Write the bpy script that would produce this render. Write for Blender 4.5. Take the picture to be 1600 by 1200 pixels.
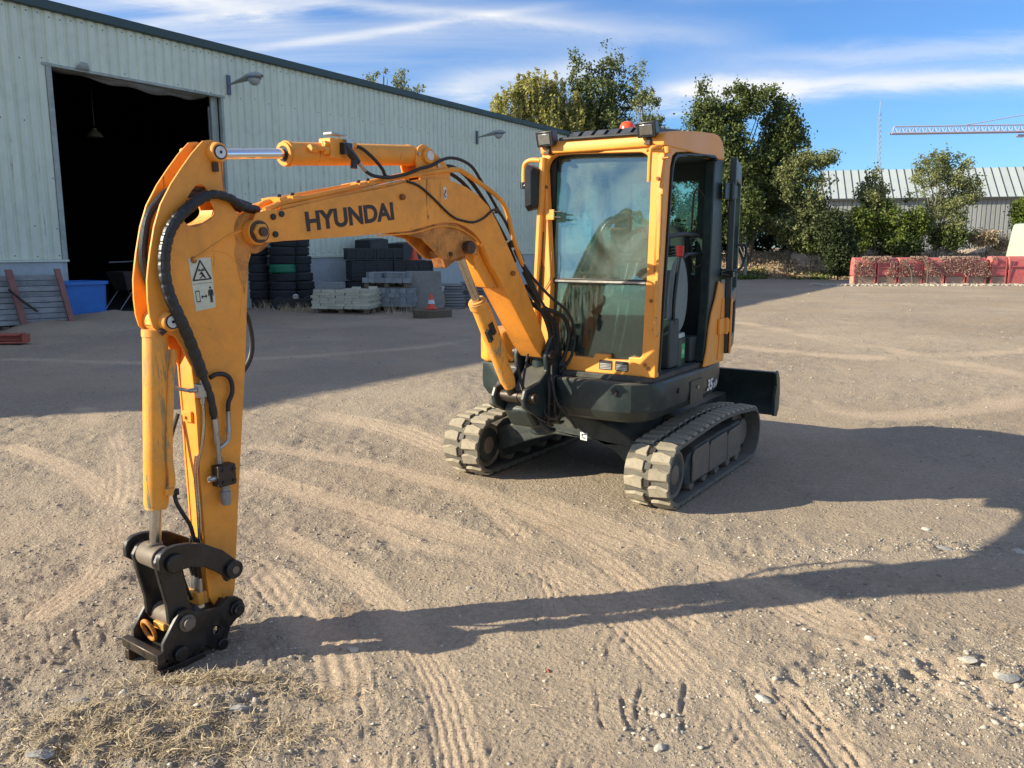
import bpy, bmesh, math, random
import numpy as np
from mathutils import Vector, Matrix
from mathutils.geometry import tessellate_polygon

for o in list(bpy.data.objects):
    bpy.data.objects.remove(o)
SC = bpy.context.scene
COL = SC.collection
rad = math.radians

# ------------------------------------------------------------------ camera
CAM_H = 1.65
PITCH = math.atan(215 / 1280)
cd = bpy.data.cameras.new('camera')
cd.sensor_fit = 'HORIZONTAL'
cd.sensor_width = 36.0
cd.lens = 36.0 * 1280 / 1600
cd.clip_start = 0.05
cd.clip_end = 3000
cam = bpy.data.objects.new('camera', cd)
COL.objects.link(cam)
cam.location = (0, 0, CAM_H)
cam.rotation_euler = (math.pi / 2 - PITCH, 0, 0)
SC.camera = cam

# ------------------------------------------------------------------ sun, sky, exposure
SUN_EL = 23.8
SUN_AZ = 10.5            # light travels towards (+cos, +sin)
sd = bpy.data.lights.new('sun', 'SUN')
sd.energy = 3.1
sd.angle = rad(0.55)
sd.color = (1.0, 0.90, 0.70)
sun = bpy.data.objects.new('sun', sd)
COL.objects.link(sun)
L = Vector((math.cos(rad(SUN_AZ)) * math.cos(rad(SUN_EL)), math.sin(rad(SUN_AZ)) * math.cos(rad(SUN_EL)), -math.sin(rad(SUN_EL))))
sun.rotation_euler = L.to_track_quat('-Z', 'Y').to_euler()
sun.location = (-20, -8, 12)
SC.view_settings.view_transform = 'Standard'
SC.view_settings.look = 'None'
SC.view_settings.gamma = 1
SC.view_settings.use_curve_mapping = False
SC.view_settings.exposure = 1.52


class NT:
    """small helper for node trees"""
    def __init__(s, tree):
        s.t = tree
        s.n = tree.nodes
        s.l = tree.links

    def node(s, typ, **kw):
        nd = s.n.new(typ)
        for k, v in kw.items():
            if k == 'inp':
                for i, val in v.items():
                    if hasattr(val, 'links') or isinstance(val, bpy.types.NodeSocket):
                        s.l.new(val, nd.inputs[i])
                    else:
                        nd.inputs[i].default_value = val
            else:
                setattr(nd, k, v)
        return nd

    def math(s, op, a, b=None, c=None, clamp=False):
        nd = s.n.new('ShaderNodeMath')
        nd.operation = op
        nd.use_clamp = clamp
        for i, v in enumerate((a, b, c)):
            if v is None:
                continue
            if isinstance(v, bpy.types.NodeSocket):
                s.l.new(v, nd.inputs[i])
            else:
                nd.inputs[i].default_value = v
        return nd.outputs[0]

    def mix(s, f, a, b, typ='MIX'):
        nd = s.n.new('ShaderNodeMix')
        nd.data_type = 'RGBA'
        nd.blend_type = typ
        for i, v in ((0, f), (6, a), (7, b)):
            if isinstance(v, bpy.types.NodeSocket):
                s.l.new(v, nd.inputs[i])
            elif i == 0:
                nd.inputs[i].default_value = v
            else:
                nd.inputs[i].default_value = (*v, 1) if len(v) == 3 else v
        return nd.outputs[2]

    def noise(s, scale, vec=None, detail=4, rough=0.6, dist=0.0, w=None):
        nd = s.n.new('ShaderNodeTexNoise')
        nd.inputs['Scale'].default_value = scale
        nd.inputs['Detail'].default_value = detail
        nd.inputs['Roughness'].default_value = rough
        nd.inputs['Distortion'].default_value = dist
        if vec is not None:
            s.l.new(vec, nd.inputs['Vector'])
        return nd.outputs['Fac']

    def ramp(s, f, lo, hi):
        nd = s.n.new('ShaderNodeMapRange')
        s.l.new(f, nd.inputs[0])
        nd.inputs[1].default_value = lo
        nd.inputs[2].default_value = hi
        nd.inputs[3].default_value = 0
        nd.inputs[4].default_value = 1
        nd.clamp = True
        return nd.outputs[0]


wd_ = bpy.data.worlds.new('World')
SC.world = wd_
wd_.use_nodes = True
wt = NT(wd_.node_tree)
wt.n.clear()
sky = wt.node('ShaderNodeTexSky')
sky.sky_type = 'NISHITA'
sky.sun_disc = False
sky.sun_elevation = rad(SUN_EL)
# sun seen towards -L ; blender sun_rotation is clockwise from +Y
sky.sun_rotation = math.atan2(-L.x, -L.y)
sky.air_density = 1.0
sky.dust_density = 0.3
sky.ozone_density = 2.2
tc = wt.node('ShaderNodeTexCoord')
sep = wt.node('ShaderNodeSeparateXYZ', inp={0: tc.outputs['Generated']})
X, Y, Z = sep.outputs
ysafe = wt.math('MAXIMUM', Y, 0.08)
su = wt.math('DIVIDE', X, ysafe)
sv = wt.math('DIVIDE', Z, ysafe)
front = wt.ramp(Y, 0.1, 0.45)
# noise in the plane of the high clouds
zz = wt.math('ADD', wt.math('MAXIMUM', Z, 0.0), 0.10)
pl = wt.node('ShaderNodeCombineXYZ', inp={0: wt.math('DIVIDE', X, zz), 1: wt.math('DIVIDE', Y, zz), 2: 0.0})
mp = wt.node('ShaderNodeMapping', inp={'Vector': pl.outputs[0], 'Rotation': (0, 0, rad(62)), 'Scale': (0.34, 1.7, 1)})
n1 = wt.noise(0.9, mp.outputs[0], 9, 0.62, 0.9)
mp2 = wt.node('ShaderNodeMapping', inp={'Vector': pl.outputs[0], 'Rotation': (0, 0, rad(70)), 'Scale': (0.5, 4.2, 1), 'Location': (3.1, 0.7, 0)})
n2 = wt.noise(1.6, mp2.outputs[0], 8, 0.6, 0.7)
veil = wt.math('MULTIPLY', wt.ramp(n1, 0.36, 0.88), 0.95)
veil = wt.math('ADD', veil, wt.math('MULTIPLY', wt.ramp(n2, 0.50, 0.90), 0.22))
# the cirrus thins out towards the horizon ahead and to the right
thin = wt.math('MULTIPLY', wt.ramp(su, -0.35, 0.15), wt.math('MULTIPLY', front, wt.ramp(sv, 0.55, 0.30)))
veil = wt.math('MULTIPLY', veil, wt.math('SUBTRACT', 1.0, wt.math('MULTIPLY', thin, 0.95)))
# wobble for the broad bands
wob = wt.node('ShaderNodeCombineXYZ', inp={0: wt.math('MULTIPLY', su, 3.0), 1: wt.math('MULTIPLY', sv, 14.0), 2: 0.0})
wn = wt.math('SUBTRACT', wt.noise(1.6, wob.outputs[0], 8, 0.66, 0.5), 0.5)


def band(px0, px1, y0, y1, width, amp, soft=0.05, wobble=0.055, curve=0.0):
    """cloud band between two sky directions (numbers are tangents of azimuth and height)"""
    u0, u1 = (px0 - 800) / 1298, (px1 - 800) / 1298
    v0, v1 = (385 - y0) / 1298, (385 - y1) / 1298
    k = (v1 - v0) / (u1 - u0)
    c = wt.math('ADD', wt.math('MULTIPLY', wt.math('SUBTRACT', su, u0), k), v0)
    d = wt.math('SUBTRACT', sv, c)
    d = wt.math('ADD', d, wt.math('MULTIPLY', wn, wobble))
    w = width / 1298
    g = wt.math('DIVIDE', d, w)
    g = wt.math('MULTIPLY', g, g)
    g = wt.math('POWER', 2.718, wt.math('MULTIPLY', g, -1.0))
    a = wt.ramp(wt.math('ADD', su, wt.math('MULTIPLY', wn, 0.12)), u0 - soft, u0 + soft)
    b = wt.ramp(su, u1 + soft, u1 - soft)
    tex = wt.math('ADD', 0.72, wt.math('MULTIPLY', wn, 1.1))
    m = wt.math('MULTIPLY', wt.math('MULTIPLY', g, a), wt.math('MULTIPLY', b, tex))
    return wt.math('MULTIPLY', wt.math('MULTIPLY', m, amp), front)


cl = veil
for b_ in ((1035, 1900, 152, 122, 18, 1.15, 0.035, 0.045), (1120, 2000, 112, 62, 15, 0.50, 0.12, 0.05),
           (990, 1180, 172, 150, 20, 0.85, 0.06, 0.06),
           (640, 1130, 38, 78, 26, 0.42, 0.07, 0.05), (430, 830, 90, 38, 6, 0.55, 0.05, 0.015),
           (540, 900, 25, 62, 8, 0.5, 0.06, 0.02),
           (60, 420, -28, 30, 20, 0.85, 0.06, 0.05), (240, 560, 60, 14, 12, 0.55, 0.06, 0.04),
           (690, 960, 150, 118, 24, 0.75, 0.03, 0.06), (1100, 1500, 18, 6, 10, 0.35, 0.1, 0.03)):
    cl = wt.math('ADD', cl, band(*b_))
cl = wt.math('MINIMUM', wt.math('MAXIMUM', cl, 0.0), 0.95)
# thin out below the horizon
cl = wt.math('MULTIPLY', cl, wt.ramp(Z, 0.0, 0.05))
skyc = wt.mix(1.0, sky.outputs[0], (0.30, 0.485, 0.72), 'MULTIPLY')
col = wt.mix(cl, skyc, (3.8, 3.85, 3.9))
bg = wt.node('ShaderNodeBackground', inp={'Color': col, 'Strength': 0.090})
wo = wt.node('ShaderNodeOutputWorld', inp={0: bg.outputs[0]})

# ------------------------------------------------------------------ materials
MATS = {}


def mat(name, base, rough=0.6, metal=0.0, spec=0.5, n_scale=8.0, n_amt=0.18, n2_scale=60.0, n2_amt=0.1,
        dirt=None, dirt_amt=0.0, dirt_scale=5.0, chips=None, chip_scale=14.0, chip_lo=0.66, bump=0.0, bump_scale=80.0,
        coat=0.0, rvar=0.15, stretch=None, up_dust=None, up_amt=0.0, rand=0.0, scratch=None, scratch_lo=0.62, scratch_map=(22, 22, 2.2)):
    m = bpy.data.materials.new(name)
    m.use_nodes = True
    t = NT(m.node_tree)
    t.n.clear()
    tcn = t.node('ShaderNodeTexCoord')
    vec = tcn.outputs['Object']
    if stretch:
        vec = t.node('ShaderNodeMapping', inp={'Vector': vec, 'Scale': stretch}).outputs[0]
    a = t.noise(n_scale, vec, 5, 0.62, 0.3)
    b = t.noise(n2_scale, vec, 3, 0.6)
    f = t.math('ADD', t.math('MULTIPLY', t.math('SUBTRACT', a, 0.5), 2 * n_amt * 2), t.math('MULTIPLY', t.math('SUBTRACT', b, 0.5), 2 * n2_amt * 2))
    f = t.math('ADD', 1.0, f)
    if rand:
        oi = t.node('ShaderNodeObjectInfo')
        f = t.math('MULTIPLY', f, t.math('ADD', 1.0 - rand, t.math('MULTIPLY', oi.outputs['Random'], 2 * rand)))
    f = t.math('MAXIMUM', f, 0.1)
    cv = t.node('ShaderNodeCombineXYZ', inp={0: f, 1: f, 2: f})
    c = t.mix(1.0, base, cv.outputs[0], 'MULTIPLY')
    r = t.math('ADD', rough, t.math('MULTIPLY', t.math('SUBTRACT', a, 0.5), 2 * rvar), clamp=True)
    if dirt:
        d = t.noise(dirt_scale, tcn.outputs['Object'], 8, 0.7, 0.6)
        dm = t.math('MULTIPLY', t.ramp(d, 0.45, 0.72), dirt_amt)
        c = t.mix(dm, c, dirt)
        r = t.math('ADD', r, t.math('MULTIPLY', dm, 0.4), clamp=True)
    if up_dust:
        geo = t.node('ShaderNodeNewGeometry')
        nz = t.node('ShaderNodeSeparateXYZ', inp={0: geo.outputs['Normal']}).outputs[2]
        um = t.math('MULTIPLY', t.ramp(nz, 0.15, 0.9), t.math('MULTIPLY', t.ramp(a, 0.2, 0.65), up_amt))
        c = t.mix(um, c, up_dust)
        r = t.math('ADD', r, t.math('MULTIPLY', um, 0.5), clamp=True)
    mt = metal
    if scratch:
        sv_ = t.node('ShaderNodeMapping', inp={'Vector': tcn.outputs['Object'], 'Scale': scratch_map}).outputs[0]
        sn = t.noise(1.3, sv_, 8, 0.75, 0.5)
        patch_ = t.ramp(t.noise(2.6, tcn.outputs['Object'], 3, 0.5), 0.46, 0.60)
        sm = t.math('MULTIPLY', t.ramp(sn, scratch_lo, scratch_lo + 0.025), patch_)
        c = t.mix(sm, c, scratch)
        r = t.math('ADD', r, t.math('MULTIPLY', sm, 0.2), clamp=True)
    if chips:
        d = t.noise(chip_scale, tcn.outputs['Object'], 9, 0.72, 0.2)
        cm = t.ramp(d, chip_lo, chip_lo + 0.03)
        c = t.mix(cm, c, chips)
    p = t.node('ShaderNodeBsdfPrincipled', inp={'Base Color': c, 'Roughness': r, 'Metallic': mt, 'Specular IOR Level': spec, 'Coat Weight': coat, 'Coat Roughness': 0.25})
    if bump:
        bn_ = t.noise(bump_scale, vec, 5, 0.6)
        bp = t.node('ShaderNodeBump', inp={'Strength': min(1.0, bump), 'Distance': 0.01, 'Height': bn_})
        t.l.new(bp.outputs[0], p.inputs['Normal'])
    t.node('ShaderNodeOutputMaterial', inp={0: p.outputs[0]})
    MATS[name] = m
    return m


DUST = (0.30, 0.245, 0.175)
ORANGE = (0.88, 0.335, 0.034)
mat('machine_paint', ORANGE, 0.50, n_scale=2.2, n_amt=0.13, scratch=(0.26, 0.10, 0.03), scratch_lo=0.61, n2_scale=30, n2_amt=0.04, dirt=(0.36, 0.17, 0.05), dirt_amt=0.42, dirt_scale=5,
    chips=(0.07, 0.035, 0.02), chip_scale=26, chip_lo=0.675, up_dust=(0.50, 0.33, 0.16), up_amt=0.22, bump=0.04, bump_scale=40)
mat('worn_paint', (0.84, 0.34, 0.040), 0.5, scratch=(0.20, 0.19, 0.12), scratch_lo=0.545, n_scale=4, n_amt=0.10, n2_amt=0.06, dirt=(0.33, 0.27, 0.12), dirt_amt=0.5, dirt_scale=9,
    chips=(0.06, 0.05, 0.035), chip_scale=22, chip_lo=0.66, up_dust=DUST, up_amt=0.3, bump=0.05)
mat('rusty_paint', (0.36, 0.13, 0.028), 0.7, n_scale=12, n_amt=0.25, dirt=(0.045, 0.025, 0.016), dirt_amt=0.85, dirt_scale=16, chips=(0.03, 0.02, 0.015), chip_scale=20, chip_lo=0.6)
mat('cab_paint', (0.86, 0.335, 0.040), 0.46, n_scale=2.4, n_amt=0.09, scratch=(0.34, 0.14, 0.045), scratch_lo=0.62, n2_amt=0.03, dirt=(0.42, 0.25, 0.12), dirt_amt=0.16, dirt_scale=4, up_dust=(0.55, 0.42, 0.27), up_amt=0.25,
    chips=(0.10, 0.05, 0.03), chip_scale=12, chip_lo=0.76)
mat('greasy_paint', (0.62, 0.24, 0.035), 0.5, n_scale=6, n_amt=0.15, dirt=(0.05, 0.028, 0.016), dirt_amt=0.95, dirt_scale=8, chips=(0.03, 0.02, 0.015), chip_scale=14, chip_lo=0.66)
mat('dark_paint', (0.011, 0.021, 0.021), 0.40, scratch=(0.11, 0.125, 0.105), scratch_lo=0.63, scratch_map=(6, 6, 9), n_scale=4, n_amt=0.25, n2_amt=0.15, dirt=(0.085, 0.095, 0.08), dirt_amt=0.35, dirt_scale=5, up_dust=DUST, up_amt=0.35,
    chips=(0.12, 0.13, 0.115), chip_scale=10, chip_lo=0.71)
mat('undercarriage_paint', (0.017, 0.025, 0.024), 0.6, n_scale=6, n_amt=0.3, n2_amt=0.2, dirt=(0.16, 0.145, 0.11), dirt_amt=0.5, dirt_scale=6, up_dust=DUST, up_amt=0.45)
mat('hitch_paint', (0.009, 0.009, 0.010), 0.30, scratch=(0.13, 0.12, 0.11), scratch_lo=0.63, scratch_map=(14, 14, 14), n_scale=8, n_amt=0.3, n2_amt=0.2, dirt=(0.06, 0.048, 0.036), dirt_amt=0.5, dirt_scale=11, up_dust=(0.10, 0.085, 0.065), up_amt=0.2,
    chips=(0.16, 0.15, 0.13), chip_scale=18, chip_lo=0.74)
mat('black_rubber', (0.012, 0.012, 0.013), 0.5, n_scale=20, n_amt=0.2, dirt=(0.07, 0.06, 0.05), dirt_amt=0.25, dirt_scale=14)
mat('hose_sleeve', (0.014, 0.014, 0.015), 0.42, n_scale=20, n_amt=0.2, dirt=(0.05, 0.045, 0.04), dirt_amt=0.3, bump=0.15, bump_scale=120)
mat('track_rubber', (0.135, 0.122, 0.098), 0.9, n_scale=7, n_amt=0.25, n2_amt=0.15, dirt=(0.20, 0.175, 0.135), dirt_amt=0.7, dirt_scale=8, bump=0.2, bump_scale=70)
mat('track_lug_dusty', (0.33, 0.285, 0.205), 0.92, n_scale=9, n_amt=0.14, n2_amt=0.1, dirt=(0.12, 0.11, 0.09), dirt_amt=0.45, dirt_scale=12, bump=0.15, bump_scale=60, rand=0.12)
mat('track_steel', (0.035, 0.03, 0.026), 0.6, n_scale=20, n_amt=0.3, dirt=(0.13, 0.10, 0.07), dirt_amt=0.5)
mat('roller_metal', (0.17, 0.135, 0.10), 0.65, metal=0.2, n_scale=14, n_amt=0.25, dirt=(0.20, 0.165, 0.12), dirt_amt=0.6)
mat('chrome', (0.72, 0.72, 0.74), 0.10, metal=1.0, n_amt=0.03, n2_amt=0.02, rvar=0.04)
mat('worn_chrome', (0.48, 0.44, 0.38), 0.26, metal=1.0, n_amt=0.12, n2_amt=0.1, rvar=0.1)
mat('zinc', (0.42, 0.41, 0.38), 0.36, metal=0.85, n_amt=0.2, n2_amt=0.1, dirt=(0.15, 0.12, 0.09), dirt_amt=0.4, dirt_scale=20)
mat('dark_steel', (0.05, 0.042, 0.036), 0.45, metal=0.6, n_amt=0.3, n2_amt=0.2, dirt=(0.12, 0.07, 0.04), dirt_amt=0.6, dirt_scale=18)
mat('grease_pin', (0.09, 0.045, 0.028), 0.45, metal=0.3, n_amt=0.3, dirt=(0.02, 0.012, 0.01), dirt_amt=0.7, dirt_scale=20)
mat('white_cap', (0.62, 0.64, 0.64), 0.35, n_amt=0.05, dirt=(0.3, 0.3, 0.28), dirt_amt=0.3)
mat('black_plastic', (0.013, 0.014, 0.015), 0.38, n_amt=0.15, up_dust=DUST, up_amt=0.25)
mat('blue_grey_plastic', (0.030, 0.036, 0.050), 0.35, n_amt=0.15, up_dust=(0.2, 0.19, 0.18), up_amt=0.3)
mat('decal_black', (0.012, 0.011, 0.010), 0.5, n_amt=0.05, n2_amt=0.02)
mat('decal_brown_black', (0.028, 0.014, 0.010), 0.5, n_amt=0.1, n2_amt=0.05)
mat('decal_cream', (0.60, 0.60, 0.46), 0.5, n_amt=0.05, dirt=(0.4, 0.36, 0.24), dirt_amt=0.4)
mat('decal_white', (0.70, 0.70, 0.70), 0.5, n_amt=0.05, dirt=(0.3, 0.3, 0.28), dirt_amt=0.3)
mat('seat_fabric', (0.045, 0.050, 0.052), 0.85, n_amt=0.2, bump=0.1)
mat('console_grey', (0.16, 0.19, 0.185), 0.55, n_amt=0.08, dirt=(0.10, 0.10, 0.09), dirt_amt=0.4)
mat('cab_interior', (0.035, 0.045, 0.043), 0.6, n_amt=0.2, dirt=(0.06, 0.06, 0.05), dirt_amt=0.4)
mat('floor_mat', (0.045, 0.047, 0.043), 0.85, n_amt=0.3, dirt=(0.16, 0.145, 0.11), dirt_amt=0.7, dirt_scale=9, bump=0.3)
mat('red_knob', (0.45, 0.012, 0.015), 0.3, n_amt=0.03)
mat('beacon_orange', (0.80, 0.085, 0.015), 0.15, n_amt=0.02, n2_amt=0.01, coat=0.6)
mat('lamp_lens', (0.30, 0.31, 0.30), 0.18, metal=0.75, n_scale=30, n_amt=0.12)
mat('reflector', (0.62, 0.63, 0.62), 0.2, metal=0.8, n_scale=18, n_amt=0.1)
mat('jug_green', (0.014, 0.040, 0.030), 0.45, n_amt=0.2, dirt=(0.10, 0.10, 0.08), dirt_amt=0.4)
mat('jug_white', (0.45, 0.48, 0.46), 0.45, n_amt=0.1)
mat('label_green', (0.06, 0.42, 0.16), 0.4, n_amt=0.1)
mat('pale_blue_hose', (0.14, 0.30, 0.36), 0.4, n_amt=0.1)
# yard and building
mat('cladding', (0.66, 0.71, 0.57), 0.42, n_scale=0.7, n_amt=0.06, n2_scale=9, n2_amt=0.05, dirt=(0.38, 0.42, 0.36), dirt_amt=0.40, dirt_scale=1.2, stretch=(1.2, 1.2, 0.18), rand=0.045, scratch=(0.36, 0.35, 0.27), scratch_lo=0.635, scratch_map=(3.2, 3.2, 0.12))
mat('cladding_trim', (0.030, 0.060, 0.056), 0.45, n_amt=0.12, dirt=(0.06, 0.07, 0.06), dirt_amt=0.4)
mat('frame_trim', (0.36, 0.40, 0.36), 0.5, n_amt=0.1, dirt=(0.10, 0.10, 0.09), dirt_amt=0.5, dirt_scale=3)
mat('bent_flashing', (0.16, 0.145, 0.125), 0.6, n_amt=0.2, dirt=(0.07, 0.05, 0.04), dirt_amt=0.5)
mat('base_render', (0.44, 0.49, 0.49), 0.85, n_scale=2, n_amt=0.07, n2_amt=0.06, dirt=(0.24, 0.25, 0.24), dirt_amt=0.5, dirt_scale=2.0, bump=0.2)
mat('old_enamel', (0.09, 0.08, 0.04), 0.5)
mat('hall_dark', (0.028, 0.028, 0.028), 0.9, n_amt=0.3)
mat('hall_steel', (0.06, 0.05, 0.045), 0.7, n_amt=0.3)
mat('concrete', (0.27, 0.26, 0.235), 0.9, n_scale=3, n_amt=0.12, n2_scale=40, n2_amt=0.08, dirt=(0.11, 0.11, 0.09), dirt_amt=0.6, dirt_scale=3, bump=0.4, bump_scale=30)
mat('slab_grey', (0.24, 0.245, 0.245), 0.9, n_scale=4, n_amt=0.14, n2_amt=0.1, dirt=(0.10, 0.10, 0.09), dirt_amt=0.4, rand=0.18, bump=0.3)
mat('paver_grey', (0.25, 0.265, 0.27), 0.9, n_scale=5, n_amt=0.12, n2_amt=0.1, rand=0.22, bump=0.3)
mat('brick_cream', (0.50, 0.475, 0.36), 0.9, n_scale=5, n_amt=0.10, n2_amt=0.08, rand=0.14, bump=0.3)
mat('pallet_wood', (0.15, 0.115, 0.075), 0.9, n_scale=5, n_amt=0.25, n2_amt=0.1, rand=0.2, bump=0.3)
mat('grey_wood', (0.30, 0.32, 0.33), 0.85, n_scale=3, n_amt=0.2, n2_amt=0.12, rand=0.22, stretch=(1, 1, 6), dirt=(0.05, 0.055, 0.06), dirt_amt=0.5, dirt_scale=4, bump=0.3)
mat('pink_steel', (0.27, 0.115, 0.10), 0.6, n_amt=0.15, dirt=(0.10, 0.06, 0.05), dirt_amt=0.4)
mat('red_beam', (0.40, 0.095, 0.055), 0.6, n_amt=0.2, dirt=(0.15, 0.07, 0.05), dirt_amt=0.5)
mat('blue_plastic', (0.022, 0.15, 0.50), 0.42, n_scale=2.5, n_amt=0.15)
mat('tyre_rubber', (0.020, 0.022, 0.026), 0.75, n_scale=6, n_amt=0.2, dirt=(0.05, 0.05, 0.05), dirt_amt=0.5, rand=0.2, up_dust=(0.10, 0.10, 0.09), up_amt=0.4)
mat('green_plastic', (0.012, 0.17, 0.085), 0.5, n_amt=0.1)
mat('crate_black', (0.018, 0.021, 0.026), 0.5, n_amt=0.15, rand=0.2)
mat('cone_red', (0.75, 0.085, 0.035), 0.5, n_amt=0.08, dirt=(0.3, 0.1, 0.06), dirt_amt=0.3)
mat('cone_white', (0.62, 0.62, 0.60), 0.5, n_amt=0.05)
mat('old_plank', (0.10, 0.095, 0.085), 0.85, n_amt=0.25, bump=0.3)
mat('galvanised', (0.25, 0.265, 0.275), 0.45, metal=0.5, n_amt=0.15)
mat('lamp_housing', (0.33, 0.36, 0.34), 0.5, n_amt=0.15, dirt=(0.12, 0.12, 0.1), dirt_amt=0.5, dirt_scale=10)
mat('lamp_bowl', (0.38, 0.42, 0.41), 0.18, n_scale=10, n_amt=0.15)
mat('lamp_bracket', (0.10, 0.125, 0.19), 0.5, n_amt=0.1)
mat('barrier_red', (0.52, 0.10, 0.10), 0.6, n_scale=2, n_amt=0.18, dirt=(0.42, 0.28, 0.20), dirt_amt=0.75, dirt_scale=3, rand=0.1)
mat('barrier_foot', (0.36, 0.24, 0.175), 0.85, n_scale=3, n_amt=0.15, rand=0.15)
mat('shed_roof', (0.42, 0.46, 0.45), 0.6, n_scale=0.4, n_amt=0.07, n2_scale=6, n2_amt=0.04, rand=0.05)
mat('shed_wall', (0.27, 0.28, 0.27), 0.6, n_scale=0.5, n_amt=0.1, rand=0.08)
mat('shed_white', (0.50, 0.52, 0.55), 0.6, n_amt=0.05, rand=0.05)
mat('shed_seam', (0.045, 0.05, 0.052), 0.6)
mat('pink_trim', (0.48, 0.30, 0.30), 0.6)
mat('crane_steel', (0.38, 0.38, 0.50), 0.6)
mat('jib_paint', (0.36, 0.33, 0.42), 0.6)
mat('mast_steel', (0.20, 0.27, 0.38), 0.6)  # pale blue tone has the distance haze put into the colour
mat('pale_panel', (0.36, 0.40, 0.34), 0.5, n_amt=0.06)
mat('bark', (0.115, 0.095, 0.072), 0.9, n_scale=4, n_amt=0.25, bump=0.5, bump_scale=12)
mat('pale_bark', (0.27, 0.26, 0.23), 0.9, n_scale=3, n_amt=0.3, bump=0.4, bump_scale=10)
mat('stone_pale', (0.47, 0.43, 0.36), 0.9, n_scale=12, n_amt=0.15, n2_amt=0.1, bump=0.3)
mat('stone_grey', (0.30, 0.29, 0.265), 0.9, n_scale=14, n_amt=0.2, n2_amt=0.12, bump=0.3)
mat('stone_brick', (0.33, 0.085, 0.045), 0.9, n_scale=14, n_amt=0.2)
mat('straw', (0.50, 0.40, 0.235), 0.8, n_scale=3, n_amt=0.3)
mat('dry_litter', (0.44, 0.33, 0.22), 0.9, n_scale=2, n_amt=0.3)


def attr_mat(name, c1, c2, rough=0.8, trans=0.0, attr='var', bump=0.0):
    """two-colour material driven by a per-face random attribute"""
    m = bpy.data.materials.new(name)
    m.use_nodes = True
    t = NT(m.node_tree)
    t.n.clear()
    at_ = t.node('ShaderNodeAttribute', attribute_name=attr)
    c = t.mix(at_.outputs['Fac'], c1, c2)
    p = t.node('ShaderNodeBsdfPrincipled', inp={'Base Color': c, 'Roughness': rough, 'Specular IOR Level': 0.35})
    out = p.outputs[0]
    if trans:
        tr = t.node('ShaderNodeBsdfTranslucent', inp={'Color': c})
        out = t.node('ShaderNodeMixShader', inp={0: trans, 1: p.outputs[0], 2: tr.outputs[0]}).outputs[0]
    t.node('ShaderNodeOutputMaterial', inp={0: out})
    MATS[name] = m
    return m


attr_mat('leaf_oak', (0.040, 0.062, 0.018), (0.150, 0.185, 0.048), 0.6, 0.25)
attr_mat('leaf_poplar', (0.045, 0.072, 0.024), (0.200, 0.225, 0.075), 0.6, 0.25)
attr_mat('leaf_birch', (0.20, 0.20, 0.05), (0.52, 0.47, 0.16), 0.7, 0.3)
attr_mat('leaf_light', (0.10, 0.13, 0.045), (0.31, 0.32, 0.13), 0.7, 0.3)
attr_mat('leaf_bright', (0.060, 0.100, 0.016), (0.190, 0.240, 0.040), 0.7, 0.3)
attr_mat('leaf_dark', (0.018, 0.032, 0.012), (0.070, 0.095, 0.030), 0.7, 0.2)
attr_mat('scrub', (0.20, 0.16, 0.08), (0.52, 0.40, 0.27), 0.9, 0.15)
attr_mat('gravel_mix', (0.22, 0.19, 0.15), (0.54, 0.48, 0.39), 0.9)
attr_mat('litter_mix', (0.26, 0.17, 0.13), (0.50, 0.36, 0.28), 0.9)
attr_mat('crumb_mix', (0.20, 0.155, 0.105), (0.50, 0.41, 0.30), 0.95)
attr_mat('straw_mix', (0.34, 0.255, 0.15), (0.66, 0.54, 0.35), 0.8, 0.15)


def glass_mat(name, tint, refl, dust_sheen, dust_sheen_amt, grime=False):
    m = bpy.data.materials.new(name)
    m.use_nodes = True
    t = NT(m.node_tree)
    t.n.clear()
    tcn = t.node('ShaderNodeTexCoord')
    lw = t.node('ShaderNodeLayerWeight', inp={0: 0.5})
    fr = t.math('ADD', refl, t.math('MULTIPLY', t.math('POWER', lw.outputs['Facing'], 3.0), 0.5), clamp=True)
    tr = t.node('ShaderNodeBsdfTransparent', inp={0: (*tint, 1)})
    gl = t.node('ShaderNodeBsdfGlossy', inp={'Roughness': 0.02, 'Color': (0.85, 0.98, 0.95, 1)})
    mx = t.node('ShaderNodeMixShader', inp={0: fr, 1: tr.outputs[0], 2: gl.outputs[0]})
    v = tcn.outputs['Object']
    if grime:
        v = t.node('ShaderNodeMapping', inp={'Vector': v, 'Scale': (9, 9, 1.2)}).outputs[0]
        d = t.noise(6, v, 8, 0.75, 0.2)
        d2 = t.noise(30, tcn.outputs['Object'], 6, 0.8)
        da = t.math('MULTIPLY', t.math('ADD', t.ramp(d, 0.42, 0.75), t.ramp(d2, 0.62, 0.72)), dust_sheen_amt, clamp=True)
    else:
        d = t.noise(2.2, v, 6, 0.6, 0.8)
        da = t.math('MULTIPLY', t.ramp(d, 0.3, 0.7), dust_sheen_amt, clamp=True)
    df = t.node('ShaderNodeBsdfDiffuse', inp={0: (*dust_sheen, 1)})
    m2 = t.node('ShaderNodeMixShader', inp={0: da, 1: mx.outputs[0], 2: df.outputs[0]})
    t.node('ShaderNodeOutputMaterial', inp={0: m2.outputs[0]})
    MATS[name] = m


glass_mat('windscreen_glass', (0.66, 0.80, 0.76), 0.14, (0.34, 0.43, 0.40), 0.30)  # pale teal film: dust plus a sky reflection painted into its colour
glass_mat('lower_glass', (0.50, 0.66, 0.60), 0.10, (0.26, 0.33, 0.30), 0.30, grime=True)
glass_mat('side_glass', (0.62, 0.78, 0.72), 0.10, (0.20, 0.25, 0.22), 0.08)


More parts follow.
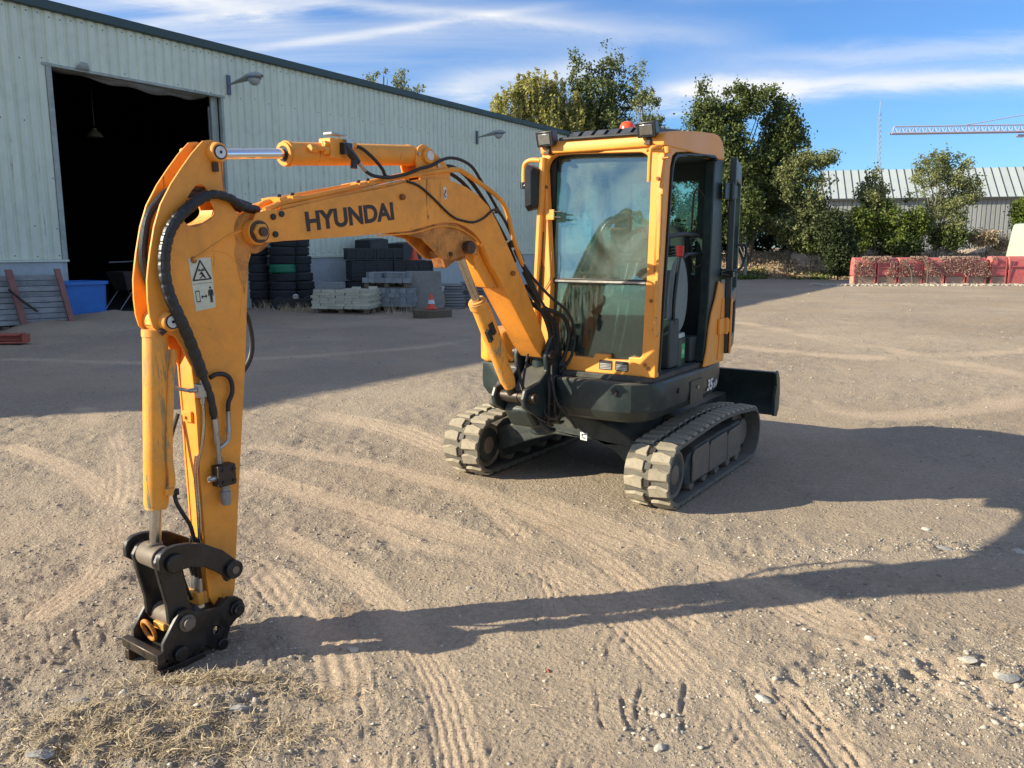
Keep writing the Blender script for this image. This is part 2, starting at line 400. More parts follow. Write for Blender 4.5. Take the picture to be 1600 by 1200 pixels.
# ------------------------------------------------------------------ mesh helpers
class MB:
    def __init__(s):
        s.v = []
        s.f = []
        s.mi = []
        s.cur = 0

    def add(s, vs, fs):
        n = len(s.v)
        s.v += [tuple(v) for v in vs]
        s.f += [tuple(i + n for i in f) for f in fs]
        s.mi += [s.cur] * len(fs)
        return s

    def box(s, c, size, rz=0.0, M=None):
        x, y, z = size[0] / 2, size[1] / 2, size[2] / 2
        vs = [Vector((a * x, b * y, d * z)) for a in (-1, 1) for b in (-1, 1) for d in (-1, 1)]
        R_ = Matrix.Rotation(rz, 3, 'Z') if M is None else M
        vs = [R_ @ v + Vector(c) for v in vs]
        return s.add(vs, [(0, 1, 3, 2), (4, 6, 7, 5), (0, 4, 5, 1), (2, 3, 7, 6), (0, 2, 6, 4), (1, 5, 7, 3)])

    def boxmm(s, a, b):
        c = [(p + q) / 2 for p, q in zip(a, b)]
        return s.box(c, [abs(q - p) for p, q in zip(a, b)])

    def prism(s, poly, fn, w0, w1, holes=()):
        """poly: 2D outline; fn(p, q, w) -> 3D; extruded from w0 to w1, with optional holes"""
        loops = [list(poly)] + [list(h) for h in holes]
        tris = tessellate_polygon([[Vector((p[0], p[1], 0)) for p in lp] for lp in loops])
        flat = [p for lp in loops for p in lp]
        n = len(flat)
        vs = [fn(p[0], p[1], w0) for p in flat] + [fn(p[0], p[1], w1) for p in flat]
        fs = []
        for t_ in tris:
            a, b, c = t_[:3]
            fs.append((a, b, c))
            fs.append((c + n, b + n, a + n))
        k = 0
        for lp in loops:
            m_ = len(lp)
            for i in range(m_):
                a, b = k + i, k + (i + 1) % m_
                fs.append((a, b, b + n, a + n))
            k += m_
        return s.add(vs, fs)

    def tube(s, pts, r, n=10, caps=True, smooth=0, ends=None):
        pts = [Vector(p) for p in pts]
        if smooth:
            pts = catmull(pts, smooth)
        m_ = len(pts)
        rs = r if isinstance(r, (list, tuple)) else [r] * m_
        if len(rs) != m_:
            rs = [np.interp(i / (m_ - 1), np.linspace(0, 1, len(rs)), rs) for i in range(m_)]
        vs, fs = [], []
        prev = None
        for i, p in enumerate(pts):
            d = (pts[min(i + 1, m_ - 1)] - pts[max(i - 1, 0)])
            if d.length < 1e-9:
                d = Vector((0, 0, 1))
            d.normalize()
            if prev is None:
                up = Vector((0, 0, 1)) if abs(d.z) < 0.9 else Vector((1, 0, 0))
                x = d.cross(up).normalized()
            else:
                x = (prev - d * prev.dot(d))
                x = x.normalized() if x.length > 1e-6 else d.orthogonal().normalized()
            prev = x
            y = d.cross(x)
            for k in range(n):
                a = 2 * math.pi * k / n
                vs.append(p + (x * math.cos(a) + y * math.sin(a)) * rs[i])
        for i in range(m_ - 1):
            for k in range(n):
                a, b = i * n + k, i * n + (k + 1) % n
                fs.append((a, b, b + n, a + n))
        if caps:
            fs.append(tuple(reversed(range(n))))
            fs.append(tuple(range((m_ - 1) * n, m_ * n)))
        return s.add(vs, fs)

    def cyl(s, p0, p1, r, r1=None, n=20):
        return s.tube([p0, p1], [r, r if r1 is None else r1], n)

    def ring(s, p0, p1, r_out, r_in, n=24):
        """hollow cylinder"""
        p0, p1 = Vector(p0), Vector(p1)
        d = (p1 - p0).normalized()
        x = d.orthogonal().normalized()
        y = d.cross(x)
        vs, fs = [], []
        for (p, r) in ((p0, r_out), (p1, r_out), (p1, r_in), (p0, r_in)):
            for k in range(n):
                a = 2 * math.pi * k / n
                vs.append(p + (x * math.cos(a) + y * math.sin(a)) * r)
        for j in range(4):
            for k in range(n):
                a, b = j * n + k, j * n + (k + 1) % n
                c, d_ = ((j + 1) % 4) * n + (k + 1) % n, ((j + 1) % 4) * n + k
                fs.append((a, b, c, d_))
        return s.add(vs, fs)

    def lathe(s, prof, c, n=24, M=None):
        """prof: list of (r, z)"""
        vs, fs = [], []
        M = M or Matrix.Identity(3)
        for r, z in prof:
            for k in range(n):
                a = 2 * math.pi * k / n
                vs.append(M @ Vector((r * math.cos(a), r * math.sin(a), z)) + Vector(c))
        for i in range(len(prof) - 1):
            for k in range(n):
                a, b = i * n + k, i * n + (k + 1) % n
                fs.append((a, b, b + n, a + n))
        if prof[0][0] > 1e-6:
            fs.append(tuple(reversed(range(n))))
        if prof[-1][0] > 1e-6:
            fs.append(tuple(range((len(prof) - 1) * n, len(prof) * n)))
        return s.add(vs, fs)

    def mesh(s, name, mats, smooth=True, angle=35):
        me = bpy.data.meshes.new(name)
        me.from_pydata(s.v, [], s.f)
        mats = mats if isinstance(mats, (list, tuple)) else [mats]
        for m in mats:
            me.materials.append(MATS[m])
        if len(mats) > 1:
            me.polygons.foreach_set('material_index', s.mi)
        bm = bmesh.new()
        bm.from_mesh(me)
        bmesh.ops.remove_doubles(bm, verts=bm.verts, dist=1e-6)
        bmesh.ops.recalc_face_normals(bm, faces=bm.faces)
        bm.to_mesh(me)
        bm.free()
        if smooth:
            me.shade_smooth()
            me.set_sharp_from_angle(angle=rad(angle))
        return me

    def obj(s, name, mats, parent=None, bevel=0.0, seg=2, smooth=True, angle=35):
        o = bpy.data.objects.new(name, s.mesh(name, mats, smooth, angle))
        COL.objects.link(o)
        if parent is not None:
            o.parent = parent
        if bevel:
            b = o.modifiers.new('bevel', 'BEVEL')
            b.width = bevel
            b.segments = seg
            b.limit_method = 'ANGLE'
            b.angle_limit = rad(40)
            b.harden_normals = False
        return o


def catmull(pts, k):
    out = []
    n = len(pts)
    for i in range(n - 1):
        p0, p1, p2, p3 = pts[max(i - 1, 0)], pts[i], pts[i + 1], pts[min(i + 2, n - 1)]
        for j in range(k):
            t = j / k
            out.append(0.5 * ((2 * p1) + (p2 - p0) * t + (2 * p0 - 5 * p1 + 4 * p2 - p3) * t * t + (3 * p1 - p0 - 3 * p2 + p3) * t ** 3))
    out.append(pts[-1])
    return out


def smooth_loop(poly, k=4):
    """closed catmull-rom of a 2D outline"""
    n = len(poly)
    out = []
    P = [Vector((a, b, 0)) for a, b in poly]
    for i in range(n):
        p0, p1, p2, p3 = P[(i - 1) % n], P[i], P[(i + 1) % n], P[(i + 2) % n]
        for j in range(k):
            t = j / k
            q = 0.5 * ((2 * p1) + (p2 - p0) * t + (2 * p0 - 5 * p1 + 4 * p2 - p3) * t * t + (3 * p1 - p0 - 3 * p2 + p3) * t ** 3)
            out.append((q.x, q.y))
    return out


def rrect(x0, y0, x1, y1, r, k=5):
    """rounded rectangle outline; r may be 4 radii (bl, br, tr, tl)"""
    r = r if isinstance(r, (list, tuple)) else [r] * 4
    out = []
    for (cx, cy, a0, rr) in ((x0 + r[0], y0 + r[0], 180, r[0]), (x1 - r[1], y0 + r[1], 270, r[1]), (x1 - r[2], y1 - r[2], 0, r[2]), (x0 + r[3], y1 - r[3], 90, r[3])):
        if rr < 1e-4:
            out.append((cx, cy))
            continue
        for i in range(k + 1):
            a = rad(a0 + 90 * i / k)
            out.append((cx + rr * math.cos(a), cy + rr * math.sin(a)))
    return out


def raw(name, v, f, mats, var=None, parent=None, smooth=False):
    """fast mesh from numpy arrays; var = per-face random attribute"""
    me = bpy.data.meshes.new(name)
    v = np.asarray(v, dtype=np.float32)
    f = np.asarray(f, dtype=np.int32)
    k = f.shape[1]
    me.vertices.add(len(v))
    me.vertices.foreach_set('co', v.ravel())
    me.loops.add(f.size)
    me.loops.foreach_set('vertex_index', f.ravel())
    me.polygons.add(len(f))
    me.polygons.foreach_set('loop_start', np.arange(0, f.size, k, dtype=np.int32))
    me.polygons.foreach_set('loop_total', np.full(len(f), k, dtype=np.int32))
    me.update(calc_edges=True)
    mats = mats if isinstance(mats, (list, tuple)) else [mats]
    for m in mats:
        me.materials.append(MATS[m])
    if var is not None:
        at_ = me.attributes.new('var', 'FLOAT', 'FACE')
        at_.data.foreach_set('value', np.asarray(var, dtype=np.float32))
    if smooth:
        me.shade_smooth()
    o = bpy.data.objects.new(name, me)
    COL.objects.link(o)
    if parent is not None:
        o.parent = parent
    return o


def thing(name, label, cat, loc=(0, 0, 0), rz=0.0, group=None):
    o = bpy.data.objects.new(name, None)
    COL.objects.link(o)
    o.location = loc
    o.rotation_euler = (0, 0, rz)
    o.empty_display_size = 0.1
    return tag(o, label, cat, group)


def tag(o, label=None, cat=None, group=None, kind=None):
    if label:
        o['label'] = label
    if cat:
        o['category'] = cat
    if group:
        o['group'] = group
    if kind:
        o['kind'] = kind
    return o


def link_copy(src, parent, loc=None, rot=None, scale=None, mesh=None):
    c = src.copy()
    if mesh is not None:
        c.data = mesh
    COL.objects.link(c)
    c.parent = parent
    if loc is not None:
        c.location = loc
    if rot is not None:
        c.rotation_euler = rot
    if scale is not None:
        c.scale = scale
    return c


def put(name, mesh, parent, loc, rz=0.0, rot=None, scale=None):
    o = bpy.data.objects.new(name, mesh)
    COL.objects.link(o)
    o.parent = parent
    o.location = loc
    o.rotation_euler = rot if rot is not None else (0, 0, rz)
    if scale is not None:
        o.scale = scale
    return o


def at(px, py, Y):
    """point at forward distance Y seen at photo position (px, py) of the 1600x1200 survey"""
    c, s = math.cos(PITCH), math.sin(PITCH)
    dx = (px - 800) / 1280
    dy = -(py - 600) / 1280
    ry = c + s * dy
    rz = -s + c * dy
    k = Y / ry
    return Vector((dx * k, Y, CAM_H + rz * k))

# ================================================================== GROUND
RNG = np.random.default_rng(7)


def vnoise(x, y, seed=0):
    xi = np.floor(x).astype(np.int64)
    yi = np.floor(y).astype(np.int64)
    fx, fy = x - xi, y - yi
    fx = fx * fx * fx * (fx * (fx * 6 - 15) + 10)
    fy = fy * fy * fy * (fy * (fy * 6 - 15) + 10)

    def h(a, b):
        n = (a * 374761393 + b * 668265263 + seed * 974634777) & 0xffffffff
        n = ((n ^ (n >> 13)) * 1274126177) & 0xffffffff
        n = n ^ (n >> 16)
        return (n & 0xffffff) / 0xffffff * 2 - 1
    return (h(xi, yi) * (1 - fx) + h(xi + 1, yi) * fx) * (1 - fy) + (h(xi, yi + 1) * (1 - fx) + h(xi + 1, yi + 1) * fx) * fy


def fbm(x, y, f0, octs, gain=0.5, seed=0):
    s = 0
    a = 1.0
    for i in range(octs):
        s = s + a * vnoise(x * f0 + 13.7 * i, y * f0 - 7.3 * i, seed + i)
        f0 *= 2.03
        a *= gain
    return s


def seg_dist(x, y, pts):
    """distance to a polyline, signed lateral offset and arclength"""
    best = np.full(x.shape, 1e9)
    lat = np.zeros(x.shape)
    arc = np.zeros(x.shape)
    s0 = 0
    for (ax, ay), (bx, by) in zip(pts[:-1], pts[1:]):
        dx, dy = bx - ax, by - ay
        l_ = math.hypot(dx, dy)
        t = np.clip(((x - ax) * dx + (y - ay) * dy) / l_ ** 2, 0, 1)
        qx, qy = ax + t * dx, ay + t * dy
        d = np.hypot(x - qx, y - qy)
        sg = ((x - ax) * dy - (y - ay) * dx) / l_
        m_ = d < best
        best = np.where(m_, d, best)
        lat = np.where(m_, np.sign(sg) * d, lat)
        arc = np.where(m_, s0 + t * l_, arc)
        s0 += l_
    return best, lat, arc


def ground_pt(px, py):
    y_ = (py - 600) / 1280
    ang = PITCH + math.atan(y_)
    Yw = CAM_H / math.tan(ang)
    c, s = math.cos(PITCH), math.sin(PITCH)
    d = Yw * c + CAM_H * s
    return ((px - 800) / 1280 * d, Yw)


def curve_px(pts):
    P = catmull([Vector((*ground_pt(*p), 0)) for p in pts], 5)
    return [(p.x, p.y) for p in P]


# wheel and rubber-track prints pressed into the sand: (path, half width, ribs, depth)
PRINTS = [
    (curve_px([(330, 795), (430, 832), (520, 880), (600, 945), (655, 1020), (695, 1100), (720, 1215)]), 0.078, 5, 0.0046),
    (curve_px([(380, 745), (560, 790), (700, 832), (800, 868), (900, 915), (985, 975), (1060, 1050), (1120, 1120), (1190, 1220)]), 0.115, 6, 0.0062),
    (curve_px([(760, 770), (850, 820), (930, 870), (1010, 930), (1130, 1020), (1250, 1120), (1330, 1215)]), 0.075, 4, 0.006),
    (curve_px([(820, 775), (960, 828), (1090, 880), (1200, 940), (1330, 1010), (1500, 1090), (1620, 1140)]), 0.10, 4, 0.005),
    (curve_px([(400, 700), (560, 722), (700, 757), (840, 800), (960, 850)]), 0.10, 4, 0.004),
    (curve_px([(130, 640), (175, 690), (190, 760), (150, 860)]), 0.09, 3, 0.004),
    (curve_px([(20, 560), (200, 566), (420, 560), (640, 545), (720, 530)]), 0.16, 4, 0.006),
    (curve_px([(440, 640), (600, 668), (690, 700)]), 0.16, 4, 0.006),
    (curve_px([(740, 775), (810, 840), (850, 905), (870, 960)]), 0.06, 3, 0.006),
    (curve_px([(560, 800), (640, 850), (760, 870), (830, 890)]), 0.07, 7, 0.004),
    (curve_px([(10, 700), (140, 760), (180, 860), (60, 960)]), 0.09, 5, 0.005),
    (curve_px([(1180, 590), (1300, 640), (1420, 650), (1610, 625)]), 0.20, 5, 0.007),
    (curve_px([(1150, 505), (1290, 530), (1450, 560), (1610, 590)]), 0.22, 5, 0.008),
    (curve_px([(1140, 540), (1350, 560), (1600, 548)]), 0.22, 5, 0.007),
    (curve_px([(940, 900), (1100, 990), (1240, 1090), (1330, 1210)]), 0.07, 5, 0.004),
    (curve_px([(1180, 905), (1320, 975), (1480, 1060), (1600, 1120)]), 0.09, 4, 0.004),
    (curve_px([(420, 900), (470, 960), (520, 1020), (545, 1120), (550, 1215)]), 0.10, 3, 0.005),
]
# parallel grooves raked by grousers: (centre px, direction px, number, spacing m, length m, depth)
RAKES = []
for cx, cy, dxp, dyp, n_, sp_, ln_, dp_ in ((588, 1095, 3, 60, 5, .060, .34, .011), (975, 1120, 12, 60, 3, .09, .26, .016), (1030, 1105, -8, 60, 2, .16, .30, .018),
                                            (1215, 1100, 20, 50, 3, .10, .20, .012), (560, 868, 40, -16, 5, .07, .22, .009), (640, 905, 40, -22, 4, .08, .20, .010),
                                            (1100, 905, 6, 40, 6, .085, .10, .012), (760, 860, 14, -26, 5, .05, .18, .008), (430, 925, 20, 34, 5, .07, .16, .012),
                                            (330, 980, 20, -30, 4, .06, .14, .010), (700, 990, 20, -20, 5, .07, .18, .011), (120, 1000, 10, 40, 3, .10, .25, .014),
                                            (330, 1050, 10, 40, 2, .16, .30, .018), (60, 925, 30, 10, 4, .07, .3, .008), (1200, 1000, 40, -12, 4, .07, .3, .006),
                                            (870, 965, -10, 30, 6, .06, .2, .010), (970, 1010, -12, 30, 5, .05, .18, .010), (1010, 865, 10, 30, 2, .08, .12, .014),
                                            (180, 648, 16, -20, 3, .10, .5, .008), (1090, 895, 3, 50, 5, .12, .12, .014), (500, 1010, 50, -20, 3, .05, .3, .008)):
    c0 = Vector((*ground_pt(cx, cy), 0))
    c1 = Vector((*ground_pt(cx + dxp, cy + dyp), 0))
    RAKES.append((c0, (c1 - c0).normalized(), n_, sp_, ln_ * 1.15, dp_ * .62))
_rr = random.Random(31)
for _ in range(110):      # faint scuffs and grouser scratches all over the yard
    yy0 = 2.0 * math.exp(_rr.uniform(0, 1.75))
    c0 = Vector((_rr.uniform(-.68, .68) * (yy0 + .2), yy0, 0))
    a0_ = _rr.choice((_rr.uniform(-.5, .5), _rr.uniform(1.0, 2.1)))
    RAKES.append((c0, Vector((math.cos(a0_), math.sin(a0_), 0)), _rr.randint(2, 7), _rr.uniform(.022, .06), _rr.uniform(.10, .38), _rr.uniform(.003, .0075)))


def ground_h(x, y):
    """height of the yard and masks: packed (tyre-polished) and loose (gravelly)"""
    x = np.asarray(x, float)
    y = np.asarray(y, float)
    near = np.clip(1 - (y - 9) / 10, 0, 1)
    h = 0.022 * fbm(x, y, 0.35, 3, 0.5, 3) + 0.0060 * fbm(x, y, 1.7, 3, 0.5, 9)
    rough_zone = np.clip(fbm(x, y, 0.8, 3, 0.5, 21) * 1.3 + 0.45, 0, 1)
    fine = fbm(x, y, 9.0, 5, 0.62, 15)
    ridged = 1 - np.abs(fbm(x, y, 6.0, 4, 0.55, 33))
    packed = np.zeros(x.shape)
    for path, hw, ribs, dep in PRINTS:
        bx = [p[0] for p in path]
        by = [p[1] for p in path]
        sel = (x > min(bx) - .5) & (x < max(bx) + .5) & (y > min(by) - .5) & (y < max(by) + .5)
        if not sel.any():
            continue
        d, lat, arc = seg_dist(x[sel], y[sel], path)
        patch = np.clip(0.85 + 1.1 * vnoise(x[sel] * 1.9, y[sel] * 1.9, 55), 0, 1)
        edge = 1 / (1 + np.exp((d - hw) / 0.006))
        berm = np.exp(-((d - hw - 0.012) / 0.012) ** 2) * np.clip(0.6 + 1.3 * vnoise(x[sel] * 30, y[sel] * 30, 63), 0, 2)
        lat = lat + 0.004 * vnoise(x[sel] * 22, y[sel] * 22, 61)
        d = d + 0.012 * vnoise(x[sel] * 13, y[sel] * 13, 62)
        rib = np.cos(lat / hw * math.pi * ribs + 0.35 * np.sin(arc * 40))
        blk = 0.86 + 0.14 * np.sign(np.sin(arc * 85 + lat * 40))
        dep = dep * 1.3
        dh = edge * (-dep * 0.5 + dep * 0.6 * rib * (0.45 + 0.55 * blk)) + berm * dep * 0.5
        h[sel] += dh * patch
        packed[sel] = np.maximum(packed[sel], np.clip(1 - d / (hw * 1.35), 0, 1) ** 0.5 * np.clip(patch + .2, 0, 1))
    loose = np.clip(rough_zone, 0, 1) * (1 - 0.8 * packed)
    h += fine * (0.0030 + 0.0062 * loose) * (1 - 0.7 * packed) + (ridged ** 3) * 0.006 * loose * (1 - packed)
    for c, dr, n_, sp_, ln_, dp_ in RAKES:
        sel = (np.abs(x - c.x) < 1.2) & (np.abs(y - c.y) < 1.2)
        if not sel.any():
            continue
        px_, py_ = x[sel] - c.x, y[sel] - c.y
        a = px_ * dr.x + py_ * dr.y
        b = px_ * dr.y - py_ * dr.x + 0.012 * vnoise(a * 9, b_ := px_ * 0, 5)
        g = np.zeros(a.shape)
        for i in range(n_):
            o_ = (i - (n_ - 1) / 2) * sp_
            w_ = 1 / (1 + np.exp((np.abs(a - 0.04 * math.sin(i * 2.3)) - ln_ * (0.5 + 0.12 * math.sin(i * 3.1))) / 0.012))
            q = b - o_
            g += w_ * (-np.exp(-(q / 0.007) ** 2) + 0.6 * np.exp(-((q - 0.014) / 0.009) ** 2)) * (0.55 + 0.6 * math.sin(i * 5.1 + n_))
        h[sel] += g * dp_ * 0.8 * np.clip(0.75 + 0.9 * vnoise(a * 16, b * 16, 8), 0, 1.3)
    # sand pushed up in front of and around the rubble patch lower left and right
    for (px0, py0, rx, ry, amp) in ((200, 1150, .42, .20, .035), (400, 1090, .30, .10, .020), (1500, 1060, .55, .35, .022), (1300, 1070, .3, .2, .012), (1480, 860, .5, .12, .018)):
        gx, gy = ground_pt(px0, py0)
        e = np.exp(-(((x - gx) / rx) ** 2 + ((y - gy) / ry) ** 2))
        h += amp * e * (0.8 + 0.9 * fbm(x, y, 11, 3, .6, 71))
        loose = np.maximum(loose, np.clip(e * 1.6, 0, 1))
    h *= 0.35 + 0.65 * np.clip(1 - (y - 12) / 30, 0, 1)
    # level standing places under the rubber tracks and the hitch
    for (px0, py0, r_) in ((0.70, 6.03, 1.25), (-1.42, 3.16, 0.30)):
        e = np.clip(1.35 - np.hypot(x - px0, y - py0) / r_, 0, 1)
        e = e * e * (3 - 2 * e)
        h = h * (1 - e) + e * (h * 0.25 - 0.004)
    return h, packed, loose


nx, ny = 640, 700
ys = 1.55 * np.exp(np.linspace(0, math.log(48 / 1.55), ny))
ys = np.concatenate([np.linspace(-60, 1.3, 12), ys, np.array([52, 58, 68, 85, 120, 200, 400, 900, 1600])])
ks = np.concatenate([[-40, -12, -5, -3, -2, -1.4], np.linspace(-1.02, 0.98, nx), [1.3, 1.8, 2.6, 4.5, 12, 40]])
K, YY = np.meshgrid(ks, ys)
XX = K * np.maximum(YY, 1.55)
H_, PK, LS = ground_h(XX, YY)
H_ = np.where((YY > 50) | (YY < 1.4) | (np.abs(K) > 1.1), 0.0, H_)
V = np.stack([XX, YY, H_], -1).reshape(-1, 3)
R_, C_ = XX.shape
idx = np.arange(R_ * C_).reshape(R_, C_)
Fq = np.stack([idx[:-1, :-1], idx[:-1, 1:], idx[1:, 1:], idx[1:, :-1]], -1).reshape(-1, 4)

gm = bpy.data.materials.new('yard_sand')
gm.use_nodes = True
t = NT(gm.node_tree)
t.n.clear()
tcn = t.node('ShaderNodeTexCoord')
ob = tcn.outputs['Object']
pk = t.node('ShaderNodeAttribute', attribute_name='packed').outputs['Fac']
ls = t.node('ShaderNodeAttribute', attribute_name='loose').outputs['Fac']
big = t.noise(0.22, ob, 5, 0.6, 0.4)
mid = t.noise(1.6, ob, 6, 0.65, 0.5)
fin = t.noise(34, ob, 6, 0.72)
c = t.mix(t.ramp(big, 0.35, 0.68), (0.352, 0.274, 0.194), (0.445, 0.360, 0.262))
c = t.mix(t.math('MULTIPLY', t.ramp(mid, 0.42, 0.75), 0.5), c, (0.31, 0.240, 0.168))
c = t.mix(t.math('MULTIPLY', ls, 0.35), c, (0.28, 0.24, 0.19))
c = t.mix(t.math('MULTIPLY', pk, 0.70), c, (0.56, 0.430, 0.300))
c = t.mix(t.math('MULTIPLY', t.ramp(t.noise(0.9, ob, 4, 0.6, 1.2), 0.62, 0.78), 0.35), c, (0.29, 0.18, 0.105))
# grains and small pebbles
vo = t.node('ShaderNodeTexVoronoi', inp={'Scale': 95.0, 'Vector': ob})
grain = t.ramp(vo.outputs['Distance'], 0.34, 0.16)
rnd = t.node('ShaderNodeSeparateColor', inp={0: vo.outputs['Color']}).outputs[0]
gmask = t.math('MULTIPLY', grain, t.math('ADD', t.ramp(rnd, 0.80, 0.86), t.math('MULTIPLY', t.math('MULTIPLY', ls, t.ramp(rnd, 0.35, 0.6)), 0.6)), clamp=True)
c = t.mix(t.math('MULTIPLY', gmask, 0.75), c, (0.50, 0.46, 0.39))
f = t.math('ADD', 0.55, t.math('MULTIPLY', fin, 0.90))
cv = t.node('ShaderNodeCombineXYZ', inp={0: f, 1: f, 2: f}).outputs[0]
c = t.mix(1.0, c, cv, 'MULTIPLY')
spk = t.noise(150, ob, 2, 0.5)
f2 = t.math('ADD', 0.62, t.math('MULTIPLY', spk, 0.76))
c = t.mix(1.0, c, t.node('ShaderNodeCombineXYZ', inp={0: f2, 1: f2, 2: f2}).outputs[0], 'MULTIPLY')
p = t.node('ShaderNodeBsdfPrincipled', inp={'Base Color': c, 'Roughness': 0.95, 'Specular IOR Level': 0.15})
vo2 = t.node('ShaderNodeTexVoronoi', inp={'Scale': 48.0, 'Vector': ob, 'Randomness': 1.0})
vr2 = t.node('ShaderNodeSeparateColor', inp={0: vo2.outputs['Color']}).outputs[1]
crumb = t.math('MULTIPLY', t.ramp(vo2.outputs['Distance'], 0.55, 0.10), t.ramp(vr2, 0.25, 1.0))
hh = t.math('ADD', t.math('MULTIPLY', fin, 0.0170), t.math('MULTIPLY', gmask, 0.0060))
hh = t.math('ADD', hh, t.math('MULTIPLY', crumb, t.math('SUBTRACT', 0.0085, t.math('MULTIPLY', pk, 0.0075))))
hh = t.math('ADD', hh, t.math('MULTIPLY', t.noise(14, ob, 5, 0.7, 0.4), 0.009))
bp = t.node('ShaderNodeBump', inp={'Strength': 0.9, 'Distance': 1.0, 'Height': hh})
t.l.new(bp.outputs[0], p.inputs['Normal'])
t.node('ShaderNodeOutputMaterial', inp={0: p.outputs[0]})
MATS['yard_sand'] = gm
ground = raw('ground', V, Fq, 'yard_sand', smooth=True)
for nm, arr in (('packed', PK), ('loose', LS)):
    a_ = ground.data.attributes.new(nm, 'FLOAT', 'POINT')
    a_.data.foreach_set('value', arr.astype(np.float32).ravel())
tag(ground, kind='structure')


def gz(x, y):
    return float(ground_h(np.array([x]), np.array([y]))[0][0])


# ---- gravel: thousands of small stones pressed into the sand
ICO = bmesh.new()
bmesh.ops.create_icosphere(ICO, subdivisions=1, radius=1.0)
IV = np.array([v.co[:] for v in ICO.verts])
IF = np.array([[v.index for v in f_.verts] for f_ in ICO.faces])
ICO.free()


def stones(name, xs, ys_, sizes, matn, sink=0.25, flat=0.62, rng=RNG):
    n = len(xs)
    hz = ground_h(xs, ys_)[0]
    jit = 1 + rng.uniform(-0.42, 0.42, (n, len(IV), 1))
    v = IV[None] * jit
    sc = sizes[:, None] * np.stack([rng.uniform(.7, 1.35, n), rng.uniform(.7, 1.2, n), rng.uniform(.45, .9, n) * flat * 1.3], 1)
    v = v * sc[:, None, :]
    a = rng.uniform(0, 6.28, n)
    ca, sa = np.cos(a)[:, None], np.sin(a)[:, None]
    vx = v[..., 0] * ca - v[..., 1] * sa
    vy = v[..., 0] * sa + v[..., 1] * ca
    tz = v[..., 2] + 0.25 * vx * rng.uniform(-1, 1, (n, 1))
    v = np.stack([vx + xs[:, None], vy + ys_[:, None], tz + (hz + sizes * (0.5 - sink) * flat)[:, None]], -1)
    f = IF[None] + (np.arange(n) * len(IV))[:, None, None]
    var = np.repeat(rng.uniform(0, 1, n), len(IF))
    return raw(name, v.reshape(-1, 3), f.reshape(-1, 3), matn, var)


n_g = 52000
yy = 1.6 * np.exp(RNG.uniform(0, math.log(14 / 1.6), n_g * 3))
xx = RNG.uniform(-0.72, 0.72, n_g * 3) * (yy + .3)
hq, pq, lq = ground_h(xx, yy)
right = np.clip((xx / yy + 0.05) * 1.6, 0, 1)
keep = RNG.uniform(0, 1, len(xx)) < np.clip((lq * 0.85 + 0.16 + right * 0.25 * lq) * (1 - 0.9 * pq), 0, 1)
xx, yy = xx[keep][:n_g], yy[keep][:n_g]
sz = 0.0020 + 0.0026 * RNG.pareto(3.2, len(xx))
sz = np.minimum(sz, 0.010)
gr = stones('gravel', xx, yy, sz, 'gravel_mix')
tag(gr, 'loose pale gravel scattered over the sandy yard around the tracks of the machine', 'gravel', kind='stuff')

WALLP, WALLN = (-10.581, 16.890), (.850, -.527)
# sand-coloured crumbs and clods lying everywhere
n_c = 62000
yc_ = 1.6 * np.exp(RNG.uniform(0, math.log(16 / 1.6), n_c))
xc_ = RNG.uniform(-0.72, 0.72, n_c) * (yc_ + .3)
nf_ = 16000
yf_ = 8.0 * np.exp(RNG.uniform(0, math.log(36 / 8.0), nf_))
xf_ = RNG.uniform(-0.70, 0.72, nf_) * yf_
tf_ = vnoise(xf_ * .45, yf_ * .45, 91) + .5 * vnoise(xf_ * 1.3, yf_ * 1.3, 92)
yf_, xf_ = yf_[tf_ > -.05], xf_[tf_ > -.05]
fix_ = ((xf_ - WALLP[0]) * WALLN[0] + (yf_ - WALLP[1]) * WALLN[1]) > .4
xf_, yf_ = xf_[fix_], yf_[fix_]
xc_, yc_ = np.concatenate([xc_, xf_]), np.concatenate([yc_, yf_])
n_c = len(xc_)
hq, pq, lq = ground_h(xc_, yc_)
kp = RNG.uniform(0, 1, n_c) < np.clip((0.35 + lq) * (1 - .75 * pq), 0, 1)
xc_, yc_, hq = xc_[kp], yc_[kp], hq[kp]
n_c = len(xc_)
OV = np.array([[1, 0, 0], [-1, 0, 0], [0, 1, 0], [0, -1, 0], [0, 0, 1]], float)
OF = np.array([[0, 2, 4], [2, 1, 4], [1, 3, 4], [3, 0, 4]])
s_ = (0.0022 + 0.0016 * RNG.pareto(2.2, n_c)).clip(0, .011)
s_ = np.where(yc_ > 8, s_ * np.clip(yc_ / 6.0, 1, 4.5), s_)
v_ = OV[None] * (s_[:, None, None]) * RNG.uniform(.6, 1.4, (n_c, 5, 1)) * np.array([1, 1, .75])
a_ = RNG.uniform(0, 6.28, n_c)
ca, sa = np.cos(a_)[:, None], np.sin(a_)[:, None]
v_ = np.stack([v_[..., 0] * ca - v_[..., 1] * sa + xc_[:, None], v_[..., 0] * sa + v_[..., 1] * ca + yc_[:, None], v_[..., 2] + (hq - .001)[:, None]], -1)
crm = raw('crumbs', v_.reshape(-1, 3), (OF[None] + (np.arange(n_c) * 5)[:, None, None]).reshape(-1, 3), 'crumb_mix', np.repeat(RNG.uniform(0, 1, n_c), 4))
tag(crm, 'dry crumbs and small clods of sandy earth lying all over the yard', 'earth crumbs', kind='stuff')

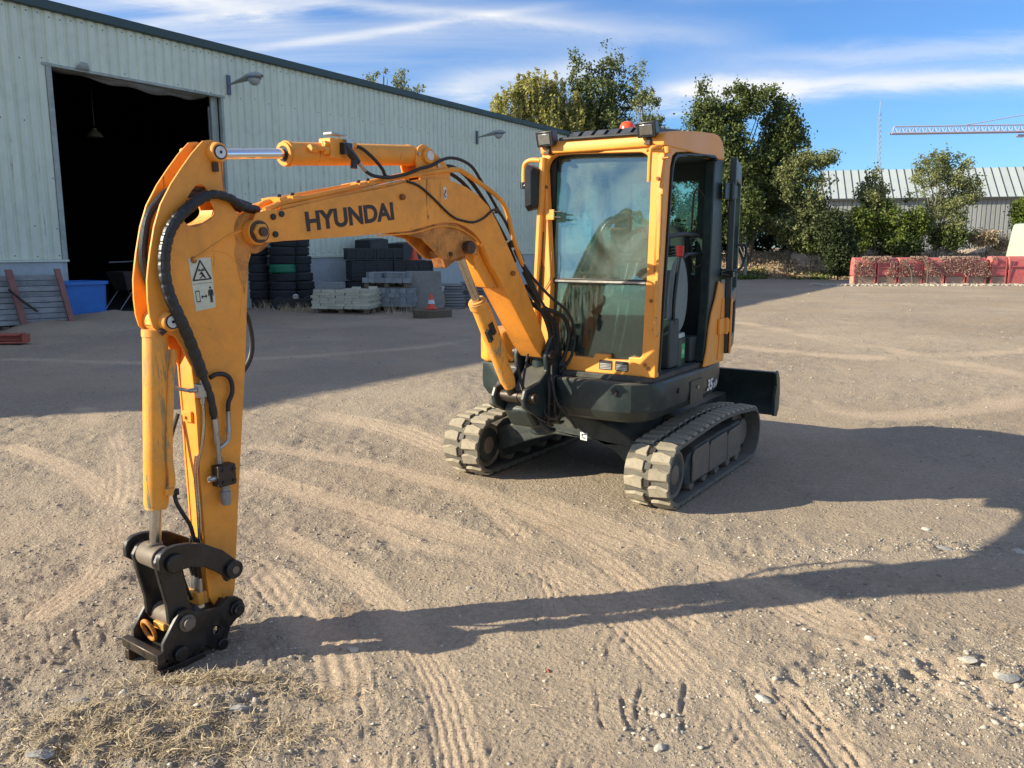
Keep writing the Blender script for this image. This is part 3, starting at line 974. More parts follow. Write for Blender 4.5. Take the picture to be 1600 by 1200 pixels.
# rubble clusters bottom right and bottom left
cx_, cy_ = [], []
for (px0, py0, rx, ry, n_) in ((1500, 1065, .42, .26, 900), (1330, 1095, .22, .16, 500), (1290, 870, .32, .12, 350), (1490, 860, .34, .14, 450), (120, 1165, .30, .10, 260), (370, 1105, .10, .07, 160), (1570, 1130, .22, .2, 400), (1020, 1130, .10, .14, 120)):
    gx, gy = ground_pt(px0, py0)
    cx_.append(RNG.normal(gx, rx * .6, n_))
    cy_.append(RNG.normal(gy, ry * .6, n_))
cx_, cy_ = np.concatenate(cx_), np.concatenate(cy_)
ok = cy_ > 1.5
cx_, cy_ = cx_[ok], cy_[ok]
sz = np.minimum(0.0026 + 0.0034 * RNG.pareto(2.9, len(cx_)), 0.014)
rb = stones('rubble', cx_, cy_, sz, 'gravel_mix', sink=0.55)
tag(rb, 'patches of coarser broken rubble and chippings lying at the front right of the yard', 'rubble', kind='stuff')

# ---- straw and dry grass
n_s = 5200
sx, sy = [], []
for (px0, py0, rx, ry, n_) in ((210, 1135, .34, .11, 1700), (330, 1070, .26, .04, 1000), (120, 1175, .25, .08, 700), (430, 1150, .26, .10, 500), (260, 1180, .3, .06, 800), (480, 1090, .2, .06, 250), (700, 1120, .8, .4, 120)):
    gx, gy = ground_pt(px0, py0)
    sx.append(RNG.normal(gx, rx * .62, n_))
    sy.append(RNG.normal(gy, ry * .72, n_))
sx, sy = np.concatenate(sx), np.concatenate(sy)
hz = ground_h(sx, sy)[0]
n_s = len(sx)
L0 = RNG.uniform(0.015, 0.055, n_s)
an = RNG.uniform(0, 6.28, n_s)
el = np.abs(RNG.normal(0.05, 0.28, n_s))
d_ = np.stack([np.cos(an) * np.cos(el), np.sin(an) * np.cos(el), np.sin(el)], 1)
pr = np.stack([-np.sin(an), np.cos(an), RNG.uniform(-.6, .6, n_s)], 1) * RNG.uniform(.0007, .0018, n_s)[:, None]
base = np.stack([sx, sy, hz + RNG.uniform(0.000, 0.014, n_s)], 1)
bend = np.stack([RNG.normal(0, .004, n_s), RNG.normal(0, .004, n_s), RNG.uniform(0, .005, n_s)], 1)
P0, P1, P2 = base, base + d_ * (L0 / 2)[:, None] + bend, base + d_ * L0[:, None]
V = np.stack([P0 - pr, P0 + pr, P1 - pr, P1 + pr, P2 - pr * .4, P2 + pr * .4], 1).reshape(-1, 3)
k0 = (np.arange(n_s) * 6)[:, None]
Fq = np.concatenate([k0 + np.array([[0, 1, 3, 2]]), k0 + np.array([[2, 3, 5, 4]])], 0)
vr = RNG.uniform(0, 1, n_s)
st = raw('straw', V, Fq, 'straw_mix', np.concatenate([vr, vr]))
tag(st, 'dry straw and dead grass trampled into the sand at the front left', 'straw', kind='stuff')


# ---- single stones one can point to
def rock(px, py, r, label, matn, seed, sx_=1.2, sy_=.85, sz_=.6):
    rg = np.random.default_rng(seed)
    r *= .78
    bm = bmesh.new()
    bmesh.ops.create_icosphere(bm, subdivisions=2, radius=1.0)
    pl_ = [Vector(rg.normal(0, 1, 3)).normalized() for _ in range(9)]
    for v in bm.verts:
        for q in pl_:
            e = v.co.dot(q)
            if e > 0.62:
                v.co -= q * (e - 0.62)
        v.co += Vector(rg.normal(0, .035, 3))
        v.co.x *= sx_ * r
        v.co.y *= sy_ * r
        v.co.z *= sz_ * r
    me = bpy.data.meshes.new('rock')
    bm.to_mesh(me)
    bm.free()
    me.materials.append(MATS[matn])
    o = bpy.data.objects.new('rock', me)
    COL.objects.link(o)
    x, y = ground_pt(px, py)
    o.location = (x, y, gz(x, y) + r * sz_ * 0.12)
    o.rotation_euler = (0, 0, rg.uniform(0, 6))
    tag(o, label, 'rock')


rock(552, 1017, .034, 'sharp white stone lying at the edge of the arm shadow right of the hitch', 'stone_pale', 3, 1.4, .7, .7)
rock(732, 922, .018, 'small white stone alone on the sand just above the middle of the arm shadow', 'stone_pale', 4)
rock(690, 1008, .014, 'small pale stone right of the sharp white stone just under the arm shadow', 'stone_pale', 14)
rock(857, 1048, .015, 'small reddish brick fragment on the sand below the arm shadow', 'stone_brick', 5)
rock(1190, 1098, .040, 'low buff stone beside a deep dark hollow in the lower right sand', 'stone_pale', 6, 1.3, .9, .5)
rock(1032, 1172, .030, 'pale stone at the foot of a deep groove near the bottom edge', 'stone_pale', 7)
rock(1475, 862, .045, 'grey stone half inside the end of the shadow right of the machine', 'stone_grey', 8, 1.5, .8, .5)
rock(1446, 831, .028, 'pale stone just outside the tip of the boom shadow', 'stone_pale', 9)
rock(1592, 868, .045, 'pale flat stone in the shadow at the right picture edge', 'stone_pale', 10, 1.3, .8, .5)
rock(1325, 841, .020, 'white stone on the lit gravel between machine and arm shadow', 'stone_pale', 11)
rock(1256, 988, .018, 'squared cream stone just below the arm shadow on the right', 'stone_pale', 12)
rock(1360, 1008, .028, 'rounded buff stone below the arm shadow nearer the right edge', 'stone_pale', 13)
rock(1575, 1076, .060, 'dark slate-like slab sticking out of the rubble at the right edge', 'stone_grey', 15, 1.5, .6, .35)
rock(1510, 1046, .040, 'rounded buff stone above the rubble patch at the lower right', 'stone_pale', 16, 1.4, .8, .5)
rock(1560, 1068, .034, 'cream stone just left of the dark slab in the rubble', 'stone_pale', 17)
rock(1268, 1067, .018, 'white chip on the grey rubble patch left of the large rubble', 'stone_pale', 18)
rock(124, 1102, .034, 'dark grey stone at the upper left edge of the straw patch', 'stone_grey', 19, 1.4, .8, .6)
rock(190, 1088, .036, 'pale stone at the top of the straw patch below the hitch', 'stone_pale', 20, 1.5, .8, .6)
rock(375, 1115, .045, 'blue-grey clod in the hollow right of the straw patch', 'stone_grey', 21, 1.3, .9, .4)
rock(45, 1170, .035, 'buff stone at the lower left picture corner', 'stone_pale', 22)
rock(103, 1172, .035, 'pale upright stone in the straw near the lower left corner', 'stone_pale', 23, 1.0, .8, .8)
rock(65, 1190, .050, 'grey lump of rubble at the bottom left edge', 'stone_grey', 24, 1.4, .9, .5)
rock(265, 1148, .026, 'whitish stone in the middle of the straw', 'stone_pale', 25)
rock(335, 1188, .034, 'dark stone half buried at the bottom edge below the straw', 'stone_grey', 26)

# ================================================================== WAREHOUSE
WO = Vector((-10.581, 16.890, 0))          # survey point on the wall
WD = Vector((0.527, 0.850, 0)).normalized()
WN = Vector((WD.y, -WD.x, 0))              # outward, towards the yard
wrz = math.atan2(WD.y, WD.x)               # local x runs along the wall, local -y points to the yard
T0, T1 = 1.43 - 63 * 0.235, 24.2
EAVE, SILL, DEEP = 6.68, 1.37, 20.0
D0, D1, DTOP = 1.43, 1.43 + 19 * 0.235, 5.41            # door opening
wh = thing('warehouse', 'long pale green corrugated metal warehouse with a large dark open doorway on the left', 'warehouse', WO, wrz)


def wl(t, n, z=0.0):
    """world point from distance along the wall, distance out into the yard, height"""
    return WO + WD * t + WN * n + Vector((0, 0, z))


def corr_sheet(length_n, z0, z1, pitch=0.235):
    """trapezoidal sheet of n pitches starting at x=0, face towards -y"""
    prof = []
    for i in range(length_n):
        x0 = i * pitch
        prof += [(x0, -0.000), (x0 + .045, -0.0), (x0 + .072, -0.034), (x0 + pitch - .030, -0.034)]
    prof.append((length_n * pitch, 0.0))
    v, f = [], []
    for x, y in prof:
        v += [(x, y, z0), (x, y, z1)]
    for i in range(len(prof) - 1):
        a = i * 2
        f.append((a, a + 2, a + 3, a + 1))
    mb = MB()
    mb.add(v, f)
    m = mb.mesh('cladding_panel', 'cladding', smooth=False)
    bm = bmesh.new()
    bm.from_mesh(m)
    bmesh.ops.solidify(bm, geom=bm.faces[:], thickness=0.002)
    bm.to_mesh(m)
    bm.free()
    return m


PIT = 0.235
PW = 4 * PIT
full = corr_sheet(4, SILL, EAVE - 0.16)
over = corr_sheet(4, DTOP, EAVE - 0.16)
k = 0
tt = T0
rg = random.Random(4)
while tt < T1 - 0.1:
    # sheets run up to the door jambs, then over the lintel, then on
    nm = full
    if D0 - 0.05 < tt + 0.01 and tt + PW < D1 + 0.06:
        nm = over
    nxt = tt + PW
    if nm is full and tt < D0 - .05 < nxt - .02:
        npt = max(1, int(round((D0 - tt) / PIT)))
        put('cladding_panel', corr_sheet(npt, SILL, EAVE - .16), wh, (D0 - npt * PIT, 0, 0))
        tt = D0
        continue
    if nm is full and D0 - .05 < tt < D1 - .05:
        npt = max(1, int(round((D1 - tt) / PIT)))
        put('cladding_panel', corr_sheet(npt, DTOP, EAVE - .16), wh, (tt, 0, 0))
        tt = D1
        continue
    put('cladding_panel', nm, wh, (tt, rg.uniform(-.0015, .0015), 0))
    tt = nxt
T1 = tt
# rows of fixing screws
mb = MB()
for z in (1.45, 2.05, 3.05, 4.2, 5.5, 6.4):
    x = T0 + .16
    while x < T1:
        if not (D0 - .05 < x < D1 + .05 and z < DTOP + .05):
            if rg.random() < .8:
                mb.box((x + rg.uniform(-.01, .01), -0.039, z + rg.uniform(-.04, .04)), (.022, .008, .022))
        x += PIT * (1 if z > 6 or z < 1.5 else 2)
tag(mb.obj('fixing_screw', 'cladding_trim', wh, smooth=False), kind='stuff')
# eave gutter and trim
mb = MB()
mb.boxmm((T0 - .05, -.14, EAVE - .17), (T1 + .05, .05, EAVE + .02))
mb.obj('gutter', 'cladding_trim', wh, bevel=.02)
# base wall of blockwork
for a, b in ((T0, D0 - .02), (D1 + .02, T1)):
    mb = MB()
    mb.boxmm((a, -.055, -.2), (b, .14, SILL - .05))
    mb.obj('base_wall', 'base_render', wh, bevel=.01)
    mb = MB()
    mb.boxmm((a, -.10, SILL - .047), (b + (.12 if a == T0 else 0), .10, SILL - .004))
    mb.obj('drip_sill', 'cladding', wh)
# door frame
mb = MB()
mb.boxmm((D0 - .015, -.060, SILL - .003), (D0 + .10, .16, DTOP + .05))
mb.obj('door_jamb', 'frame_trim', wh, bevel=.006)
mb = MB()
mb.boxmm((D0 - .012, .0, -.1), (D0 + .10, .18, SILL - .006))
mb.obj('door_jamb', 'base_render', wh)
mb = MB()
mb.boxmm((D1 - .02, -.055, 0), (D1 + .05, .05, DTOP + .04))
mb.boxmm((D1 - .22, .09, 0), (D1 - .02, .16, DTOP + .02))
mb.obj('door_jamb', 'frame_trim', wh, bevel=.006)
mb = MB()
mb.boxmm((D1 - .27, .14, 0), (D1 - .245, .18, DTOP - .25))
mb.obj('door_guide_rail', 'galvanised', wh)
mb = MB()
mb.boxmm((D0 - .10, -.065, DTOP - .01), (D1 + .10, .10, DTOP + .05))
mb.obj('lintel_trim', 'frame_trim', wh, bevel=.004)
# bent flashing hanging under the lintel
v, f = [], []
n = 26
for i in range(n + 1):
    x = D0 + .1 + (D1 - D0 - .45) * i / n
    s = i / n
    sag = -.03 - .20 * math.sin(s * math.pi * .92) ** 1.0 * (0.35 + .65 * s) - .03 * math.sin(s * 23)
    v += [(x, .01, DTOP - .01), (x, .09 + .05 * math.sin(s * 9), DTOP + sag * .5), (x, .12 + .06 * math.sin(s * 7 + 1), DTOP + sag)]
for i in range(n):
    for j in (0, 1):
        a = i * 3 + j
        f.append((a, a + 3, a + 4, a + 1))
mb = MB()
mb.add(v, f)
o = mb.obj('bent_flashing', 'bent_flashing', wh)
md = o.modifiers.new('thickness', 'SOLIDIFY')
md.thickness = .006
# ragged bird's nest / torn sheet at the lintel
mb = MB()
mb.add([(D0 + .62, -.08, DTOP + .03), (D0 + .92, -.10, DTOP + .02), (D0 + .86, -.16, DTOP + .17), (D0 + .72, -.15, DTOP + .19)], [(0, 1, 2, 3)])
o = mb.obj('torn_flashing', 'frame_trim', wh)
o.modifiers.new('thickness', 'SOLIDIFY').thickness = .01
# roof, end walls and the inside of the hall
mb = MB()
RG = EAVE + DEEP / 2 * math.tan(rad(5))
prof = [(-.12, EAVE + .03), (DEEP / 2, RG + .03), (DEEP + .12, EAVE + .03), (DEEP + .12, EAVE - .02), (DEEP / 2, RG - .06), (-.04, EAVE - .02)]
mb.prism(prof, lambda p, q, w: (w, p, q), T0 - .1, T1 + .1)
mb.obj('roof', 'cladding_trim', wh)
for x0, x1 in ((T0 + .01, T0 + .12), (T1 - .12, T1 - .01)):
    mb = MB()
    mb.prism([(.20, -.1), (DEEP, -.1), (DEEP, EAVE - .03), (DEEP / 2, RG - .08), (.20, EAVE - .03)], lambda p, q, w: (w, p, q), x0, x1)
    mb.obj('gable_wall', 'cladding', wh)
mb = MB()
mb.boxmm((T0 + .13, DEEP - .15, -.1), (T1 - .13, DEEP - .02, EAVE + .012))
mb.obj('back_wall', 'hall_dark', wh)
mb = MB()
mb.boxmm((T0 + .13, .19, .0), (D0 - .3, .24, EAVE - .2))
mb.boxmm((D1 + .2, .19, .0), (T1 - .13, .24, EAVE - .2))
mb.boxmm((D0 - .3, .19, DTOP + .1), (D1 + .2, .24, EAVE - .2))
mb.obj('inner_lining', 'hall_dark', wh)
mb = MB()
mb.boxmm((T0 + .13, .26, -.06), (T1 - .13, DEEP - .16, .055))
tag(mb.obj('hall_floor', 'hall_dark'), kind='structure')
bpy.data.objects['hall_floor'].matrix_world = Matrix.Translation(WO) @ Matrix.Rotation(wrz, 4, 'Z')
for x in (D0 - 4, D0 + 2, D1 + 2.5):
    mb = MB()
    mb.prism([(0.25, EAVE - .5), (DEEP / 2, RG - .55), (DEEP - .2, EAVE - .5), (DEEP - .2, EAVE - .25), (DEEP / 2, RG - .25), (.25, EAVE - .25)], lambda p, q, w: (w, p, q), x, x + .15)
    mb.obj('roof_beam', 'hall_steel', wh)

# high-bay lamp inside
lp = thing('pendant_lamp', 'pale bell-shaped hall lamp hanging in the dark behind the open doorway', 'lamp', wl(3.67, -2.0, 4.42), wrz)
mb = MB()
mb.lathe([(.20, -.10), (.185, -.06), (.12, .02), (.06, .06), (.04, .12), (0, .13)], (0, 0, 0))
mb.obj('lamp_shade', 'old_enamel', lp)
mb = MB()
mb.tube([(0, 0, .17), (0, 0, 1.9)], .012, 6)
mb.obj('cable', 'black_plastic', lp)


def wall_lamp(t_, z, label):
    g = thing('wall_lamp', label, 'wall lamp', wl(t_, .04, z), wrz, 'street-type lamps on the warehouse wall')
    mb = MB()
    mb.boxmm((-.05, -.05, -.24), (.05, .0, .24))
    mb.obj('bracket', 'lamp_bracket', g, bevel=.006)
    # arm leaves the wall towards -y, head points outwards
    mb = MB()
    secs = []
    for s, r_, zc in ((0, .035, 0), (.12, .045, .015), (.35, .085, .045), (.62, .13, .075), (.82, .17, .10), (1.02, .165, .115), (1.16, .11, .105), (1.22, .03, .10)):
        secs.append((s, r_, zc))
    v, f = [], []
    n = 16
    for s, r_, zc in secs:
        for k_ in range(n):
            a = 2 * math.pi * k_ / n
            v.append((math.cos(a) * r_, -.05 - s, zc + math.sin(a) * r_ * (.62 if math.sin(a) > 0 else .35)))
    for i in range(len(secs) - 1):
        for k_ in range(n):
            a, b = i * n + k_, i * n + (k_ + 1) % n
            f.append((a, b, b + n, a + n))
    f.append(tuple(range(n)))
    mb.add(v, f)
    mb.obj('housing', 'lamp_housing', g)
    mb = MB()
    mb.lathe([(.155, .0), (.15, -.06), (.12, -.13), (.06, -.17), (0, -.18)], (0, -.98, .07), 20)
    mb.obj('glass_bowl', 'lamp_bowl', g)
    mb = MB()
    mb.ring((0, -.98, .05), (0, -.98, .085), .175, .15, 20)
    mb.obj('bowl_rim', 'lamp_bracket', g)
    return g


wall_lamp(6.14, 5.75, 'weathered street-type lamp on the wall just right of the open doorway')
wall_lamp(17.5, 5.66, 'weathered street-type lamp on the wall farther along, left of the cab')

# ================================================================== THINGS ALONG THE WALL
# cart in the doorway
g = thing('basket_cart', 'grey metal basket on splayed thin legs standing inside the dark doorway', 'cart', wl(4.25, -2.0, .055), wrz + .2)
mb = MB()
v = [(-.42, -.3, .95), (.5, -.3, .95), (.5, .3, .95), (-.42, .3, .95), (-.22, -.2, .48), (.35, -.2, .48), (.35, .2, .48), (-.22, .2, .48)]
mb.add(v, [(0, 1, 5, 4), (1, 2, 6, 5), (2, 3, 7, 6), (3, 0, 4, 7), (4, 5, 6, 7)])
o = mb.obj('basket', 'hall_steel', g, smooth=False)
o.modifiers.new('thickness', 'SOLIDIFY').thickness = .01
for sy_ in (-.25, .25):
    for p0, p1 in (((-.1, sy_, .46), (-.55, sy_, 0)), ((.2, sy_, .46), (.6, sy_, 0))):
        mb = MB()
        mb.tube([p0, p1], .016, 8)
        mb.obj('leg', 'galvanised', g)
mb = MB()
mb.tube([(-.85, -.3, 1.20), (.35, -.3, 1.22)], .02, 8)
mb.obj('push_bar', 'galvanised', g)

# blue plastic tub
g = thing('plastic_tub', 'blue plastic tub with rolled rim standing at the left jamb of the doorway', 'tub', wl(1.22, .75, -.05), wrz + .05)
mb = MB()
mb.prism(rrect(-.50, -.40, .50, .40, .10), lambda p, q, w: (p * (.93 if w < .5 else 1), q * (.9 if w < .5 else 1), w), .0, .96,)
o = mb.obj('shell', 'blue_plastic', g, bevel=.02)
mb = MB()
mb.prism(rrect(-.54, -.44, .54, .44, .12), lambda p, q, w: (p, q, w), .90, .97, [rrect(-.46, -.36, .46, .36, .1)[::-1]])
mb.obj('rim', 'blue_plastic', g, bevel=.012)
# heap of earth in front of it
mb = MB()
nv, nf = [], []
for i in range(15):
    for j in range(25):
        a, b = j / 24 * 2 - 1, i / 14 * 2 - 1
        hgt = max(0, 1 - a * a - b * b) ** .8 * .27 * (1 + .25 * math.sin(a * 7 + b * 3))
        nv.append((a * 2.4, b * 1.3, hgt - .03 + (.03 * float(vnoise(np.array(a * 6.), np.array(b * 6.), 3)) if hgt > 0 else 0)))
for i in range(14):
    for j in range(24):
        k = i * 25 + j
        nf.append((k, k + 1, k + 26, k + 25))
mb.add(nv, nf)
o = mb.obj('earth_heap', 'yard_sand', None)
o.location = wl(1.25, 1.65, 0)
o.rotation_euler = (0, 0, wrz)
tag(o, kind='structure')

# stack of grey boards with pinkish steel straps at left edge
g = thing('board_stack', 'stack of weathered grey boards between pinkish steel posts at the left picture edge', 'board stack', at(22, 500, 16.4) * Vector((1, 1, 0)) if False else Vector((-9.45, 16.1, 0)), wrz - .32)
rg = random.Random(11)
for i in range(9):
    mb = MB()
    z = .16 + i * .105
    x0, x1 = -1.55 + rg.uniform(-.03, .03), .62 + rg.uniform(-.04, .05) - i * .012
    mb.boxmm((x0, -.35 + .02 * i + rg.uniform(-.02, .02), z), (x1, .30 + .02 * i, z + .099 + rg.uniform(-.006, .004)))
    mb.obj('board', 'grey_wood', g, bevel=.008)
for x, tz in ((-.22, .06), (.60, .05)):
    mb = MB()
    mb.add([(x - tz + .05, -.50, .02), (x + tz + .05, -.50, .02), (x + tz + .05, -.37, .02), (x - tz + .05, -.37, .02),
            (x - tz - .14, -.38, 1.22), (x + tz - .14, -.38, 1.22), (x + tz - .14, -.26, 1.22), (x - tz - .14, -.26, 1.22)],
           [(0, 1, 2, 3), (4, 5, 6, 7), (0, 1, 5, 4), (1, 2, 6, 5), (2, 3, 7, 6), (3, 0, 4, 7)])
    mb.obj('post', 'pink_steel', g, bevel=.006)
for x in (-1.3, -.5, .4):
    mb = MB()
    mb.boxmm((x - .06, -.42, .0), (x + .06, .35, .14))
    mb.obj('bearer', 'pallet_wood', g, bevel=.006)
mb = MB()
mb.tube([(-.42, -.52, .86), (-.2, -.55, .62), (.02, -.56, .42)], .022, 8)
mb.obj('strap_lever', 'dark_steel', g)
g = thing('steel_beam', 'short red oxide steel beam lying on the ground at the left picture edge', 'beam', (-8.75, 13.95, 0), rad(6))
mb = MB()
mb.boxmm((-1.6, -.14, .02), (.42, .14, .05))
mb.boxmm((-1.6, -.14, .15), (.36, .14, .18))
mb.boxmm((-1.6, -.02, .05), (.39, .02, .15))
mb.obj('web_and_flanges', 'red_beam', g, bevel=.008)
mb = MB()
mb.boxmm((.40, -.12, .02), (.43, .12, .17))
mb.obj('end_plate', 'red_beam', g, bevel=.004)


# tyres: three leaning columns
def tyre_mesh():
    mb = MB()
    R0, W_ = .34, .245
    prof = [(.20, -.08), (.225, -.105), (.29, -.118), (.325, -.105), (.34, -.085), (.342, -.03), (.333, -.028), (.333, -.018), (.342, -.016), (.343, 0),
            (.342, .016), (.333, .018), (.333, .028), (.342, .03), (.34, .085), (.325, .105), (.29, .118), (.225, .105), (.20, .08)]
    mb.lathe(prof, (0, 0, 0), 32)
    mb.f = [q for q in mb.f if len(q) == 4]
    mb.mi = mb.mi[:len(mb.f)]
    for k_ in range(32):
        for s in (-1, 1):
            a = 2 * math.pi * (k_ + (.25 if s > 0 else 0)) / 32
            M = Matrix.Rotation(a, 3, 'Z')
            mb.box(M @ Vector((.338, 0, s * .062)), (.022, .034, .045), M=M)
    return mb.mesh('tyre', 'tyre_rubber')


TY = tyre_mesh()
rg = random.Random(5)
base_px = [(406, 481), (443, 482), (474, 480)]
col_word = ['left', 'middle', 'right']
row_word = ['bottom', 'second', 'third', 'fourth', 'fifth', 'sixth', 'seventh', 'eighth', 'ninth', 'top']
for ci, (px, py) in enumerate(base_px):
    x, y = ground_pt(px, py)
    y += .35
    x *= y / (y - .35)
    nrow = (9, 9, 8)[ci]
    for r_ in range(nrow):
        lab = '%s black tyre from the ground in the %s column of the stack by the wall' % (row_word[r_] if r_ else 'lowest', col_word[ci])
        if r_ == nrow - 1:
            lab = 'topmost black tyre in the %s column of the stack by the wall' % col_word[ci]
        o = bpy.data.objects.new('tyre', TY)
        COL.objects.link(o)
        if ci == 1 and r_ == 4:
            o.data = TY.copy()
            o.data.materials[0] = MATS['green_plastic']
            o.name = 'tyre'
            lab = 'green band-like tyre in the middle column of the black stack'
        dx = -.012 * r_ if ci == 0 else (-.02 * r_ if ci == 2 else .006 * r_)
        o.location = (x + dx + rg.uniform(-.025, .025), y + rg.uniform(-.03, .03), .125 + r_ * .232)
        o.rotation_euler = (rg.uniform(-.03, .03), rg.uniform(-.04, .04), rg.uniform(0, 6))
        tag(o, lab, 'tyre', 'tyres stacked against the warehouse')

# weeds at the foot of the tyres
tx, ty_ = [], []
for px, py, n_ in ((400, 478, 160), (425, 481, 120), (445, 486, 60), (470, 486, 50), (620, 489, 40), (700, 470, 60)):
    gx, gy = ground_pt(px, py)
    tx.append(RNG.normal(gx, .3, n_))
    ty_.append(RNG.normal(gy, .15, n_))
tx, ty_ = np.concatenate(tx), np.concatenate(ty_)
n_ = len(tx)
an = RNG.uniform(0, 6.28, n_)
hg = RNG.uniform(.08, .30, n_)
top = np.stack([tx + np.cos(an) * hg * .6, ty_ + np.sin(an) * hg * .6, hg], 1)
V = np.stack([np.stack([tx - .008, ty_, tx * 0 - .02], 1), np.stack([tx + .008, ty_, tx * 0 - .02], 1), top], 1).reshape(-1, 3)
Fq = (np.arange(n_) * 3)[:, None] + np.array([[0, 1, 2]])
o = raw('dry_weeds', V, Fq, 'straw_mix', RNG.uniform(0, 1, n_))
tag(o, 'dry weeds growing at the foot of the tyre stack and the pallets', 'weeds', kind='stuff')

# small black strimmer-like machine with white disc in front of the tyres
x, y = ground_pt(460, 484)
g = thing('hand_roller', 'small black wheeled tool with white disc between the tyres and cream bricks', 'tool', (x, y, 0), .3)
mb = MB()
mb.cyl((-.38, -.05, .17), (-.38, .07, .17), .17, n=20)
mb.obj('wheel', 'tyre_rubber', g, bevel=.02)
mb = MB()
mb.prism(rrect(-.30, .05, .22, .30, .06), lambda p, q, w: (p, w, q), -.12, .12)
mb.obj('body', 'black_plastic', g, bevel=.02)
mb = MB()
mb.cyl((.04, -.15, .34), (.04, -.12, .36), .075, n=18)
mb.obj('disc', 'cone_white', g)
mb = MB()
mb.tube([(.1, 0, .2), (.35, .02, .33), (.62, .05, .38)], .022, 8)
mb.obj('handle', 'black_plastic', g)

# leaning plank
g = thing('plank', 'dark weathered plank leaning against the wall between tyres and black crates', 'plank', wl(8.15, .55, 0), wrz)
mb = MB()
mb.box((-.30, .28, 1.45), (.24, .06, 3.0), M=Matrix.Rotation(rad(-8), 3, 'Y') @ Matrix.Rotation(rad(-10), 3, 'X'))
o = mb.obj('board', 'old_plank', g, bevel=.006)


def pallet(parent, w=1.2, d=.8, z=0.0):
    for yy_ in (-d / 2 + .05, 0, d / 2 - .05):
        for xx_ in (-w / 2 + .06, 0, w / 2 - .06):
            mb = MB()
            mb.boxmm((xx_ - .06, yy_ - .05, z + .024), (xx_ + .06, yy_ + .05, z + .10))
            mb.obj('block', 'pallet_wood', parent)
        mb = MB()
        mb.boxmm((-w / 2, yy_ - .05, z), (w / 2, yy_ + .05, z + .022))
        mb.obj('bottom_board', 'pallet_wood', parent)
    for i in range(7):
        xx_ = -w / 2 + .05 + i * (w - .1) / 6
        mb = MB()
        mb.boxmm((xx_ - .045, -d / 2, z + .102), (xx_ + .045, d / 2, z + .124))
        mb.obj('top_board', 'pallet_wood', parent)


def crate_mesh(w, d, h_):
    mb = MB()
    mb.boxmm((-w / 2, -d / 2, 0), (w / 2, d / 2, .05))
    nr = 5
    for i in range(nr):
        z0 = .03 + i * (h_ - .05) / nr
        zz_ = z0 + (h_ - .05) / nr * .62
        mb.boxmm((-w / 2, -d / 2, z0), (w / 2, -d / 2 + .02, zz_))
        mb.boxmm((-w / 2, d / 2 - .02, z0), (w / 2, d / 2, zz_))
        mb.boxmm((-w / 2, -d / 2 + .021, z0), (-w / 2 + .02, d / 2 - .021, zz_))
        mb.boxmm((w / 2 - .02, -d / 2 + .021, z0), (w / 2, d / 2 - .021, zz_))
    for x in np.linspace(-w / 2 + .02, w / 2 - .02, 4):
        mb.boxmm((x - .02, -d / 2 - .012, 0), (x + .02, -d / 2 - .001, h_))
        mb.boxmm((x - .02, d / 2 + .001, 0), (x + .02, d / 2 + .012, h_))
    for s in (-1, 1):
        for y in np.linspace(-d / 2 + .03, d / 2 - .03, 3):
            mb.boxmm((s * w / 2 - .012 if s < 0 else w / 2 + .001, y - .02, 0), (-w / 2 - .001 if s < 0 else w / 2 + .012, y + .02, h_))
    mb.boxmm((-w / 2 - .015, -d / 2 - .015, h_ - .045), (w / 2 + .015, -d / 2 - .0005, h_ + .001))
    mb.boxmm((-w / 2 - .015, d / 2 + .0005, h_ - .045), (w / 2 + .015, d / 2 + .015, h_ + .001))
    mb.boxmm((-w / 2 + .03, -d / 2 + .03, .05), (w / 2 - .03, d / 2 - .03, h_ - .03))
    return mb


CM1 = crate_mesh(1.15, .8, .55).mesh('crate', 'crate_black', smooth=False)
CM2 = crate_mesh(.78, .6, .33).mesh('crate', 'crate_black', smooth=False)
CW = wl(8.85, 1.75, 0)
crz = wrz - .62
cdx, cdy = Vector((math.cos(crz), math.sin(crz), 0)), Vector((-math.sin(crz), math.cos(crz), 0))
for i, (dx, dz, m_, lab) in enumerate(((.35, .12, CM1, 'large black slatted crate at the bottom left of the crate stack, behind the cream bricks'),
                                       (1.55, .12, CM1, 'large black slatted crate at the bottom right of the crate stack'),
                                       (.38, .70, CM1, 'large black slatted crate in the upper left of the crate stack, under the flat crates'),
                                       (1.58, .70, CM1, 'large black slatted crate in the upper right of the crate stack, under the traffic cone'),
                                       (.12, 1.27, CM2, 'low black crate lying leftmost on top of the crate stack'),
                                       (.93, 1.27, CM2, 'low black crate lying in the middle of the top of the crate stack'))):
    o = put('crate', m_, None, CW + cdx * dx + Vector((0, 0, dz)), crz)
    tag(o, lab, 'crate', 'black crates stacked by the wall')
g = thing('pallet', 'dark wooden pallet under the stack of black crates', 'pallet', CW + cdx * .95, crz)
pallet(g, 2.3, .8, -.006)


def cone(name, loc, s, label):
    g = thing(name, label, 'traffic cone', loc, .3, 'red traffic cones')
    mb = MB()
    mb.prism(rrect(-.20 * s, -.20 * s, .20 * s, .20 * s, .04), lambda p, q, w: (p, q, w), 0, .03 * s)
    mb.obj('base', 'cone_red', g, bevel=.006)
    mb = MB()
    mb.lathe([(.145 * s, .031 * s), (.028 * s, .50 * s), (.0, .505 * s)], (0, 0, 0), 20)
    mb.obj('cone_body', 'cone_red', g)
    if 'white' in label:
        mb = MB()
        mb.lathe([(.113 * s, .18 * s), (.084 * s, .30 * s)], (0, 0, 0), 20)
        o = mb.obj('reflective_band', 'cone_white', g)
        o.modifiers.new('t', 'SOLIDIFY').thickness = -.006
    return g


cone('traffic_cone', CW + cdx * 1.72 + Vector((0, 0, 1.255)), .80, 'plain red traffic cone standing on top of the black crates')


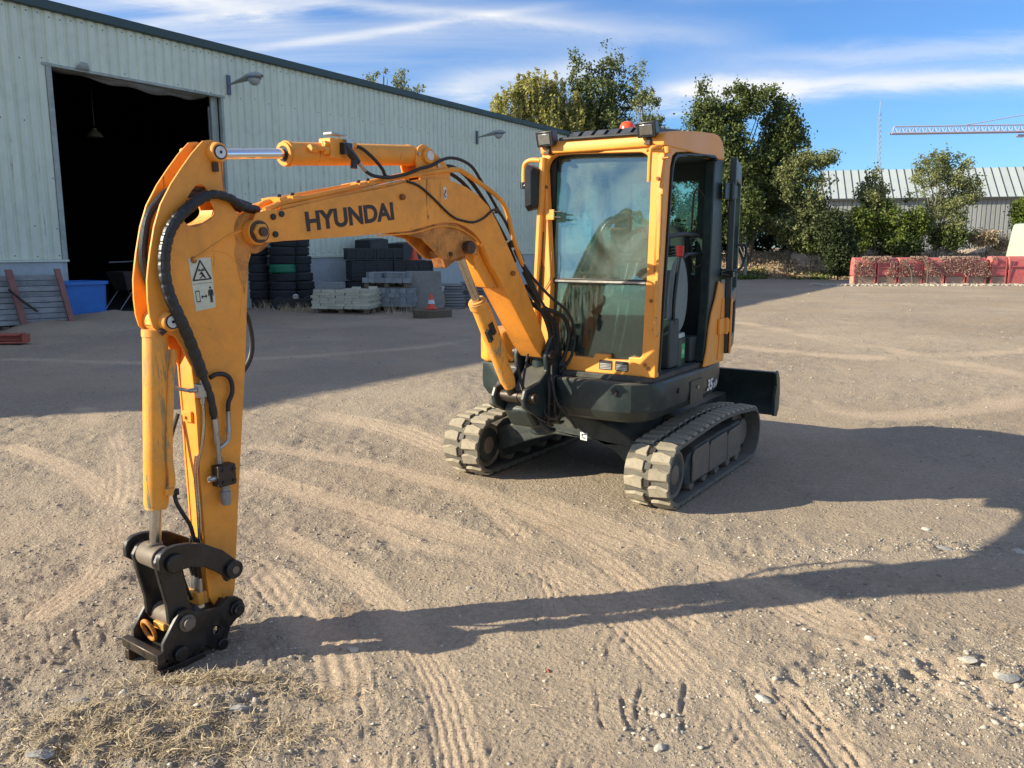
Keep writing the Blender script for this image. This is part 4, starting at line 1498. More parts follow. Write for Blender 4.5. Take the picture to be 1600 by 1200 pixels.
def brick_stack(label, loc, rz, nx_, ny_, nz, bw, bd, bh, matn, partname, z0=.126, holes=(), top_extra=()):
    g = thing('pallet_load', label, 'pallet of blocks', loc, rz)
    me = MB()
    me.boxmm((-bw / 2 + .002, -bd / 2 + .002, 0), (bw / 2 - .002, bd / 2 - .002, bh - .003))
    me = me.mesh(partname, matn, smooth=False)
    rg_ = random.Random(len(label))
    w, d = nx_ * bw, ny_ * bd
    pallet(g, w * .96, d * .96, 0)
    for k_ in range(nz):
        off = (bw * .5 if k_ % 2 else 0)
        for j in range(ny_):
            for i in range(nx_):
                edge = i in (0, nx_ - 1) or j in (0, ny_ - 1) or k_ == nz - 1
                if not edge:
                    continue
                if k_ == nz - 1 and (i, j) in holes:
                    continue
                x = -w / 2 + bw * (i + .5) + (rg_.uniform(-.012, .012))
                y = -d / 2 + bd * (j + .5) + (rg_.uniform(-.012, .012))
                put(partname, me, g, (x + off * .35 - bw * .09, y, z0 + k_ * bh), rg_.uniform(-.02, .02))
    return g, me


x, y = ground_pt(531, 491)
g, me = brick_stack('pallet of small cream bricks in seven courses standing in front of the black crates', (x + .08, y + .58, 0), rad(-8), 7, 6, 7, .21, .175, .066, 'brick_cream', 'brick', holes=((0, 0), (1, 0), (2, 2), (5, 5), (6, 1), (3, 1)))
for dx, dy in ((-.55, .1), (-.32, .1), (.28, -.1), (.62, .2)):
    put('brick', me, g, (dx, dy, .126 + 7 * .066), .15)
gb = MB()
gb.boxmm((-.30, -.2, 0), (.30, .2, .16))
o = put('stone_block', gb.mesh('stone_block', 'slab_grey'), None, (x - .36, y + .75, .126 + 7 * .066 + .002), -.1)
tag(o, 'loose grey block lying on the left end of the cream bricks', 'block')

x, y = ground_pt(613, 487)
g, me = brick_stack('lower pallet of grey paving blocks right of the cream bricks', (x, y + .62, 0), rad(-14), 9, 6, 4, .148, .19, .118, 'paver_grey', 'paver')
g2, me2 = brick_stack('upper pallet of grey paving blocks stacked on the lower grey pallet', (x - .07, y + .62, .126 + 4 * .118 + .004), rad(-11), 8, 5, 2, .155, .2, .13, 'paver_grey', 'paver', holes=((0, 0), (7, 0), (6, 4), (0, 4), (3, 0)))

# L-shaped concrete retaining element
x, y = ground_pt(664, 486)
g = thing('concrete_wall_element', 'free-standing concrete retaining wall element behind the small striped cone', 'concrete element', (x, y + .1, 0), rad(4))
mb = MB()
mb.prism([(-.36, 0), (.42, 0), (.40, .30), (.36, 1.02), (-.42, 1.02), (-.40, .2)], lambda p, q, w: (p * 1.15, w, q), 0, .14)
mb.obj('face_slab', 'concrete', g, bevel=.02)
mb = MB()
mb.boxmm((-.40, .142, 0), (.44, .75, .12))
mb.obj('foot_slab', 'concrete', g, bevel=.015)
mb = MB()
mb.tube([(-.18, .10, 1.0), (-.22, .08, 1.12), (-.30, .06, 1.22)], .016, 6)
mb.obj('lifting_bar', 'dark_steel', g)
# ring slab with cone
x, y = ground_pt(673, 497)
o = MB()
o.lathe([(.46, 0), (.47, .17), (.45, .19), (.32, .19), (.30, .17), (0, .17)], (0, 0, 0), 36)
o = o.obj('manhole_ring', 'pallet_wood', None, bevel=.0)
o.location = (x, y + .45, -.01)
tag(o, 'low round brownish manhole ring lying in front of the concrete element', 'manhole ring')
cone('traffic_cone', (x - .02, y + .40, .182), .72, 'small red and white striped traffic cone standing on the manhole ring')


def slab_pile(label, px, py, w, d, n_, th, rz):
    x, y = ground_pt(px, py)
    g = thing('slab_pile', label, 'slab pile', (x, y + d / 2, 0), rz)
    rg_ = random.Random(n_)
    me_ = MB()
    me_.boxmm((-w / 2, -d / 2, 0), (w / 2, d / 2, th * .8))
    me_ = me_.mesh('slab', 'slab_grey')
    for k_ in range(n_):
        put('slab', me_, g, (rg_.uniform(-.05, .05), rg_.uniform(-.04, .04), k_ * th), rg_.uniform(-.03, .03))
    return g


slab_pile('pile of thin grey slabs just right of the concrete wall element', 708, 482, .52, .6, 9, .075, .1)
slab_pile('pile of grey slabs seen behind the boom cylinder rod', 742, 478, .7, .7, 8, .085, -.1)
# dark sheet-covered racks behind
for t_, w, h_, lab in ((10.7, .9, 1.9, 'tall black covered rack against the wall behind the concrete element'), (12.3, 1.0, 1.8, 'second tall black covered rack against the wall, behind the raised boom')):
    g = thing('covered_rack', lab, 'rack', wl(t_, .7, 0), wrz, 'black covered racks at the wall')
    mb = MB()
    mb.prism([(-w / 2, 0), (w / 2, 0), (w / 2 - .03, h_ * .98), (.1, h_), (-w / 2 + .04, h_ * .97)], lambda p, q, w_: (p, w_, q), -.35, .3)
    mb.obj('cover', 'crate_black', g, bevel=.03)
    mb = MB()
    mb.boxmm((-w / 2 - .05, -.40, 0), (w / 2 + .05, .34, .10))
    mb.obj('base', 'pallet_wood', g)

# ================================================================== BACKGROUND RIGHT
# earth bank
NB, MBK = 190, 40
bx = np.linspace(-14, 60, NB)
by = np.linspace(0, 1, MBK)
BX, BT = np.meshgrid(bx, by)
BY = 42.5 + BT * 10 - 1.2 * np.clip((BX - 8) / 30, 0, 1.6) + 0.5 * vnoise(BX * .3, BX * 0, 5)
hill = (1 - np.cos(np.clip(BT * 1.9, 0, 1) * math.pi)) / 2
top = 1.35 + .35 * vnoise(BX * .16, BX * 0, 2) + 0.2 * vnoise(BX * .6, BT * 3, 4)
top = top + 0.5 * np.clip((BX - 26) / 6, 0, 1)
BZ = hill * top * (1 + .12 * fbm(BX, BT * 8, .9, 3, .5, 6)) - .03
V = np.stack([BX, BY, BZ], -1).reshape(-1, 3)
idx = np.arange(NB * MBK).reshape(MBK, NB)
Fq = np.stack([idx[:-1, :-1], idx[:-1, 1:], idx[1:, 1:], idx[1:, :-1]], -1).reshape(-1, 4)
bank = raw('earth_bank', V, Fq, 'dry_litter', smooth=True)
tag(bank, kind='structure')


def bank_h(x, y):
    j = np.clip(((x + 14) / 74 * (NB - 1)).astype(int), 0, NB - 1)
    yy_ = BY[:, j]
    i = np.array([np.searchsorted(yy_[:, k], y[k]) for k in range(len(y))])
    return np.where(i > 0, BZ[np.clip(i, 0, MBK - 1), j], 0)


def leaves(cent, size, rng, aspect=1.0, droop=0.0, quad=True):
    """leaf-sized faces at the given points"""
    n = len(cent)
    u = rng.normal(0, 1, (n, 3))
    u /= np.linalg.norm(u, axis=1)[:, None]
    if droop:
        u[:, 2] = u[:, 2] * (1 - droop) - droop
        u /= np.linalg.norm(u, axis=1)[:, None]
    w = rng.normal(0, 1, (n, 3))
    w -= (w * u).sum(1)[:, None] * u
    w /= np.linalg.norm(w, axis=1)[:, None]
    s = (size * rng.uniform(.6, 1.35, n))[:, None]
    a = cent - u * s * aspect
    b = cent + w * s * .62
    c_ = cent + u * s * aspect
    d = cent - w * s * .62
    V = np.stack([a, b, c_, d], 1).reshape(-1, 3)
    F_ = (np.arange(n) * 4)[:, None] + np.array([[0, 1, 2, 3]])
    return V, F_


def tree(name, label, base, blobs, matn, bark='bark', n_leaf=9000, size=.10, clump=.34, seed=1, trunk_r=.16, stems=1, droop=0.0, cat='tree', group=None, gaps=.35, trunk_top=None, strands=False):
    """blobs: (x, y, z, rx, ry, rz, density) in world metres; trunk and limbs reach into them"""
    n_leaf = int(n_leaf * 1.7)
    size *= .78
    rng = np.random.default_rng(seed)
    base = Vector(base)
    g = thing(name, label, cat, base, 0, group)
    bl = np.array([b[:6] for b in blobs], float)
    den = np.array([b[6] for b in blobs], float)
    vol = bl[:, 3] * bl[:, 4] * bl[:, 5] * den
    # limbs
    mb = MB()
    cz = bl[:, 2].max()
    for s in range(stems):
        off = Vector((rng.uniform(-.3, .3), rng.uniform(-.3, .3), 0)) if stems > 1 else Vector((0, 0, 0))
        tb = bl[rng.integers(0, len(bl))] if stems > 1 else bl[np.argmax(bl[:, 2])]
        tip = Vector((tb[0], tb[1], tb[2] - tb[5] * .1)) - base
        mid = Vector((tip.x * .25 + rng.uniform(-.2, .2), tip.y * .25, tip.z * .5)) + off
        mb.tube([off + Vector((0, 0, -.3)), off * 1.1 + Vector((tip.x * .06, 0, tip.z * .2)), mid, tip], [trunk_r, trunk_r * .8, trunk_r * .5, trunk_r * .12], 8, smooth=5)
    mb.obj('trunk', bark, g)
    mb = MB()
    main = bl[np.argmax(bl[:, 2])]
    for b in bl:
        for q in range(3):
            e = Vector((b[0] + rng.uniform(-.6, .6) * b[3], b[1] + rng.uniform(-.5, .5) * b[4], b[2] + rng.uniform(-.5, .35) * b[5])) - base
            z0 = max(.15, min(e.z * rng.uniform(.30, .6), e.z - .3))
            st_ = Vector((main[0] - base.x, main[1] - base.y, 0)) * (z0 / (main[2])) * .5
            st_.z = z0
            m2 = (st_ + e) / 2 + Vector((rng.uniform(-.2, .2), rng.uniform(-.2, .2), rng.uniform(-.1, .25)))
            mb.tube([st_, m2, e], [trunk_r * .34, trunk_r * .2, trunk_r * .05], 5, smooth=4)
    mb.obj('limbs', bark, g)
    # leaf clumps
    n_cl = max(12, int(n_leaf / 26))
    pick = rng.choice(len(bl), n_cl, p=vol ** .8 / (vol ** .8).sum())
    d = rng.normal(0, 1, (n_cl, 3))
    d /= np.linalg.norm(d, axis=1)[:, None]
    r_ = rng.uniform(.25, 1.0, n_cl) ** .5 * rng.uniform(.82, 1.12, n_cl)
    cc = bl[pick, :3] + d * r_[:, None] * bl[pick, 3:6]
    gp = vnoise(cc[:, 0] * .9 + cc[:, 1] * .4, cc[:, 2] * .9, seed)
    cc = cc[gp > -gaps]
    n_cl = len(cc)
    which = rng.integers(0, n_cl, n_leaf)
    cs = clump * rng.uniform(.5, 1.25, n_cl)
    dd = rng.normal(0, .55, (n_leaf, 3)) * cs[which][:, None]
    if strands:
        dd[:, 2] = -np.abs(dd[:, 2]) * 3.2
        dd[:, :2] *= .35
    pts = cc[which] + dd - np.array(base)
    pts = pts[pts[:, 2] > .1]
    V, F_ = leaves(pts, size, rng, 1.35 if droop else 1.0, droop)
    cv_ = rng.uniform(0, 1, n_cl)
    var = np.clip(cv_[which][:len(F_)] * .75 + rng.uniform(0, .35, len(F_)), 0, 1)
    raw('crown', V, F_, matn, var, g)
    return g


def B(px, py, rx, ry, Y, depth=None, den=1.0):
    """crown blob from a survey direction: centre, half sizes in survey pixels at distance Y"""
    p = at(px, py, Y)
    k_ = Y / 1262
    return (p.x, p.y, p.z, rx * k_, (depth if depth else rx * k_), ry * k_, den)


def base_at(px, Y, z=0.0):
    p = at(px, 385, Y)
    return (p.x, p.y, z)


Yt = 47.0
# golden weeping birch behind the end of the warehouse
tree('birch_tree', 'yellow-green birch with hanging twigs behind the far end of the warehouse roof', base_at(822, Yt, .3),
     [B(800, 165, 32, 34, Yt), B(835, 140, 28, 32, Yt), B(872, 140, 14, 30, Yt, None, .8), B(815, 120, 8, 18, Yt, None, .5), B(860, 180, 34, 46, Yt), B(780, 190, 22, 22, Yt), B(838, 230, 46, 46, Yt), B(905, 205, 28, 60, Yt), B(835, 122, 9, 16, Yt, None, .5), B(860, 300, 50, 50, Yt)],
     'leaf_birch', 'pale_bark', 26000, .085, .30, 3, .14, droop=.6, strands=True, gaps=.5)
tree('poplar_tree', 'tall dark green poplar with several upright spires, rising highest behind the cab', base_at(935, Yt + 1, .3),
     [B(900, 125, 10, 40, Yt + 1), B(920, 118, 8, 34, Yt + 1), B(945, 105, 13, 34, Yt + 1), B(962, 120, 14, 42, Yt + 1), B(930, 165, 38, 46, Yt + 1), B(985, 165, 15, 50, Yt + 1), B(950, 210, 52, 50, Yt + 1), B(955, 290, 60, 60, Yt + 1), B(880, 215, 22, 40, Yt + 1, None, .6)],
     'leaf_poplar', 'bark', 24000, .095, .30, 4, .2, stems=3, gaps=.6)
tree('alder_tree', 'thin-leaved lighter tree to the right of the tall poplar, above the cab roof', base_at(1010, Yt - 1, .3),
     [B(1000, 120, 8, 26, Yt - 1, None, .35), B(1008, 165, 20, 30, Yt - 1, None, .6), B(1025, 178, 22, 26, Yt - 1, None, .7), B(1015, 230, 34, 40, Yt - 1), B(1020, 310, 44, 60, Yt - 1)],
     'leaf_light', 'bark', 9000, .085, .26, 5, .12, gaps=.35)
tree('oak_tree', 'large dark green oak with a broad rounded crown right of the cab', base_at(1160, 45, .4),
     [B(1105, 175, 26, 26, 45), B(1090, 205, 22, 30, 45), B(1150, 160, 26, 26, 45), B(1190, 165, 30, 30, 45), B(1215, 190, 34, 32, 45), B(1235, 225, 26, 34, 45), B(1130, 215, 40, 46, 45), B(1185, 235, 48, 50, 45), B(1178, 200, 34, 34, 45), B(1150, 240, 30, 30, 45), B(1140, 290, 56, 50, 45), B(1200, 300, 40, 40, 45), B(1100, 140, 10, 14, 45, None, .6), B(1075, 250, 22, 40, 45), B(1240, 190, 12, 12, 45, None, .5), B(1110, 345, 50, 34, 45)],
     'leaf_oak', 'bark', 36000, .10, .36, 6, .2, stems=3, gaps=.42)
tree('hawthorn_tree', 'smaller yellow-green tree in front of the oak, its branches reaching right over the shed roof', base_at(1232, 43.6, .5),
     [B(1240, 265, 24, 24, 43.6), B(1275, 250, 30, 12, 43.6, None, .7), B(1298, 246, 14, 8, 43.6, None, .5), B(1225, 300, 26, 30, 43.6), B(1255, 320, 34, 36, 43.6), B(1225, 345, 28, 26, 43.6), B(1280, 285, 22, 14, 43.6, None, .6), B(1250, 365, 34, 20, 43.6)],
     'leaf_light', 'bark', 13000, .085, .26, 7, .07, gaps=.4)
tree('thicket', 'dark green thicket closing the gap behind the oak and the smaller tree', base_at(1190, 50, .6),
     [B(1085, 350, 34, 50, 50), B(1130, 365, 40, 34, 50), B(1180, 360, 40, 40, 50), B(1225, 350, 40, 46, 50), B(1270, 345, 34, 40, 50), B(1300, 370, 30, 24, 50)],
     'leaf_dark', 'bark', 15000, .11, .36, 41, .07, stems=4, cat='thicket', gaps=.7)
tree('birch_sapling', 'thin dark-trunked tree at the left foot of the oak, seen beyond the open cab door', base_at(1166, 43.2, .3),
     [B(1170, 330, 24, 40, 43.2, None, .5), B(1150, 360, 20, 20, 43.2, None, .5)],
     'leaf_oak', 'pale_bark', 2600, .09, .3, 8, .10, gaps=.4)
tree('rowan_tree', 'slender light green tree standing against the roof of the far shed', base_at(1366, 44, .9),
     [B(1366, 280, 14, 18, 44, None, .6), B(1362, 305, 24, 20, 44, None, .7), B(1372, 335, 24, 24, 44), B(1360, 365, 22, 22, 44)],
     'leaf_light', 'pale_bark', 5200, .085, .25, 9, .05, gaps=.3)
tree('sparse_tree', 'airy tree with thin pale stems and few leaves in front of the far shed', base_at(1456, 44, .9),
     [B(1462, 248, 24, 14, 44, None, .5), B(1490, 262, 24, 18, 44, None, .45), B(1450, 275, 28, 20, 44, None, .6), B(1480, 300, 46, 26, 44, None, .7), B(1440, 310, 22, 20, 44, None, .5), B(1470, 340, 40, 28, 44, None, .6), B(1518, 295, 14, 22, 44, None, .35)],
     'leaf_light', 'pale_bark', 8600, .075, .24, 10, .06, stems=3, gaps=.3)
tree('dark_shrub', 'dark evergreen shrub standing beside the left end of the red barriers', base_at(1312, 41.2, .1),
     [B(1312, 395, 24, 34, 41.2), B(1305, 365, 26, 24, 41.2), B(1322, 420, 18, 16, 41.2), B(1300, 345, 22, 18, 41.2, None, .6)],
     'leaf_dark', 'bark', 9500, .085, .26, 11, .05, cat='shrub', gaps=.6)
for (px, cols, seed, lab, m_) in ((1345, [(1345, 345, 22, 22), (1340, 375, 24, 18)], 21, 'bright green bush right behind the dark shrub', 'leaf_bright'),
                                  (1395, [(1395, 345, 26, 20), (1400, 372, 30, 18), (1385, 325, 12, 10)], 22, 'broad yellow-green bush below the slender light tree', 'leaf_bright'),
                                  (1428, [(1430, 350, 22, 24), (1425, 375, 20, 16)], 23, 'yellow-green bush left of the airy tree', 'leaf_bright'),
                                  (1408, [(1408, 385, 34, 14)], 24, 'low dark bush between the yellow-green bushes and the barriers', 'leaf_dark'),
                                  (1480, [(1485, 372, 30, 16)], 25, 'grey-green bush at the foot of the airy tree', 'leaf_oak'),
                                  (1592, [(1594, 330, 12, 16), (1598, 350, 12, 12)], 26, 'leafy branch of a bush at the right picture edge above the pale panel', 'leaf_bright'),
                                  (1262, [(1262, 385, 30, 16), (1285, 350, 16, 30)], 27, 'dark green bush between the smaller tree and the dark shrub', 'leaf_oak'),
                                  (1540, [(1540, 372, 22, 10), (1560, 380, 16, 9)], 28, 'brown-green scrub bush in front of the white part of the shed', 'scrub')):
    tree('bush', lab, base_at(px, 43.4, .8), [B(a, b, c_, d, 43.4) for a, b, c_, d in cols], m_, 'bark', 2600, .08, .26, seed, .035, stems=2, cat='bush', group='bushes on the bank', gaps=.5)
tree('distant_tree', 'light green tree top rising left behind the warehouse roof', base_at(600, 60, .3),
     [B(600, 118, 10, 12, 60, None, .5), B(588, 128, 22, 10, 60, None, .6), B(628, 125, 10, 15, 60, None, .7), B(652, 142, 8, 8, 60, None, .6), B(612, 160, 40, 26, 60), B(610, 230, 60, 50, 60)],
     'leaf_light', 'bark', 8000, .11, .34, 12, .2, gaps=.3)

# scrub and litter covering the bank
n_ = 26000
sx_ = RNG.uniform(2, 44, n_)
sy_ = 42.2 + RNG.uniform(0, 1, n_) * 6
hb = bank_h(sx_, sy_)
pts = np.stack([sx_, sy_, hb + RNG.uniform(0, .13, n_)], 1)
keep = vnoise(sx_ * .8, sy_ * 1.1, 17) > -.55
pts = pts[keep]
V, F_ = leaves(pts, .075, RNG)
sc_ = raw('bank_scrub', V, F_, 'scrub', RNG.uniform(0, 1, len(F_)))
tag(sc_, 'dry brown leaves, twigs and thin weeds covering the earth bank below the trees', 'scrub', kind='stuff')
n_ = 9000
sx_ = RNG.uniform(8, 30, n_)
sy_ = 41.6 + RNG.uniform(0, 1, n_) ** 1.4 * 2.5
hb = bank_h(sx_, sy_)
pts = np.stack([sx_, sy_, hb + RNG.uniform(0, .14, n_)], 1)
pts = pts[vnoise(sx_ * .7, sy_ * .9, 27) > .1]
V, F_ = leaves(pts, .065, RNG, 1.5)
sc_ = raw('green_weeds', V, F_, 'leaf_bright', RNG.uniform(0, .8, len(F_)))
tag(sc_, 'patches of low green weeds along the foot of the bank', 'weeds', kind='stuff')

# red plastic barriers
marks = [1334, 1402, 1445, 1476, 1507, 1542, 1548, 1573, 1574, 1606, 1640]
Yb = 36.2
segs = [(1333, 1368), (1369, 1401), (1402, 1441), (1442, 1475), (1476, 1508), (1509, 1541), (1546, 1572), (1574, 1604), (1606, 1640)]
for i, (a, b) in enumerate(segs):
    p0, p1 = at(a, 385, Yb), at(b, 385, Yb)
    w = p1.x - p0.x
    lab = ['leftmost red barrier, half covered with dry litter, beside the dark shrub', 'second red barrier from the left, dulled by dry litter',
           'third red barrier from the left, a dark branch leaning across it', 'fourth red barrier from the left, with dry twigs on top', 'middle red barrier with dry litter on its face',
           'red barrier just left of the gap in the row', 'clean red barrier just right of the gap in the row', 'bright red barrier at the right picture edge', 'red barrier cut off by the right picture edge'][i]
    g = thing('road_barrier', lab, 'barrier', ((p0.x + p1.x) / 2, Yb, 0), RNG.uniform(-.05, .05), 'red barriers in a row along the bank')
    tall = 1.17 + (.06 if i in (6, 7, 8) else 0)
    mb = MB()
    zb = .38 if i not in (7,) else .03
    mb.prism([(-.26, zb), (.26, zb), (.20, tall - .12), (.12, tall), (-.12, tall), (-.20, tall - .12)], lambda p, q, w_: (w_, p, q), -w / 2 + .02, w / 2 - .02)
    mb.obj('barrier_body', 'barrier_red', g, bevel=.03)
    if zb > .1:
        mb = MB()
        mb.boxmm((-w / 2 + .03, -.24, 0), (w / 2 - .03, .24, .36))
        mb.obj('foot', 'barrier_foot', g, bevel=.02)
    mb = MB()
    for sgn in (-1, 1):
        mb.boxmm((sgn * (w / 2 - .05) - .03, -.275, .0), (sgn * (w / 2 - .05) + .03, -.255, tall - .1))
    mb.boxmm((-w / 2 + .09, -.268, tall * .62), (w / 2 - .09, -.225, tall * .66))
    mb.obj('rib', 'barrier_red', g)
n_ = 8500
px_ = RNG.uniform(1334, 1560, n_)
sx_ = (px_ - 800) / 1298 * (Yb - .3) * 1.0
hz_ = np.where(RNG.uniform(0, 1, n_) < .35, 1.17 + RNG.uniform(-.04, .05, n_), RNG.uniform(.36, 1.2, n_))
yb_ = Yb - .30 + RNG.uniform(-.05, .03, n_) + np.where(hz_ > 1.13, RNG.uniform(0, .35, n_), 0)
pts = np.stack([sx_ * (yb_ / (Yb - .3)), yb_, hz_], 1)
pts = pts[(vnoise(px_ * .05, hz_ * 2.5, 3) > -.35)]
V, F_ = leaves(pts, .022, RNG, 1.9)
lt = raw('dry_litter', V, F_, 'litter_mix', RNG.uniform(0, 1, len(F_)))
tag(lt, 'dry leaves and twigs caught on the faces and tops of the red barriers', 'litter', kind='stuff')
for (a, b, lab) in (((1441, 400), (1448, 446), 'thin dark branch leaning against the third red barrier'), ((1410, 405), (1426, 446), 'second thin dark branch leaning on the red barriers')):
    p0, p1 = at(*a, Yb - .45), at(*b, Yb - .6)
    p1.z = 0
    mb = MB()
    mb.tube([p0, (p0 + p1) / 2 + Vector((.12, 0, .12)), p1], .035, 6, smooth=4)
    tag(mb.obj('branch', 'bark'), lab, 'branch')
# strip of pale chippings along the foot of the barriers
n_ = 2600
sx_ = RNG.uniform(13, 26, n_)
sy_ = Yb - .7 + RNG.normal(0, .28, n_)
ch = stones('chippings', sx_, sy_, RNG.uniform(.03, .085, n_), 'gravel_mix')
tag(ch, 'strip of pale chippings lying along the foot of the red barriers', 'chippings', kind='stuff')
# pale upright panel at right edge
p = at(1600, 405, 39.0)
g = thing('pale_tank', 'pale greenish-white tapered panel of a tank standing behind the barriers at the right edge', 'tank', (p.x + .35, 39.0, 0), 0)
mb = MB()
mb.prism([(-.78, .0), (1.6, 0), (1.6, 2.72), (-.42, 2.72), (-.50, 2.6), (-.70, 1.3)], lambda p_, q, w: (p_, w, q), -.5, .9)
mb.obj('shell', 'pale_panel', g, bevel=.06)
mb = MB()
mb.boxmm((-.25, -.53, 1.0), (1.4, -.51, 2.2))
mb.obj('side_panel', 'pale_panel', g, bevel=.02)

# dark wrecked sheet lying at the foot of the bank
p = Vector((*ground_pt(1205, 435), 0))
mb = MB()
mb.prism([(-1.3, 0), (1.4, 0), (1.5, .12), (.6, .26), (-.2, .18), (-1.2, .10)], lambda a, b, w: (a, w, b), -.3, .3)
o = mb.obj('rusty_sheet', 'rusty_paint', None)
o.location = (p.x, p.y + .2, 0)
tag(o, 'dark rusty sheet lying at the foot of the bank right of the cab door', 'metal sheet')

# far shed
Ys = 72.0
sh = thing('shed', 'long low metal shed with pale ribbed roof beyond the trees on the right', 'shed', (at(1282, 385, Ys).x, Ys, 0), rad(-13.0))
LEN, EZ, RZ, DP = 36.0, 5.70, 8.25, 2.8
pitch = .62
n_ = int(LEN / pitch)
me = MB()
me.prism([(0, 0), (pitch - .05, 0), (pitch - .05, .02), (pitch, .02), (pitch, -.02), (0, -.02)], lambda a, b, w: (a, (DP) * w, EZ + (RZ - EZ) * w + b), -.03, 1.0)
me = me.mesh('roof_sheet', 'shed_roof', smooth=False)
ms = MB()
ms.boxmm((-.035, 0, 0), (.035, .05, 1))
for i in range(n_):
    # the left verge of the roof is cut at a slant: ridge starts farther right
    put('roof_sheet', me, sh, (i * pitch + .0, 0, 0))
rb_ = MB()
rb_.prism([(-.028, .0), (.028, 0), (.028, .04), (-.028, .04)], lambda a, b, w: (a, DP * w - .01, EZ + (RZ - EZ) * w + b + .005), -.03, 1.0)
rb_ = rb_.mesh('roof_rib', 'shed_seam', smooth=False)
for i in range(n_ + 1):
    put('roof_rib', rb_, sh, (i * pitch - .03, 0, 0.01))
wp = MB()
for i in range(4):
    wp.boxmm((i * .35, 0, 0), (i * .35 + .24, .05, EZ - .12))
    wp.boxmm((i * .35 + .24, .04, 0), (i * .35 + .35, .09, EZ - .12))
wp = wp.mesh('wall_panel', 'shed_wall', smooth=False)
x = 0
while x < 14.6:
    put('wall_panel', wp, sh, (x, .3, 0))
    x += 1.4
ww = MB()
ww.boxmm((0, 0, .0), (2.55, .06, 2.55))
ww = ww.mesh('white_panel', 'shed_white', smooth=False)
for i in range(8):
    for j in range(2):
        put('white_panel', ww, sh, (x + .05 + i * 2.62, .28, .35 + j * 2.62))
mb = MB()
for i in range(9):
    mb.boxmm((x + i * 2.62 - .02, .24, .3), (x + i * 2.62 + .05, .275, EZ - .15))
mb.boxmm((x, .235, 2.93), (x + 21, .272, 2.98))
mb.obj('panel_trim', 'pink_trim', sh)
mb = MB()
mb.boxmm((-.1, -.12, EZ - .17), (LEN + .1, .02, EZ - .02))
mb.obj('eaves_gutter', 'shed_seam', sh)
mb = MB()
mb.prism([(.36, 0), (DP * 2, 0), (DP * 2, EZ - .1), (DP, RZ - .06), (.36, EZ - .1)], lambda a, b, w: (w, a, b), .02, LEN)
mb.obj('shed_body', 'shed_wall', sh)

# radio mast
Ym = 230.0
p0, p1 = at(1370, 385, Ym), at(1376, 158, Ym)
g = thing('radio_mast', 'very thin lattice radio mast rising behind the far shed', 'mast', (p0.x, Ym, 0))
mb = MB()
hm = p1.z
w0, w1 = .75, .35
for k_ in range(3):
    a = k_ * 2.094
    mb.tube([(math.cos(a) * w0, math.sin(a) * w0, 0), (p1.x - p0.x + math.cos(a) * w1, math.sin(a) * w1, hm - 3)], .09, 4)
mb.tube([(p1.x - p0.x, 0, hm - 3), (p1.x - p0.x, 0, hm)], .12, 4)
mb.obj('legs', 'mast_steel', g)
mb = MB()
for i in range(26):
    z0, z1 = i * (hm - 3) / 26, (i + 1) * (hm - 3) / 26
    s0, s1 = z0 / (hm - 3), z1 / (hm - 3)
    for k_ in range(3):
        a, b = k_ * 2.094, (k_ + 1) * 2.094
        r0, r1 = w0 + (w1 - w0) * s0, w0 + (w1 - w0) * s1
        ox0, ox1 = (p1.x - p0.x) * s0, (p1.x - p0.x) * s1
        mb.tube([(ox0 + math.cos(a) * r0, math.sin(a) * r0, z0), (ox1 + math.cos(b) * r1, math.sin(b) * r1, z1)], .035, 3)
mb.obj('bracing', 'mast_steel', g)

# tower crane
Yc = 190.0
a0, a1 = at(1394, 203, Yc), at(1780, 196, Yc)
g = thing('tower_crane', 'tower crane with a long pale lattice jib reaching in from the right', 'crane', (a1.x, Yc, 0))
jl = a1.x - a0.x
jz = a0.z
mb = MB()
hj = 1.55
mb.tube([(-jl, 0, jz - .75), (12, 0, a1.z - .75)], .22, 4)
mb.tube([(-jl, 1.3, jz - .75), (12, 1.3, a1.z - .75)], .20, 4)
mb.obj('jib_chords', 'jib_paint', g)
mb = MB()
mb.tube([(-jl + .8, .65, jz + hj - .75), (12, .65, a1.z + hj - .75)], .16, 4)
nb = 44
for i in range(nb):
    xa, xb = -jl + i * (jl + 10) / nb, -jl + (i + 1) * (jl + 10) / nb
    xm = (xa + xb) / 2
    za = jz + (a1.z - jz) * (i / nb)
    for yy_ in (0, 1.3):
        mb.tube([(xa, yy_, za - .75), (xm, .65, za + hj - .75), (xb, yy_, za - .75)], .09, 3)
mb.obj('jib_bracing', 'crane_steel', g)
mb = MB()
p2 = at(1600, 184, Yc)
p3 = at(1510, 197, Yc)
mb.tube([(p3.x - a1.x, .65, p3.z + .3), (2, .65, p2.z + 5.4)], .10, 4)
mb.obj('tie_bar', 'crane_steel', g)
mb = MB()
for sx_ in (-1, 1):
    for sy_ in (-1, 1):
        mb.tube([(sx_ * .9 + 2, sy_ * .9, 0), (sx_ * .9 + 2, sy_ * .9, jz + 1)], .15, 4)
for i in range(18):
    z0, z1 = i * jz / 18, (i + 1) * jz / 18
    for (q0, q1) in (((-1, -1), (1, -1)), ((1, -1), (1, 1)), ((1, 1), (-1, 1)), ((-1, 1), (-1, -1))):
        mb.tube([(q0[0] * .9 + 2, q0[1] * .9, z0), (q1[0] * .9 + 2, q1[1] * .9, z1)], .08, 3)
mb.tube([(2, 0, jz + 1), (2, .65, p2.z + 5.6)], .4, 4)
mb.obj('tower', 'crane_steel', g)
mb = MB()
mb.boxmm((-38 if False else -(a1.x - at(1597, 205, Yc).x) - .6, .2, jz - 1.5), (-(a1.x - at(1597, 205, Yc).x) + .8, 1.1, jz - .9))
mb.obj('trolley', 'jib_paint', g)

